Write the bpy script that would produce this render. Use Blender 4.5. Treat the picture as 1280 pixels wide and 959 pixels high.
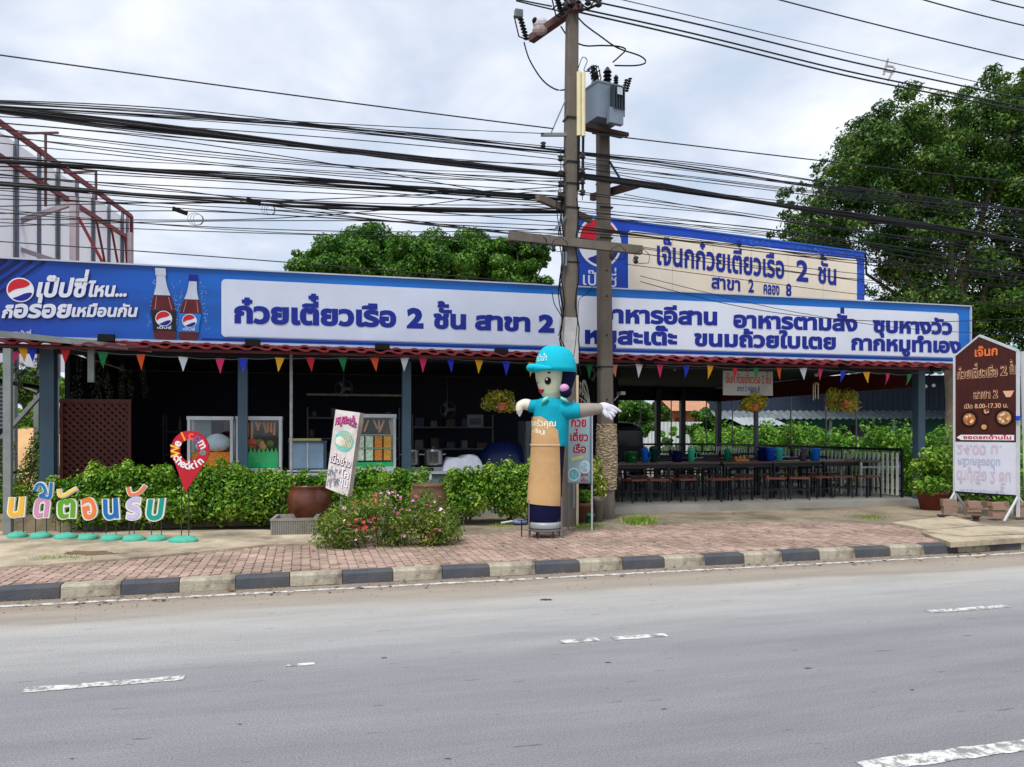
import bpy, math, random
import numpy as np
from mathutils import Vector, Matrix
from mathutils.geometry import delaunay_2d_cdt, interpolate_bezier
PI = math.pi
R = math.radians
rng = random.Random(7)
nrng = np.random.default_rng(11)
sc = bpy.context.scene
for _o in list(bpy.data.objects):
    bpy.data.objects.remove(_o)
COL = sc.collection

# ------------------------------------------------------------------ camera
EYE = 1.65
FPX = 960.0          # focal length in photo pixels (photo 1280 x 959)
HOR = 540.0          # row of the horizon
cd = bpy.data.cameras.new('camera')
cam = bpy.data.objects.new('camera', cd)
COL.objects.link(cam)
cam.location = (0, 0, EYE)
cam.rotation_euler = (R(90), 0, 0)
cd.sensor_fit = 'HORIZONTAL'
cd.sensor_width = 36
cd.lens = 36 * FPX / 1280
cd.shift_y = (HOR - 479.5) / 1280
cd.clip_start = 0.1
cd.clip_end = 1500
sc.camera = cam

# ------------------------------------------------------------------ sky, sun, exposure
SUN_EL, SUN_AZ = 58, 205      # azimuth of the sun seen from above, clockwise from +Y
w = bpy.data.worlds.new('World')
sc.world = w
w.use_nodes = True
nt = w.node_tree
nt.nodes.clear()
N = nt.nodes.new
out = N('ShaderNodeOutputWorld')
bg = N('ShaderNodeBackground')
bg.inputs['Strength'].default_value = 0.1
sky = N('ShaderNodeTexSky')
sky.sky_type = 'NISHITA'
sky.sun_disc = False
sky.sun_elevation = R(SUN_EL)
sky.sun_rotation = R(SUN_AZ)
tc = N('ShaderNodeTexCoord')
sep = N('ShaderNodeSeparateXYZ')
nt.links.new(tc.outputs['Generated'], sep.inputs[0])
mz = N('ShaderNodeMath'); mz.operation = 'MAXIMUM'; mz.inputs[1].default_value = 0.0
nt.links.new(sep.outputs['Z'], mz.inputs[0])
az = N('ShaderNodeMath'); az.operation = 'ADD'; az.inputs[1].default_value = 0.22
nt.links.new(mz.outputs[0], az.inputs[0])
dx = N('ShaderNodeMath'); dx.operation = 'DIVIDE'
dy = N('ShaderNodeMath'); dy.operation = 'DIVIDE'
nt.links.new(sep.outputs['X'], dx.inputs[0]); nt.links.new(az.outputs[0], dx.inputs[1])
nt.links.new(sep.outputs['Y'], dy.inputs[0]); nt.links.new(az.outputs[0], dy.inputs[1])
cmb = N('ShaderNodeCombineXYZ')
nt.links.new(dx.outputs[0], cmb.inputs[0]); nt.links.new(dy.outputs[0], cmb.inputs[1])
n1 = N('ShaderNodeTexNoise'); n1.inputs['Scale'].default_value = 2.1; n1.inputs['Detail'].default_value = 7
n1.inputs['Roughness'].default_value = 0.52; n1.inputs['Distortion'].default_value = 0.25
nt.links.new(cmb.outputs[0], n1.inputs['Vector'])
rp = N('ShaderNodeValToRGB')
e = rp.color_ramp.elements
e[0].position = 0.33; e[0].color = (4.25, 5.2, 6.5, 1)
e[1].position = 0.66; e[1].color = (8.0, 8.2, 8.6, 1)
m_ = e.new(0.47); m_.color = (5.5, 6.1, 7.2, 1)
nt.links.new(n1.outputs['Fac'], rp.inputs[0])
mx = N('ShaderNodeMixRGB'); mx.inputs[0].default_value = 0.93
nt.links.new(sky.outputs[0], mx.inputs[1]); nt.links.new(rp.outputs[0], mx.inputs[2])
nt.links.new(mx.outputs[0], bg.inputs['Color'])
nt.links.new(bg.outputs[0], out.inputs['Surface'])

sd = bpy.data.lights.new('sun', 'SUN')
sd.energy = 2.4
sd.angle = R(20)
sd.color = (1.0, 0.965, 0.91)
sun = bpy.data.objects.new('sun', sd)
COL.objects.link(sun)
_d = Vector((math.sin(R(SUN_AZ)) * math.cos(R(SUN_EL)), math.cos(R(SUN_AZ)) * math.cos(R(SUN_EL)), math.sin(R(SUN_EL))))
sun.rotation_euler = _d.to_track_quat('Z', 'Y').to_euler()
sun.location = (0, -10, 30)
sc.view_settings.view_transform = 'Standard'
sc.view_settings.look = 'None'
sc.view_settings.exposure = 0.42
sc.view_settings.gamma = 1
sc.cycles.use_denoising = True
sc.cycles.max_bounces = 6

# ------------------------------------------------------------------ helpers
def lin(c):
    c = c / 255.0
    return c / 12.92 if c <= 0.04045 else ((c + 0.055) / 1.055) ** 2.4
def rgb(r, g, b):
    return (lin(r), lin(g), lin(b), 1)

_mats = {}
def M(name, col, rough=0.6, metal=0.0, var=0.12, scale=3.0, bump=0.0, bscale=40.0, dirt=0.0, spec=0.4, isl=0.0, stretch=(1, 1, 1)):
    """procedural principled material: colour variation, worn dirt, fine relief"""
    if name in _mats:
        return _mats[name]
    m = bpy.data.materials.new(name)
    m.use_nodes = True
    t = m.node_tree
    b = t.nodes['Principled BSDF']
    b.inputs['Roughness'].default_value = rough
    b.inputs['Metallic'].default_value = metal
    b.inputs['Specular IOR Level'].default_value = spec
    if len(col) == 3:
        col = rgb(*col)
    co = t.nodes.new('ShaderNodeTexCoord')
    mp = t.nodes.new('ShaderNodeMapping')
    mp.inputs['Scale'].default_value = stretch
    t.links.new(co.outputs['Object'], mp.inputs[0])
    nz = t.nodes.new('ShaderNodeTexNoise')
    nz.inputs['Scale'].default_value = scale
    nz.inputs['Detail'].default_value = 6
    nz.inputs['Roughness'].default_value = 0.65
    t.links.new(mp.outputs[0], nz.inputs['Vector'])
    ramp = t.nodes.new('ShaderNodeMapRange')
    ramp.inputs[1].default_value = 0.3; ramp.inputs[2].default_value = 0.7
    ramp.inputs[3].default_value = 1 - var; ramp.inputs[4].default_value = 1 + var
    t.links.new(nz.outputs['Fac'], ramp.inputs[0])
    mul = t.nodes.new('ShaderNodeVectorMath'); mul.operation = 'SCALE'
    mul.inputs[0].default_value = col[:3]
    t.links.new(ramp.outputs[0], mul.inputs['Scale'])
    last = mul.outputs[0]
    if isl:
        ge = t.nodes.new('ShaderNodeNewGeometry')
        r2 = t.nodes.new('ShaderNodeMapRange')
        r2.inputs[3].default_value = 1 - isl; r2.inputs[4].default_value = 1 + isl
        t.links.new(ge.outputs['Random Per Island'], r2.inputs[0])
        mu2 = t.nodes.new('ShaderNodeVectorMath'); mu2.operation = 'SCALE'
        t.links.new(last, mu2.inputs[0]); t.links.new(r2.outputs[0], mu2.inputs['Scale'])
        last = mu2.outputs[0]
    if dirt:
        nd = t.nodes.new('ShaderNodeTexNoise')
        nd.inputs['Scale'].default_value = scale * 0.6
        nd.inputs['Detail'].default_value = 9
        nd.inputs['Roughness'].default_value = 0.7
        t.links.new(co.outputs['Object'], nd.inputs['Vector'])
        rd = t.nodes.new('ShaderNodeMapRange')
        rd.inputs[1].default_value = 0.44; rd.inputs[2].default_value = 0.66
        rd.inputs[3].default_value = 0; rd.inputs[4].default_value = dirt
        t.links.new(nd.outputs['Fac'], rd.inputs[0])
        md = t.nodes.new('ShaderNodeMixRGB')
        md.inputs[2].default_value = rgb(88, 78, 66)
        t.links.new(rd.outputs[0], md.inputs[0]); t.links.new(last, md.inputs[1])
        last = md.outputs[0]
    t.links.new(last, b.inputs['Base Color'])
    if bump:
        nb = t.nodes.new('ShaderNodeTexNoise')
        nb.inputs['Scale'].default_value = bscale
        nb.inputs['Detail'].default_value = 4
        t.links.new(mp.outputs[0], nb.inputs['Vector'])
        bp = t.nodes.new('ShaderNodeBump')
        bp.inputs['Strength'].default_value = bump
        bp.inputs['Distance'].default_value = 0.02
        t.links.new(nb.outputs['Fac'], bp.inputs['Height'])
        t.links.new(bp.outputs[0], b.inputs['Normal'])
    _mats[name] = m
    return m

def leafmat(name, c1, c2, c3, clump=1.2, trans=0.25):
    if name in _mats:
        return _mats[name]
    m = bpy.data.materials.new(name)
    m.use_nodes = True
    t = m.node_tree
    b = t.nodes['Principled BSDF']
    b.inputs['Roughness'].default_value = 0.45
    b.inputs['Specular IOR Level'].default_value = 0.35
    ge = t.nodes.new('ShaderNodeNewGeometry')
    co = t.nodes.new('ShaderNodeTexCoord')
    nz = t.nodes.new('ShaderNodeTexNoise')
    nz.inputs['Scale'].default_value = clump
    nz.inputs['Detail'].default_value = 3
    t.links.new(co.outputs['Object'], nz.inputs['Vector'])
    ad = t.nodes.new('ShaderNodeMath'); ad.operation = 'MULTIPLY_ADD'
    ad.inputs[1].default_value = 0.55
    t.links.new(ge.outputs['Random Per Island'], ad.inputs[0])
    sb = t.nodes.new('ShaderNodeMapRange')
    sb.inputs[1].default_value = 0.3; sb.inputs[2].default_value = 0.7
    sb.inputs[3].default_value = 0.0; sb.inputs[4].default_value = 0.45
    t.links.new(nz.outputs['Fac'], sb.inputs[0])
    t.links.new(sb.outputs[0], ad.inputs[2])
    rp = t.nodes.new('ShaderNodeValToRGB')
    e = rp.color_ramp.elements
    e[0].position = 0.05; e[0].color = rgb(*c1)
    e[1].position = 0.95; e[1].color = rgb(*c3)
    k = e.new(0.5); k.color = rgb(*c2)
    t.links.new(ad.outputs[0], rp.inputs[0])
    t.links.new(rp.outputs[0], b.inputs['Base Color'])
    tr = t.nodes.new('ShaderNodeBsdfTranslucent')
    t.links.new(rp.outputs[0], tr.inputs['Color'])
    mi = t.nodes.new('ShaderNodeMixShader'); mi.inputs[0].default_value = trans
    t.links.new(b.outputs[0], mi.inputs[1]); t.links.new(tr.outputs[0], mi.inputs[2])
    t.links.new(mi.outputs[0], t.nodes['Material Output'].inputs['Surface'])
    _mats[name] = m
    return m

def glassmat():
    if 'glass' in _mats:
        return _mats['glass']
    m = bpy.data.materials.new('glass')
    m.use_nodes = True
    t = m.node_tree
    g = t.nodes.new('ShaderNodeBsdfGlossy'); g.inputs['Roughness'].default_value = 0.03
    tr = t.nodes.new('ShaderNodeBsdfTransparent'); tr.inputs[0].default_value = (0.96, 0.98, 0.98, 1)
    f = t.nodes.new('ShaderNodeValue'); f.outputs[0].default_value = 0.035
    mi = t.nodes.new('ShaderNodeMixShader')
    t.links.new(f.outputs[0], mi.inputs[0]); t.links.new(tr.outputs[0], mi.inputs[1]); t.links.new(g.outputs[0], mi.inputs[2])
    t.links.new(mi.outputs[0], t.nodes['Material Output'].inputs['Surface'])
    _mats['glass'] = m
    return m

class MB:
    def __init__(s):
        s.v = []; s.f = []; s.mi = []; s.cur = 0; s.sm = False
    def add(s, vs, fs):
        b = len(s.v)
        s.v += [tuple(p) for p in vs]
        s.f += [tuple(b + i for i in q) for q in fs]
        s.mi += [s.cur] * len(fs)
        return s
    def box(s, c, d, rz=0.0, rot=None, taper=1.0):
        x, y, z = d[0] / 2, d[1] / 2, d[2] / 2
        vs = [(-x, -y, -z), (x, -y, -z), (x, y, -z), (-x, y, -z), (-x * taper, -y * taper, z), (x * taper, -y * taper, z), (x * taper, y * taper, z), (-x * taper, y * taper, z)]
        m = rot if rot is not None else Matrix.Rotation(rz, 3, 'Z')
        c = Vector(c)
        return s.add([m @ Vector(p) + c for p in vs], [(0, 3, 2, 1), (4, 5, 6, 7), (0, 1, 5, 4), (1, 2, 6, 5), (2, 3, 7, 6), (3, 0, 4, 7)])
    def span(s, a, b):
        return s.box([(a[i] + b[i]) / 2 for i in range(3)], [abs(b[i] - a[i]) for i in range(3)])
    def bar(s, a, b, w, h=None, up=(0, 0, 1)):
        h = h or w
        a, b = Vector(a), Vector(b)
        d = b - a
        L = d.length
        d.normalize()
        u = Vector(up)
        if abs(d.dot(u)) > 0.98:
            u = Vector((0, 1, 0))
        sx = d.cross(u).normalized(); uz = sx.cross(d)
        m = Matrix((sx, d, uz)).transposed()
        return s.box((a + b) / 2, (w, L, h), rot=m)
    def tube(s, pts, r, n=8, cap=True):
        pts = [Vector(p) for p in pts]
        rs = r if isinstance(r, (list, tuple)) else [r] * len(pts)
        ref = None; vs = []
        for i, p in enumerate(pts):
            d = (pts[min(i + 1, len(pts) - 1)] - pts[max(i - 1, 0)]).normalized()
            if ref is None:
                ref = Vector((0, 0, 1)) if abs(d.z) < 0.9 else Vector((1, 0, 0))
            x = d.cross(ref).normalized(); y = d.cross(x).normalized()
            ref = -y if False else ref
            for k in range(n):
                a = 2 * PI * k / n
                vs.append(p + (x * math.cos(a) + y * math.sin(a)) * rs[i])
        fs = []
        for i in range(len(pts) - 1):
            for k in range(n):
                k2 = (k + 1) % n
                fs.append((i * n + k, i * n + k2, (i + 1) * n + k2, (i + 1) * n + k))
        if cap:
            fs.append(tuple(range(n))[::-1]); fs.append(tuple((len(pts) - 1) * n + k for k in range(n)))
        return s.add(vs, fs)
    def lathe(s, prof, c=(0, 0, 0), n=20, sx=1.0, sy=1.0, shift=None):
        """prof: list of (radius, z)"""
        vs = []
        for i, (r, z) in enumerate(prof):
            o = shift[i] if shift else (0, 0)
            for k in range(n):
                a = 2 * PI * k / n
                vs.append((c[0] + o[0] + r * sx * math.cos(a), c[1] + o[1] + r * sy * math.sin(a), c[2] + z))
        fs = []
        for i in range(len(prof) - 1):
            for k in range(n):
                k2 = (k + 1) % n
                fs.append((i * n + k, i * n + k2, (i + 1) * n + k2, (i + 1) * n + k))
        fs.append(tuple(range(n))[::-1]); fs.append(tuple((len(prof) - 1) * n + k for k in range(n)))
        return s.add(vs, fs)
    def ball(s, c, r, n=14, m=9):
        if not isinstance(r, (tuple, list)):
            r = (r, r, r)
        prof = []
        vs = [(c[0], c[1], c[2] - r[2])]
        for i in range(1, m):
            t = -PI / 2 + PI * i / m
            for k in range(n):
                a = 2 * PI * k / n
                vs.append((c[0] + r[0] * math.cos(t) * math.cos(a), c[1] + r[1] * math.cos(t) * math.sin(a), c[2] + r[2] * math.sin(t)))
        vs.append((c[0], c[1], c[2] + r[2]))
        fs = []
        for k in range(n):
            fs.append((0, 1 + (k + 1) % n, 1 + k))
        for i in range(m - 2):
            for k in range(n):
                k2 = (k + 1) % n
                fs.append((1 + i * n + k, 1 + i * n + k2, 1 + (i + 1) * n + k2, 1 + (i + 1) * n + k))
        L = len(vs) - 1
        for k in range(n):
            fs.append((L, 1 + (m - 2) * n + k, 1 + (m - 2) * n + (k + 1) % n))
        return s.add(vs, fs)
    def poly(s, pts2, fn, thick=0.0):
        """simple polygon given in 2-D, placed by fn(x, z, depth); thick goes to the back"""
        n = len(pts2)
        if thick == 0:
            return s.add([fn(p[0], p[1], 0) for p in pts2], [tuple(range(n))])
        vs = [fn(p[0], p[1], 0) for p in pts2] + [fn(p[0], p[1], thick) for p in pts2]
        fs = [tuple(range(n)), tuple(range(n, 2 * n))[::-1]]
        for i in range(n):
            j = (i + 1) % n
            fs.append((i, i + n, j + n, j))
        return s.add(vs, fs)
    def smooth(s):
        s.sm = True
        return s
    def build(s, name, mat, parent=None, world=False, loc=None, rz=0.0, kind=None, label=None):
        me = bpy.data.meshes.new(name)
        me.from_pydata(s.v, [], s.f)
        ms = mat if isinstance(mat, (list, tuple)) else [mat]
        for m in ms:
            me.materials.append(m)
        if len(ms) > 1:
            me.polygons.foreach_set('material_index', s.mi)
        if s.sm:
            me.polygons.foreach_set('use_smooth', [True] * len(me.polygons))
        o = bpy.data.objects.new(name, me)
        COL.objects.link(o)
        if parent is not None:
            if world:
                chain = parent.matrix_basis
                if parent.parent:
                    chain = parent.parent.matrix_basis @ chain
                me.transform(chain.inverted())
            o.parent = parent
        elif loc is not None:
            if world:
                me.transform((Matrix.Translation(loc) @ Matrix.Rotation(rz, 4, 'Z')).inverted())
            o.location = loc
            o.rotation_euler = (0, 0, rz)
        if kind: o['kind'] = kind
        if label: o['label'] = label
        me.update()
        return o

def thing(name, label, cat, loc=(0, 0, 0), rz=0.0, group=None):
    o = bpy.data.objects.new(name, None)
    o.empty_display_size = 0.2
    COL.objects.link(o)
    o.location = loc
    o.rotation_euler = (0, 0, rz)
    o['label'] = label; o['category'] = cat
    if group: o['group'] = group
    o.matrix_basis = Matrix.Translation(loc) @ Matrix.Rotation(rz, 4, 'Z')
    return o
def tag(o, label, cat, group=None):
    o['label'] = label; o['category'] = cat
    if group: o['group'] = group
    return o
def dup(root, loc, rz, label=None, group=None):
    kids = [c for c in bpy.data.objects if c.parent == root]
    r = root.copy(); COL.objects.link(r)
    r.location = loc; r.rotation_euler = (0, 0, rz)
    if label: r['label'] = label
    if group: r['group'] = group
    for ch in kids:
        c = ch.copy(); COL.objects.link(c); c.parent = r
        for g in [x for x in bpy.data.objects if x.parent == ch]:
            d = g.copy(); COL.objects.link(d); d.parent = c
    return r
def clone(o, parent, loc=(0, 0, 0), rot=(0, 0, 0)):
    c = o.copy(); COL.objects.link(c); c.parent = parent
    c.location = loc; c.rotation_euler = rot
    return c

class Frame:
    """a vertical working plane: u along it, v behind it, z up"""
    def __init__(s, x, y, z, deg):
        s.x, s.y, s.z, s.a = x, y, z, R(deg)
        s.c, s.s = math.cos(s.a), math.sin(s.a)
    def pt(s, u, v, z):
        return (s.x + u * s.c - v * s.s, s.y + u * s.s + v * s.c, s.z + z)
    def at(s, px, py, v=0.0):
        """where the line of sight through a photo pixel meets the plane v"""
        rx, rz = (px - 640) / FPX, (HOR - py) / FPX
        t = (v + (-s.x * s.s + s.y * s.c)) / (-rx * s.s + s.c)
        return ((rx * t - s.x) * s.c + (t - s.y) * s.s, EYE + t * rz - s.z)
    def root(s, name, label, cat, u=0, v=0, z=0, extra=0.0, group=None):
        return thing(name, label, cat, s.pt(u, v, z), s.a + extra, group)
def ground(px, py, z=0.0):
    y = (EYE - z) * FPX / (py - HOR)
    return ((px - 640) / FPX * y, y, z)
def spot(px, Y, py):
    return ((px - 640) / FPX * Y, Y, EYE + (HOR - py) / FPX * Y)

ROAD = Frame(-4.98, 7.47, 0.0, 15.2)
B = Frame(-7.3, 12.1, 0.0, 14.47)       # front line of the restaurant
BB = Frame(1.25, 14.6, 0.0, 24.0)       # plane of the upper billboard
POLE = Frame(0.90, 12.55, 0.0, 15.0)
PZ = 0.12                                # pavement height
SLAB = 0.24

# ------------------------------------------------------------------ lettering
_gl = {}; _adv = {}
def _splines(txt):
    c = bpy.data.curves.new('t', 'FONT'); c.body = txt; c.size = 1
    o = bpy.data.objects.new('t', c); COL.objects.link(o)
    dg = bpy.context.evaluated_depsgraph_get()
    cu = o.to_curve(dg)
    res = []
    for s in cu.splines:
        pts = s.bezier_points
        P = []
        n = len(pts)
        for i in range(n):
            a, b = pts[i], pts[(i + 1) % n]
            straight = (a.handle_right - a.co).cross(b.co - a.co).length < 1e-5 and (b.handle_left - a.co).cross(b.co - a.co).length < 1e-5
            if straight:
                P.append((a.co.x, a.co.y))
            else:
                for q in interpolate_bezier(a.co, a.handle_right, b.handle_left, b.co, 4)[:-1]:
                    P.append((q.x, q.y))
        Q = []
        for q in P:
            if not Q or abs(q[0] - Q[-1][0]) + abs(q[1] - Q[-1][1]) > 1e-4:
                Q.append(q)
        if len(Q) > 2 and abs(Q[0][0] - Q[-1][0]) + abs(Q[0][1] - Q[-1][1]) < 1e-4:
            Q.pop()
        if len(Q) > 2:
            res.append(Q)
    o.to_curve_clear()
    bpy.data.objects.remove(o); bpy.data.curves.remove(c)
    return res
def adv(ch):
    if ch not in _adv:
        if 0x0e31 == ord(ch) or 0x0e34 <= ord(ch) <= 0x0e3a or 0x0e47 <= ord(ch) <= 0x0e4e:
            _adv[ch] = 0.0
        elif ch == ' ':
            _adv[ch] = 0.30
        else:
            a = _splines('I'); b = _splines(ch + 'I')
            _adv[ch] = min(p[0] for p in b[-1]) - min(p[0] for p in a[-1])
    return _adv[ch]
def offset_poly(P, d):
    n = len(P); o = []
    for i in range(n):
        a, b, c = P[i - 1], P[i], P[(i + 1) % n]
        e1 = (b[0] - a[0], b[1] - a[1]); e2 = (c[0] - b[0], c[1] - b[1])
        l1 = math.hypot(*e1) or 1; l2 = math.hypot(*e2) or 1
        n1 = (-e1[1] / l1, e1[0] / l1); n2 = (-e2[1] / l2, e2[0] / l2)
        m = (n1[0] + n2[0], n1[1] + n2[1]); ml = m[0] * m[0] + m[1] * m[1]
        k = 2 / max(ml, 0.9)
        o.append((b[0] + m[0] * k * d, b[1] + m[1] * k * d))
    return o
def glyph(ch, off):
    key = (ch, round(off, 4))
    if key in _gl:
        return _gl[key]
    polys = _splines(ch)
    if not polys:
        _gl[key] = ([], []); return _gl[key]
    def area(P):
        return 0.5 * sum(P[i - 1][0] * P[i][1] - P[i][0] * P[i - 1][1] for i in range(len(P)))
    big = max(polys, key=lambda P: abs(area(P)))
    sgn = 1 if area(big) < 0 else -1      # clockwise outer contour: left normal points outward
    if off:
        polys = [offset_poly(P, off * sgn) for P in polys]
    vs = []; es = []
    for P in polys:
        b = len(vs)
        vs += [Vector(p) for p in P]
        es += [(b + i, b + (i + 1) % len(P)) for i in range(len(P))]
    V, _, F, *_ = delaunay_2d_cdt(vs, es, [], 0, 1e-5)
    V = [(v.x, v.y) for v in V]
    keep = []
    if F:
        cen = np.array([[sum(V[i][0] for i in f) / 3, sum(V[i][1] for i in f) / 3] for f in F])
        wn = np.zeros(len(F))
        for P in polys:
            A = np.array(P); Bq = np.roll(A, -1, axis=0)
            for (x1, y1), (x2, y2) in zip(A, Bq):
                up = (y1 <= cen[:, 1]) & (y2 > cen[:, 1]); dn = (y1 > cen[:, 1]) & (y2 <= cen[:, 1])
                cr = (x2 - x1) * (cen[:, 1] - y1) - (cen[:, 0] - x1) * (y2 - y1)
                wn += np.where(up & (cr > 0), 1, 0) - np.where(dn & (cr < 0), 1, 0)
        keep = [f for f, q in zip(F, wn) if q * (-sgn) > 0.5]
    _gl[key] = (V, keep)
    return _gl[key]
UPV = '\u0e31\u0e34\u0e35\u0e36\u0e37\u0e47'
TON = '\u0e48\u0e49\u0e4a\u0e4b\u0e4c\u0e4d'
def text2d(s, off=0.03, track=0.0):
    """triangles of a line of writing in em units, x from 0, baseline 0"""
    V = []; F = []; x = 0.0; prev = ''; base = ''
    for ch in s:
        if ch == ' ':
            x += adv(ch); prev = ch; base = ''; continue
        dx = dy = 0.0
        if adv(ch) == 0.0:
            dx = -track * 0.5
            if base in 'ปฟฝ':
                dx -= 0.10
            if ch in TON:
                dy = 0.25 if prev in UPV else 0.02
            elif ch in UPV:
                dy = 0.02
        else:
            base = ch
        v, f = glyph(ch, off * (0.8 if adv(ch) == 0 else 1))
        b = len(V)
        V += [(p[0] + x + dx, p[1] + dy) for p in v]
        F += [tuple(b + i for i in q) for q in f]
        if adv(ch) != 0:
            x += adv(ch) + track
        prev = ch
    if V:
        x0 = min(p[0] for p in V); x1 = max(p[0] for p in V)
        V = [(p[0] - x0, p[1]) for p in V]
        return V, F, x1 - x0
    return V, F, 1
XH = 0.56
def write(mb, s, x0, x1, z0, h, fn, off=0.03, depth=0.0, shear=0.0, z1=None, flipz=False, thick=0.0, warp=None, ref=None, track=0.0):
    """write s from x0 to x1 on baseline z0 (rising to z1) with consonants h tall; fn(x,z,depth)->point"""
    V, F, wd = text2d(s, off, track)
    rw = text2d(s, ref, track)[2] if ref is not None else wd
    k = (x1 - x0) / rw
    sh = (wd - rw) / 2
    z1 = z0 if z1 is None else z1
    ky = h / (XH + off)
    P = []
    for (x, y) in V:
        x -= sh
        X = x0 + x * k + shear * y * ky
        Z = z0 + (z1 - z0) * (x / rw) + y * ky * (-1 if flipz else 1)
        if warp:
            X, Z = warp(X, Z)
        P.append((X, Z))
    if thick:
        solid(mb, P, F, fn, depth, depth + thick)
    else:
        mb.add([fn(X, Z, depth) for X, Z in P], F)
def solid(mb, P, F, fn, d0, d1):
    n = len(P)
    vs = [fn(X, Z, d0) for X, Z in P] + [fn(X, Z, d1) for X, Z in P]
    cnt = {}
    for f in F:
        for i in range(len(f)):
            a, b = f[i], f[(i + 1) % len(f)]
            cnt[(a, b)] = 1
    fs = list(F) + [tuple(i + n for i in f[::-1]) for f in F]
    for (a, b) in cnt:
        if (b, a) not in cnt:
            fs.append((a, a + n, b + n, b))
    mb.add(vs, fs)
def flat(x, z, d):           # local plane of a sign: x along, z up, d backwards (+y)
    return (x, d, z)
def disc(cx, cz, r, n=28, rz=None):
    rz = rz or r
    return [(cx + r * math.cos(2 * PI * k / n), cz + rz * math.sin(2 * PI * k / n)) for k in range(n)]
def rrect(x0, z0, x1, z1, r, n=5):
    P = []
    for cx, cz, a0 in ((x1 - r, z1 - r, 0), (x0 + r, z1 - r, 90), (x0 + r, z0 + r, 180), (x1 - r, z0 + r, 270)):
        for k in range(n + 1):
            a = R(a0 + 90 * k / n)
            P.append((cx + r * math.cos(a), cz + r * math.sin(a)))
    return P
def roundel(par, cx, cz, r, d, tilt=0, sx=1.0):
    """round soft-drink emblem: white disc, red cap, blue bowl, white wave"""
    def tr(x, y):
        a = R(tilt)
        return (cx + sx * r * (x * math.cos(a) - y * math.sin(a)), cz + r * (x * math.sin(a) + y * math.cos(a)))
    MB().poly(disc(cx, cz, r, rz=r) if sx == 1 else [tr(*p) for p in disc(0, 0, 1)], lambda x, z, q: (x, d, z)).build('emblem_disc', WHITEP, par)
    q = 0.9
    f1 = lambda x: 0.13 + 0.62 * x - 0.13 * math.sin(PI * x)
    f2 = lambda x: -0.44 + 0.24 * x + 0.10 * math.sin(PI * x)
    def region(inside, f):
        C_ = [(q * math.cos(2 * PI * i / 90), q * math.sin(2 * PI * i / 90)) for i in range(90)]
        ok = [inside(p) for p in C_]
        st = next(i for i in range(90) if ok[i] and not ok[i - 1])
        P_ = []
        for i in range(90):
            if not ok[(st + i) % 90]: break
            P_.append(C_[(st + i) % 90])
        return P_ + [(x, f(x)) for x in np.linspace(P_[-1][0], P_[0][0], 14)[1:-1]]
    up = region(lambda p: p[1] >= f1(p[0]), f1)
    dn = region(lambda p: p[1] <= f2(p[0]), f2)
    MB().poly([tr(*p) for p in up], lambda x, z, k: (x, d - 0.003, z)).build('emblem_cap', REDP, par)
    MB().poly([tr(*p) for p in dn], lambda x, z, k: (x, d - 0.003, z)).build('emblem_bowl', NAVYP, par)

# ------------------------------------------------------------------ materials
WHITEP = M('print_white', (232, 234, 242), 0.5, var=0.05, scale=1.5)
REDP = M('print_red', (205, 20, 45), 0.5, var=0.06)
NAVYP = M('print_navy', (8, 28, 140), 0.5, var=0.08)
CONC = M('concrete', (176, 166, 148), 0.9, var=0.18, scale=2.5, bump=0.4, bscale=30, dirt=0.5)
POLEC = M('pole_concrete', (106, 98, 89), 0.9, var=0.2, scale=2, bump=0.4, bscale=25, dirt=0.6, stretch=(3, 3, 0.6))
BLACKM = M('black_rubber', (12, 12, 15), 0.75, var=0.1, spec=0.2)
GREYM = M('grey_steel', (120, 128, 132), 0.45, 0.3, var=0.15, scale=5, dirt=0.3)
WHITEM = M('white_steel', (205, 208, 212), 0.45, 0.1, var=0.08, dirt=0.15)
SLATE = M('slate_paint', (58, 84, 102), 0.5, 0.0, var=0.15, scale=2, dirt=0.3, stretch=(4, 4, 0.5))
TERRA = M('terracotta', (150, 84, 56), 0.8, var=0.2, scale=6, dirt=0.35)
DKWOOD = M('dark_wood', (70, 32, 22), 0.6, var=0.2, scale=6)
DARKM = M('dark_metal', (26, 28, 36), 0.45, 0.2, var=0.15)
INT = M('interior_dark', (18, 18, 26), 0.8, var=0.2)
def R_(a, b): return rng.uniform(a, b)

# ================================================================== GROUND AND ROAD
g = MB().box((0, 60, -0.55), (700, 700, 1.0)).build('ground', M('ground_soil', (124, 112, 84), 0.95, var=0.25, scale=0.4, bump=0.4, bscale=6), loc=(0, 0, 0))
g['kind'] = 'structure'

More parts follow.
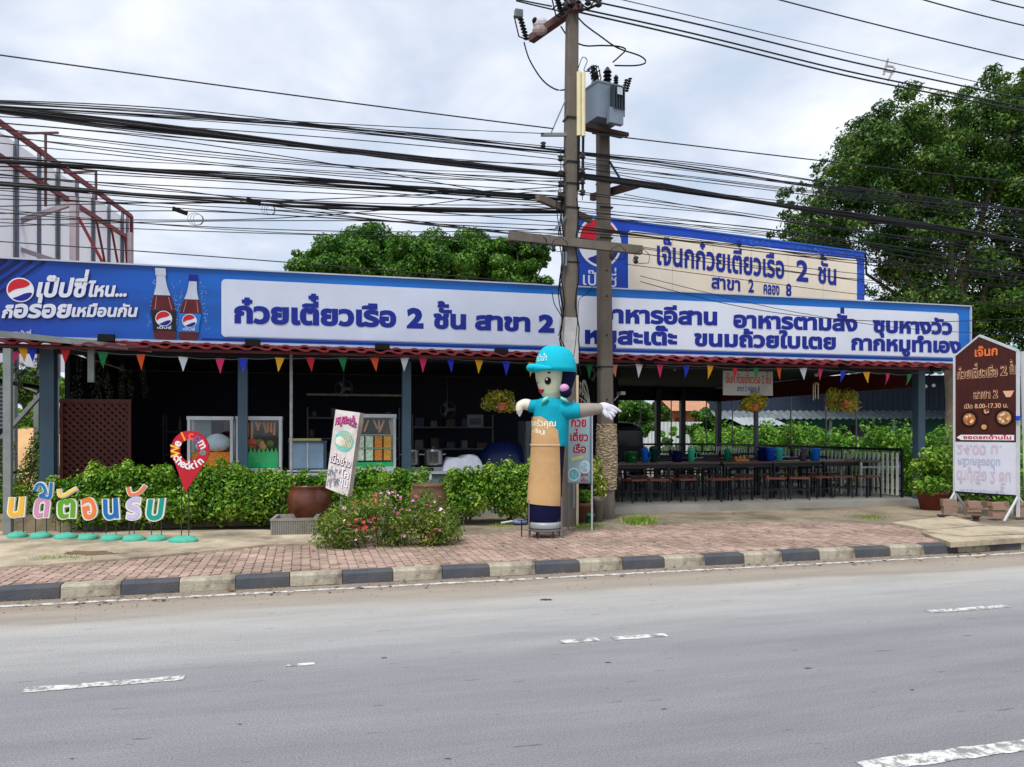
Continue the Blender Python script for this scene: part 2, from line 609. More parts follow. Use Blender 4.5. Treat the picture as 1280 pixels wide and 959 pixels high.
def road_mat():
    m = bpy.data.materials.new('asphalt'); m.use_nodes = True
    t = m.node_tree; b = t.nodes['Principled BSDF']; b.inputs['Roughness'].default_value = 0.85
    N = t.nodes.new; L = t.links.new
    co = N('ShaderNodeTexCoord'); sp = N('ShaderNodeSeparateXYZ'); L(co.outputs['Object'], sp.inputs[0])
    mp = N('ShaderNodeMapping'); mp.inputs['Scale'].default_value = (0.25, 1.6, 1); L(co.outputs['Object'], mp.inputs[0])
    nz = N('ShaderNodeTexNoise'); nz.inputs['Scale'].default_value = 1.1; nz.inputs['Detail'].default_value = 8; nz.inputs['Roughness'].default_value = 0.6
    L(mp.outputs[0], nz.inputs['Vector'])
    wv = N('ShaderNodeMath'); wv.operation = 'MULTIPLY_ADD'; wv.inputs[1].default_value = 0.9; L(nz.outputs['Fac'], wv.inputs[0]); L(sp.outputs['Y'], wv.inputs[2])
    mr = N('ShaderNodeMapRange'); mr.inputs[1].default_value = -5.6; mr.inputs[2].default_value = 0.6; L(wv.outputs[0], mr.inputs[0])
    rp = N('ShaderNodeValToRGB'); L(mr.outputs[0], rp.inputs[0])
    e = rp.color_ramp.elements
    def P(v): return (v + 5.6) / 6.2
    e[0].position = P(-4.6); e[0].color = (0.205, 0.202, 0.215, 1)
    e[1].position = P(0.30); e[1].color = (0.24, 0.19, 0.145, 1)
    for v, c in ((-2.6, (0.238, 0.234, 0.245, 1)), (-1.9, (0.32, 0.315, 0.312, 1)), (-1.0, (0.38, 0.37, 0.352, 1)), (-0.66, (0.37, 0.35, 0.32, 1)), (-0.50, (0.31, 0.27, 0.225, 1)), (-0.1, (0.33, 0.28, 0.23, 1))):
        k = e.new(P(v)); k.color = c
    n2 = N('ShaderNodeTexNoise'); n2.inputs['Scale'].default_value = 90; n2.inputs['Detail'].default_value = 3; L(co.outputs['Object'], n2.inputs['Vector'])
    m2 = N('ShaderNodeMapRange'); m2.inputs[1].default_value = 0.3; m2.inputs[2].default_value = 0.7; m2.inputs[3].default_value = 0.72; m2.inputs[4].default_value = 1.28; L(n2.outputs['Fac'], m2.inputs[0])
    mp3 = N('ShaderNodeMapping'); mp3.inputs['Scale'].default_value = (0.5, 3.0, 1); L(co.outputs['Object'], mp3.inputs[0])
    n3 = N('ShaderNodeTexNoise'); n3.inputs['Scale'].default_value = 1.0; n3.inputs['Detail'].default_value = 7; n3.inputs['Roughness'].default_value = 0.7; L(mp3.outputs[0], n3.inputs['Vector'])
    m3 = N('ShaderNodeMapRange'); m3.inputs[1].default_value = 0.3; m3.inputs[2].default_value = 0.7; m3.inputs[3].default_value = 0.84; m3.inputs[4].default_value = 1.13; L(n3.outputs['Fac'], m3.inputs[0])
    # small dark flecks lengthwise
    mp4 = N('ShaderNodeMapping'); mp4.inputs['Scale'].default_value = (1.6, 11, 1); L(co.outputs['Object'], mp4.inputs[0])
    n4 = N('ShaderNodeTexNoise'); n4.inputs['Scale'].default_value = 2.6; n4.inputs['Detail'].default_value = 2; L(mp4.outputs[0], n4.inputs['Vector'])
    m4 = N('ShaderNodeMapRange'); m4.inputs[1].default_value = 0.70; m4.inputs[2].default_value = 0.73; m4.inputs[3].default_value = 1.0; m4.inputs[4].default_value = 0.5; L(n4.outputs['Fac'], m4.inputs[0])
    a = N('ShaderNodeMath'); a.operation = 'MULTIPLY'; L(m2.outputs[0], a.inputs[0]); L(m3.outputs[0], a.inputs[1])
    a2 = N('ShaderNodeMath'); a2.operation = 'MULTIPLY'; L(a.outputs[0], a2.inputs[0]); L(m4.outputs[0], a2.inputs[1])
    s = N('ShaderNodeVectorMath'); s.operation = 'SCALE'; L(rp.outputs[0], s.inputs[0]); L(a2.outputs[0], s.inputs['Scale'])
    L(s.outputs[0], b.inputs['Base Color'])
    bp = N('ShaderNodeBump'); bp.inputs['Strength'].default_value = 0.35; bp.inputs['Distance'].default_value = 0.01
    L(n2.outputs['Fac'], bp.inputs['Height']); L(bp.outputs[0], b.inputs['Normal'])
    return m
rd = MB().box((0, -15, -0.02), (240, 30, 0.04)).build('road', road_mat(), loc=ROAD.pt(0, 0, 0), rz=ROAD.a)
rd['kind'] = 'structure'
def wornpaint():
    m = bpy.data.materials.new('road_paint'); m.use_nodes = True
    t = m.node_tree; b = t.nodes['Principled BSDF']; b.inputs['Roughness'].default_value = 0.7
    N = t.nodes.new; L = t.links.new
    co = N('ShaderNodeTexCoord')
    nz = N('ShaderNodeTexNoise'); nz.inputs['Scale'].default_value = 11; nz.inputs['Detail'].default_value = 9; nz.inputs['Roughness'].default_value = 0.75
    L(co.outputs['Object'], nz.inputs['Vector'])
    mr = N('ShaderNodeMapRange'); mr.inputs[1].default_value = 0.45; mr.inputs[2].default_value = 0.53; L(nz.outputs['Fac'], mr.inputs[0])
    mi = N('ShaderNodeMixRGB'); mi.inputs[1].default_value = (0.24, 0.23, 0.22, 1); mi.inputs[2].default_value = (0.66, 0.65, 0.62, 1)
    L(mr.outputs[0], mi.inputs[0]); L(mi.outputs[0], b.inputs['Base Color'])
    return m
RP = wornpaint()
def marking(u0, u1, v, wd, label):
    P = []; n = max(2, int((u1 - u0) / 0.06))
    for i in range(n + 1):
        P.append((u0 + (u1 - u0) * i / n, v - wd / 2 + R_(-0.008, 0.008)))
    for i in range(n, -1, -1):
        P.append((u0 + (u1 - u0) * i / n, v + wd / 2 + R_(-0.008, 0.008)))
    o = MB().poly(P, lambda x, z, d: (x, z, d)).build('road_marking', RP, parent=rd, label=label)
    o.location = (0, 0, 0.004)
marking(-14, 20, -0.255, 0.085, 'thin white edge line along the kerb foot')
for (a, b2, lab) in (((30, 863), (230, 848), 'worn white lane dash at the left'), ((700, 803), (748, 799.5), 'short worn scrap of a white lane dash'), ((765, 798.5), (833, 794), 'worn white lane dash in the middle'), ((1160, 765), (1260, 758), 'white lane dash at the right'), ((357, 833), (393, 829.5), 'faint scrap of lane paint')):
    ua = ROAD.pt; 
    p = ground(a[0], a[1]); q = ground(b2[0], b2[1])
    U = [((P_[0] - ROAD.x) * ROAD.c + (P_[1] - ROAD.y) * ROAD.s, -(P_[0] - ROAD.x) * ROAD.s + (P_[1] - ROAD.y) * ROAD.c) for P_ in (p, q)]
    marking(U[0][0], U[1][0], (U[0][1] + U[1][1]) / 2, 0.05 if a[0] == 357 else 0.10, lab)
p = ground(1075, 957); U = ((p[0] - ROAD.x) * ROAD.c + (p[1] - ROAD.y) * ROAD.s, -(p[0] - ROAD.x) * ROAD.s + (p[1] - ROAD.y) * ROAD.c)
marking(U[0], U[0] + 2.6, U[1] - 0.02, 0.12, 'solid white line nearest the camera')

# kerb: one block after the other, painted in turn
kerb = MB().span((-26, 0.03, -0.05), (34, 0.20, 0.06)).build('kerb', CONC, loc=ROAD.pt(0, 0, 0), rz=ROAD.a)
kerb['kind'] = 'structure'
KW = M('kerb_white', (176, 168, 150), 0.85, var=0.25, scale=5, bump=0.5, bscale=60, dirt=0.85)
KB = M('kerb_black', (72, 76, 84), 0.8, var=0.25, scale=5, bump=0.5, bscale=60, dirt=0.45)
KL = 0.5467
def kerbblock(l):
    P = [(0.0, -0.0), (0.012, 0.105), (0.035, 0.127), (0.17, 0.127), (0.17, 0.0)]
    m = MB(); n = len(P)
    vs = [(0.004, p[0] - 0.004, p[1]) for p in P] + [(l - 0.004, p[0] - 0.004, p[1]) for p in P]
    fs = [tuple(range(n)), tuple(range(2 * n - 1, n - 1, -1))] + [(i, i + n, (i + 1) % n + n, (i + 1) % n) for i in range(n)]
    return m.add(vs, fs)
kb = kerbblock(KL); kproto = {}
for i in range(-12, 40):
    dark = (i % 2 == 0)
    u = 0.522 + (i + 0) * KL - KL
    if dark not in kproto:
        kproto[dark] = o = kerbblock(KL).build('kerb_block', KB if dark else KW, kerb)
    else:
        o = clone(kproto[dark], kerb)
    o.location = (u, R_(-0.006, 0.006), R_(-0.004, 0.006)); o.rotation_euler = (0, R_(-0.008, 0.008), R_(-0.006, 0.006))

# pavement slab and its red paving
pav = MB()
pav.add([(-40, 0.17, 0), (50, 0.17, 0), (50, 30, 0), (-40, 30, 0)], [(0, 1, 2, 3)])
pv = pav.build('pavement', M('pavement_concrete', (146, 134, 114), 0.92, var=0.28, scale=1.1, bump=0.6, bscale=20, dirt=0.95), loc=ROAD.pt(0, 0, PZ - 0.004), rz=ROAD.a)
pv['kind'] = 'structure'
ext = [(-20, 1.5), (-8, 1.5), (-0.5, 1.63), (1.0, 1.75), (2.0, 2.0), (2.4, 2.9), (5.4, 2.7), (6.8, 3.1), (9.5, 2.95), (11.2, 2.6), (12.0, 2.1), (12.3, 1.1), (13.2, 0.7), (20, 0.6)]
def vext(u):
    for (a, va), (b_, vb) in zip(ext, ext[1:]):
        if a <= u <= b_:
            return va + (vb - va) * (u - a) / (b_ - a)
    return 0.6
mbp = MB()
bw, bd = 0.104, 0.165
nu = int(26 / bw)
for i in range(nu):
    u = -8 + i * bw
    for j in range(-1, 22):
        v = 0.19 + j * bd + (bd / 2 if i % 2 else 0)
        ve = vext(u) + R_(-0.07, 0.07)
        if v + bd > ve or v < 0.17 or rng.random() < 0.006:
            continue
        h = R_(0.008, 0.015); g_ = 0.006; k = 0.012
        tx, ty = R_(-0.003, 0.003), R_(-0.003, 0.003)
        x0, x1, y0, y1 = u + g_, u + bw - g_, v + g_, v + bd - g_
        xm = (y0 + y1) / 2
        vs = [(x0, y0, 0), (x1, y0, 0), (x1 + k, xm, 0), (x1, y1, 0), (x0, y1, 0), (x0 + k, xm, 0)]
        top = [(x, y, h + (x - u) * tx / bw + (y - v) * ty / bd) for x, y, _ in vs]
        n = 6
        mbp.add(vs + top, [(6, 7, 8, 9, 10, 11)] + [(q, (q + 1) % n, (q + 1) % n + n, q + n) for q in range(n)])
pvb = mbp.build('paving_brick', M('paving_red', (172, 147, 133), 0.9, var=0.24, scale=1.0, bump=0.4, bscale=60, dirt=0.5, isl=0.2), pv, kind='stuff')
# thicker concrete slabs at the right, cracked
cs = M('slab_concrete', (188, 174, 148), 0.9, var=0.2, scale=2, bump=0.5, bscale=25, dirt=0.7)
def gp(px, py, z=PZ):
    x, y, _ = ground(px, py, z); return (x, y)
def slab(pxs, name='concrete_slab', top=0.05, m=cs, label=None, kind=None):
    P = [gp(*q, z=PZ + top) for q in pxs]
    c = (sum(p[0] for p in P) / len(P), sum(p[1] for p in P) / len(P), PZ)
    o = MB().poly([(p[0] - c[0], p[1] - c[1]) for p in P], lambda x, z, d: (x, z, top - d), top + 0.02).build(name, m, pv, world=False)
    o.data.transform(pv.matrix_basis.inverted() @ Matrix.Translation(c)) if False else None
    o.parent = None; o.location = c
    o['kind'] = 'structure'
    return o
slab([(1113, 653), (1190, 645), (1232, 656), (1160, 662)])
slab([(1150, 663.5), (1234, 657), (1300, 660), (1300, 666), (1206, 670)])
slab([(1152, 665.5), (1208, 671.5), (1300, 667.5), (1300, 671), (1188, 678)])
# raised cracked apron below the hedge at the left
slab([(-60, 716), (0, 708), (60, 705), (130, 700), (200, 694), (262, 688), (330, 681), (400, 679), (420, 668), (330, 662), (0, 664), (-60, 667)], 'concrete_apron', 0.035, M('apron_concrete', (186, 172, 148), 0.92, var=0.25, scale=1.4, bump=0.6, bscale=25, dirt=0.85))

# grit washed up along the kerb foot
m = MB()
for _ in range(2600):
    u = R_(-5, 14); v = -abs(rng.gauss(0, .30)) - .01; q = R_(.003, .011)
    a = R_(0, 3.1); c_, s_ = math.cos(a) * q, math.sin(a) * q
    m.add([(u - c_, v - s_, .002), (u + s_, v - c_, .002), (u + c_, v + s_, .002), (u - s_, v + c_, .002), (u, v, .002 + q * .9)], [(0, 1, 4), (1, 2, 4), (2, 3, 4), (3, 0, 4)])
o = m.build('gravel_grit', M('grit', (150, 134, 112), .95, var=.3, isl=.5), loc=ROAD.pt(0, 0, 0), rz=ROAD.a); o['kind'] = 'stuff'
# stains and small dark marks
def stain(cx_, cy_, wpx, hpx, z, name, m_, base, seed):
    r_ = random.Random(seed); P = []
    c = ground(cx_, cy_, z)
    for i in range(26):
        a = 2 * PI * i / 26; q = r_.uniform(.65, 1.1)
        p_ = ground(cx_ + wpx * q * math.cos(a), cy_ + hpx * q * math.sin(a), z)
        P.append((p_[0] - c[0], p_[1] - c[1]))
    o = MB().poly(P, lambda x, y, d: (x, y, d)).build(name, m_, loc=c)
    o['kind'] = 'structure'
STM = M('damp_stain', (112, 92, 70), .8, var=.3, scale=6)
stain(112, 691, 36, 3.0, PZ + .040, 'damp_stain', STM, None, 1)
stain(683, 749.5, 9, 1.1, .004, 'tar_spot', M('tar', (60, 60, 62), .7), None, 3)
for k_, (a_, b_) in enumerate(((300, 905), (480, 822), (1010, 835), (1140, 862), (830, 886), (560, 948), (90, 948), (760, 828))):
    stain(a_, b_, 3.5 + k_ % 3, .45, .004, 'tar_spot', M('tar', (60, 60, 62), .7), None, 4 + k_)
# tufts of weeds, dead leaves
GRASS = leafmat('grass_blades', (80, 112, 30), (120, 158, 46), (180, 190, 90), 2.0)
def tuft(px0, px1, py, n, h, label):
    m = MB()
    c = gp((px0 + px1) / 2, py)
    for _ in range(n):
        x, y = gp((px0 + px1) / 2 + rng.gauss(0, .28) * (px1 - px0) + 3 * math.sin(_ * .7), py - 1 + rng.gauss(0, 1.8))
        a = R_(0, 2 * PI); l = h * R_(0.4, 1.1); s = R_(0.2, 0.7) * l
        wv = 0.006
        dx, dy = math.cos(a), math.sin(a)
        x -= c[0]; y -= c[1]
        m.add([(x - dy * wv, y + dx * wv, 0), (x + dy * wv, y - dx * wv, 0), (x + dx * s, y + dy * s, l)], [(0, 1, 2)])
    o = m.build('grass_tuft', GRASS, loc=(c[0], c[1], PZ)); o['kind'] = 'stuff'
tuft(780, 818, 654, 700, 0.13, '')
tuft(718, 752, 661, 350, 0.07, '')
tuft(40, 110, 702, 420, 0.07, '')
tuft(615, 640, 657, 200, 0.06, '')
tuft(1070, 1110, 648, 250, 0.04, '')
m = MB()
for _ in range(420):
    u = R_(-4, 13); v = R_(-0.45, 0.0) if rng.random() < 0.5 else R_(0.3, 4.2)
    z = 0.006 if v < 0 else PZ + 0.022
    a = R_(0, PI); l = R_(0.012, 0.04); c, s_ = math.cos(a) * l, math.sin(a) * l
    m.add([(u - c, v - s_, z), (u + s_ * .5, v - c * .5, z + 0.008), (u + c, v + s_, z), (u - s_ * .5, v + c * .5, z + 0.004)], [(0, 1, 2, 3)])
o = m.build('dead_leaves', M('dead_leaf', (110, 78, 46), 0.9, var=0.3, isl=0.4), loc=ROAD.pt(0, 0, 0), rz=ROAD.a); o['kind'] = 'stuff'

# ================================================================== FOLIAGE
def leaves(blobs, n, size, aspect=0.45, droop=0.2, inner=0.35, seed=1, up=0.4, fold=0.25, loc=(0, 0, 0)):
    """n small folded leaves spread through the shells of ellipsoid blobs (x,y,z,rx,ry,rz)"""
    r = np.random.default_rng(seed)
    bl = np.array(blobs, float)
    wts = (bl[:, 3] * bl[:, 4] + bl[:, 4] * bl[:, 5] + bl[:, 3] * bl[:, 5]); wts /= wts.sum()
    idx = r.choice(len(bl), n, p=wts)
    d = r.normal(size=(n, 3)); d /= np.linalg.norm(d, axis=1)[:, None]
    rad = 1 - inner * r.random(n) ** 1.5 + np.abs(r.normal(0, 0.14, n))
    c = bl[idx, :3] + d * bl[idx, 3:6] * rad[:, None]
    nrm = d + r.normal(0, 0.55, (n, 3)); nrm[:, 2] += up
    nrm /= np.linalg.norm(nrm, axis=1)[:, None]
    t = r.normal(size=(n, 3)); t[:, 2] -= droop
    t -= (t * nrm).sum(1)[:, None] * nrm; t /= np.linalg.norm(t, axis=1)[:, None]
    b = np.cross(nrm, t)
    L = size * r.uniform(0.45, 1.5, n)[:, None]; W = L * aspect
    v0 = c - t * L * 0.5; v2 = c + t * L * 0.5 - nrm * L * 0.12
    v1 = c + b * W * 0.5 + nrm * W * fold; v3 = c - b * W * 0.5 + nrm * W * fold
    V = np.empty((n * 4, 3)); V[0::4] = v0; V[1::4] = v1; V[2::4] = v2; V[3::4] = v3
    return V
def leafobj(name, V, mat, parent=None, loc=None, kind=None):
    n = len(V) // 4
    me = bpy.data.meshes.new(name)
    me.vertices.add(n * 4); me.vertices.foreach_set('co', V.astype(np.float32).ravel())
    me.loops.add(n * 4); me.loops.foreach_set('vertex_index', np.arange(n * 4, dtype=np.int32))
    me.polygons.add(n); me.polygons.foreach_set('loop_start', np.arange(0, n * 4, 4, dtype=np.int32))
    me.update(calc_edges=True)
    me.materials.append(mat)
    o = bpy.data.objects.new(name, me); COL.objects.link(o)
    if parent is not None: o.parent = parent
    if loc is not None: o.location = loc
    if kind: o['kind'] = kind
    return o
HEDGE = leafmat('hedge_leaf', (34, 78, 14), (104, 156, 34), (200, 216, 96), 2.0)
DARKG = leafmat('tree_leaf_dark', (18, 46, 12), (56, 98, 26), (136, 162, 66), 0.6)
MIDG = leafmat('tree_leaf_mid', (24, 62, 14), (60, 114, 28), (128, 168, 60), 0.8)
BACKG = leafmat('bush_leaf_yellow', (46, 96, 22), (100, 158, 46), (166, 200, 78), 1.2)
TWIG = M('twig', (84, 64, 46), 0.9, var=0.2)
BARK = M('bark', (96, 84, 70), 0.95, var=0.3, scale=4, bump=0.8, bscale=14)
CORE = M('shade_leaf', (18, 34, 12), 0.95, var=0.2)

def shrub(u, v, wx, wy, h, label, seed, n=2600, size=0.062, mat=None, group='shrubs of the front hedge', F=B, z0=0.2, name='hedge_shrub', cat='shrub', base=-0.02):
    r = random.Random(seed)
    t = F.root(name, label, cat, u, v, z0, group=group)
    bl = []
    for _ in range(12):
        bl.append((r.uniform(-.62, .62) * wx / 2, r.uniform(-.6, .6) * wy / 2, base + (h - base) * r.uniform(.14, .74), wx * r.uniform(.2, .32), wy * r.uniform(.22, .32), (h - base) * r.uniform(.2, .3)))
    for _ in range(9):
        bl.append((r.uniform(-.8, .8) * wx / 2, r.uniform(-.7, .3) * wy / 2, base + (h - base) * r.uniform(.7, .96), wx * .1, wy * .12, h * .13))
    bl.append((0, 0, h * .48, wx * .42, wy * .42, h * .42))
    leafobj('foliage', leaves(bl, n, size, 0.48, 0.0, 0.3, seed, 0.5), mat or HEDGE, t)
    m = MB()
    for _ in range(6):
        a = r.uniform(0, 6.28)
        m.tube([(0.04 * math.cos(a), 0.04 * math.sin(a), -0.02), (0.12 * wx * math.cos(a), 0.12 * wy * math.sin(a), h * .35), (0.3 * wx * math.cos(a), 0.3 * wy * math.sin(a), h * .75)], [0.012, 0.009, 0.004], 5)
    m.build('stem', TWIG, t)
    return t
B2 = Frame(B.x, B.y, 0.0, 14.47)
hedges = [  # centre px, front row base py, top py, width px
    (98, 655, 596, 60, 'shrub growing behind the yellow and pink letters'),
    (143, 655, 584, 56, 'shrub behind the orange letter, below the brown lattice'),
    (190, 653, 582, 52, 'shrub directly left of the red map pin sign'),
    (232, 655, 600, 40, 'low shrub directly behind the point of the red map pin'),
    (273, 655, 581, 66, 'tallest hedge shrub, in front of the first snack case'),
    (325, 650, 591, 66, 'shrub in front of the case with the green paper edge'),
    (395, 645, 593, 60, 'shrub above the left clay jar'),
    (453, 640, 588, 56, 'shrub to the right of the tilted beef banner'),
    (502, 640, 591, 60, 'shrub below the two steel pots'),
    (585, 643, 589, 56, 'shrub to the right of the second clay jar, below the white cloth'),
    (636, 645, 576, 66, 'rounded shrub just left of the inflatable figure'),
]
for k, (px, pb, pt_, wp, lab) in enumerate(hedges):
    Y = 11.55 + (px - 98) / 540 * 1.35
    X = (px - 640) / FPX * Y
    u = (X - B.x) * B.c + (Y - B.y) * B.s; v = -(X - B.x) * B.s + (Y - B.y) * B.c
    top = EYE + (HOR - pt_) / FPX * Y
    shrub(u, v, wp / FPX * Y * 1.22, 0.8, top - 0.2 + 0.03, 'leafy green ' + lab, 100 + k, n=8500, size=0.058, base=.16 if k < 5 else .04)

def tree(name, label, X, Y, blobs, n, size, mat, seed, trunk, limbs, group=None, cat='tree', aspect=0.5, inner=0.5, core=True):
    t = thing(name, label, cat, (X, Y, 0), 0, group)
    leafobj('crown', leaves(blobs, n, size, aspect, 0.3, inner, seed, 0.3), mat, t)
    m = MB()
    m.tube(trunk[0], trunk[1], 9)
    for L in limbs:
        m.tube(L[0], L[1], 6)
    m.smooth().build('trunk', BARK, t)
    return t
def crown(r, cx, cz, wx, wz, wy, n, rr, edge=0.0):
    bl = []
    for _ in range(n):
        a = r.uniform(0, 6.283); q = r.random() ** 0.5
        el = r.uniform(-1, 1)
        x = cx + wx * q * math.cos(a); z = cz + wz * q * math.sin(a); y = wy * r.uniform(-1, 1) * (1 - 0.5 * q)
        s = rr * r.uniform(.42, 1.5)
        bl.append((x, y, z, s, s, s * .72))
    return bl
def autotree(name, label, px, Y, pytop, wpx, pybot, seed, n=9000, size=0.16, mat=None, group=None, nb=26, rr=None):
    r = random.Random(seed)
    X = (px - 640) / FPX * Y; H = EYE + (HOR - pytop) / FPX * Y; W = wpx / FPX * Y / 2; zb = EYE + (HOR - pybot) / FPX * Y
    rr = rr or W * .21
    nb = int(nb * 2.6); n = int(n * 2.0); size *= .62
    bl = crown(r, 0, (H + zb) / 2, W - rr * .8, (H - zb) / 2 - rr * .55, W * .7, nb, rr)
    limbs = []
    for b in bl[::3]:
        limbs.append(([(0, 0, zb * .7 if zb > 1 else .5), (b[0] * .5, b[1] * .5, (zb + b[2]) / 2), (b[0], b[1], b[2])], [W * .05, W * .03, W * .01]))
    return tree(name, label, X, Y, bl, n, size, mat or DARKG, seed, ([(0, 0, -0.1), (0.1, 0, max(zb, 1) * .6), (0, 0, (H + zb) / 2)], [W * .09, W * .07, W * .03]), limbs, group)

# trees showing above the long banner
BG = 'trees beyond the restaurant roof'
autotree('round_tree', 'leftmost leafy tree showing over the blue banner', 412, 27, 300, 110, 372, 21, 11000, 0.19, MIDG, BG, 26)
autotree('round_tree', 'tall leafy tree over the banner, second from the left', 470, 28, 281, 120, 372, 22, 14000, 0.19, MIDG, BG, 26)
autotree('round_tree', 'leafy tree above the middle of the white banner', 540, 27, 284, 120, 376, 23, 14000, 0.19, MIDG, BG, 26)
autotree('round_tree', 'leafy tree above the banner, second from the utility pole', 600, 28, 285, 110, 376, 24, 14000, 0.19, MIDG, BG, 26)
autotree('round_tree', 'leafy tree whose crown ends just left of the utility pole', 652, 27, 292, 84, 380, 25, 11000, 0.19, MIDG, BG, 22)
# big tree at the right
r = random.Random(5)
Y = 27.0
def TP(px, py): return ((px - 1200) / FPX * Y, EYE + (HOR - py) / FPX * Y)
bl = []
clumps = [(1030, 270, 36), (1050, 235, 34), (1010, 250, 24), (1020, 300, 30), (1075, 190, 34), (1100, 160, 34), (1120, 210, 44), (1090, 250, 44), (1140, 150, 40), (1165, 118, 30), (1180, 180, 46), (1150, 240, 50),
          (1215, 130, 40), (1245, 105, 34), (1240, 170, 46), (1280, 140, 50), (1200, 240, 50), (1250, 230, 50), (1290, 220, 50), (1110, 300, 44), (1160, 300, 46), (1215, 300, 50), (1265, 295, 50), (1060, 300, 32), (1000, 285, 20),
          (1140, 350, 40), (1190, 355, 44), (1240, 350, 46), (1290, 350, 46), (1120, 390, 30), (1330, 180, 60), (1350, 280, 60), (1250, 400, 34), (1330, 380, 50), (1200, 400, 26), (1050, 215, 16), (1085, 150, 14), (1035, 200, 12), (1010, 232, 14),
          (1255, 95, 20), (1400, 240, 60), (1390, 150, 50)]
clumps = [(a, b_ + (26 if b_ < 135 else 14 if b_ < 175 else 0), c) for a, b_, c in clumps]
for px, py, s in clumps:
    x, z = TP(px, py); s = s / FPX * Y
    for _ in range(11):
        k = s * r.uniform(.22, .46)
        bl.append((x + r.uniform(-.95, .95) * s, r.uniform(-2.8, 2.4), z + r.uniform(-.9, .9) * s, k, k, k * .62))
for px, py, s in ((1225, 395, 44), (1275, 405, 48), (1310, 440, 44), (1160, 400, 36), (1235, 430, 30)):
    x, z = TP(px, py); s = s / FPX * Y
    for _ in range(9):
        k = s * r.uniform(.22, .46)
        bl.append((x + r.uniform(-.95, .95) * s, r.uniform(-1, 3), z + r.uniform(-.8, .8) * s, k, k, k * .62))
fillb = []
for px, py, s in clumps:
    x, z = TP(px, py); s = s / FPX * Y
    if s > .8 or px > 1080:
        fillb.append((x, r.uniform(-.5, 1.5), z, s * 1.0, 1.8, s * .85))
bx, bz = TP(1200, 420)
limbs = []
for px, py in ((1060, 270), (1100, 200), (1160, 170), (1240, 150), (1300, 210), (1130, 320), (1080, 310), (1210, 230), (1275, 330), (1350, 260)):
    x, z = TP(px, py)
    limbs.append(([(-0.3, 0, 3.6), (x * .35 - .2, r.uniform(-1, 1), 3.6 + (z - 3.6) * .45), (x * .8, r.uniform(-1.5, 1.5), z * .92), (x, r.uniform(-1.5, 1.5), z)], [0.17, 0.10, 0.05, 0.02]))
bigt = tree('rain_tree', 'huge spreading dark green tree rising behind the right end of the banner', 1200 * 0 + (1200 - 640) / FPX * Y, Y, bl, 150000, 0.125, DARKG, 55,
     ([(-0.9, -1.2, -0.1), (-0.75, -1.0, 1.4), (-0.35, -0.3, 2.6), (-0.3, 0, 4.2), (0.1, 0, 7.5)], [0.46, 0.33, 0.30, 0.27, 0.16]), limbs, None, inner=0.7)
leafobj('inner_foliage', leaves(fillb, 58000, 0.13, 0.5, 0.3, 1.0, 56, 0.3), DARKG, bigt)
# trees at the left beyond the lot
FG = 'trees beyond the lot at the left'
autotree('round_tree', 'dark tree seen between the two left posts, beyond the lot', 36, 40, 458, 62, 505, 31, 5000, 0.26, DARKG, FG, 16)
autotree('round_tree', 'tree at the far left edge of the photo behind the louvred panel', -5, 38, 450, 60, 500, 32, 4000, 0.26, DARKG, FG, 14)
autotree('small_tree', 'light green bush tree behind the bare lot at the left', 40, 30, 500, 60, 560, 33, 5000, 0.16, BACKG, FG, 16)
autotree('small_tree', 'light green bush tree behind the square left post', 80, 27, 470, 50, 590, 34, 5000, 0.14, BACKG, FG, 16)
# trees seen through the dining hall
DG = 'trees seen through the open dining hall'
autotree('small_tree', 'dark tree seen through the hall just right of the second pole', 790, 34, 498, 60, 560, 41, 6000, 0.2, MIDG, DG, 16)
autotree('small_tree', 'bright lime bush between the two dark inner posts of the hall', 838, 30, 533, 34, 582, 42, 3500, 0.13, BACKG, DG, 12)
autotree('small_tree', 'leafy tree seen through the hall to the right of the orange house', 886, 31, 505, 60, 566, 43, 7000, 0.18, MIDG, DG, 16)
autotree('small_tree', 'tall tree seen through the hall behind the hanging notice board', 925, 34, 470, 60, 570, 44, 7000, 0.2, MIDG, DG, 16)
autotree('small_tree', 'broad leafy tree far beyond the hall, right of the orange house', 905, 50, 492, 90, 572, 46, 6000, 0.3, MIDG, DG, 16)
autotree('small_tree', 'dark leafy tree far beyond the hall above the white sheet fence', 838, 55, 494, 60, 560, 47, 5000, 0.3, DARKG, DG, 14)
autotree('small_tree', 'broad dark tree far beyond the hall next to the second pole', 785, 52, 490, 80, 572, 48, 6000, 0.3, DARKG, DG, 16)
autotree('small_tree', 'dark tree far beyond the hall behind the grey inner post', 955, 52, 480, 80, 572, 49, 6000, 0.3, DARKG, DG, 16)
autotree('small_tree', 'low dark tree far behind the hall, left of the lime bush', 815, 44, 500, 50, 545, 45, 4000, 0.26, DARKG, DG, 12)
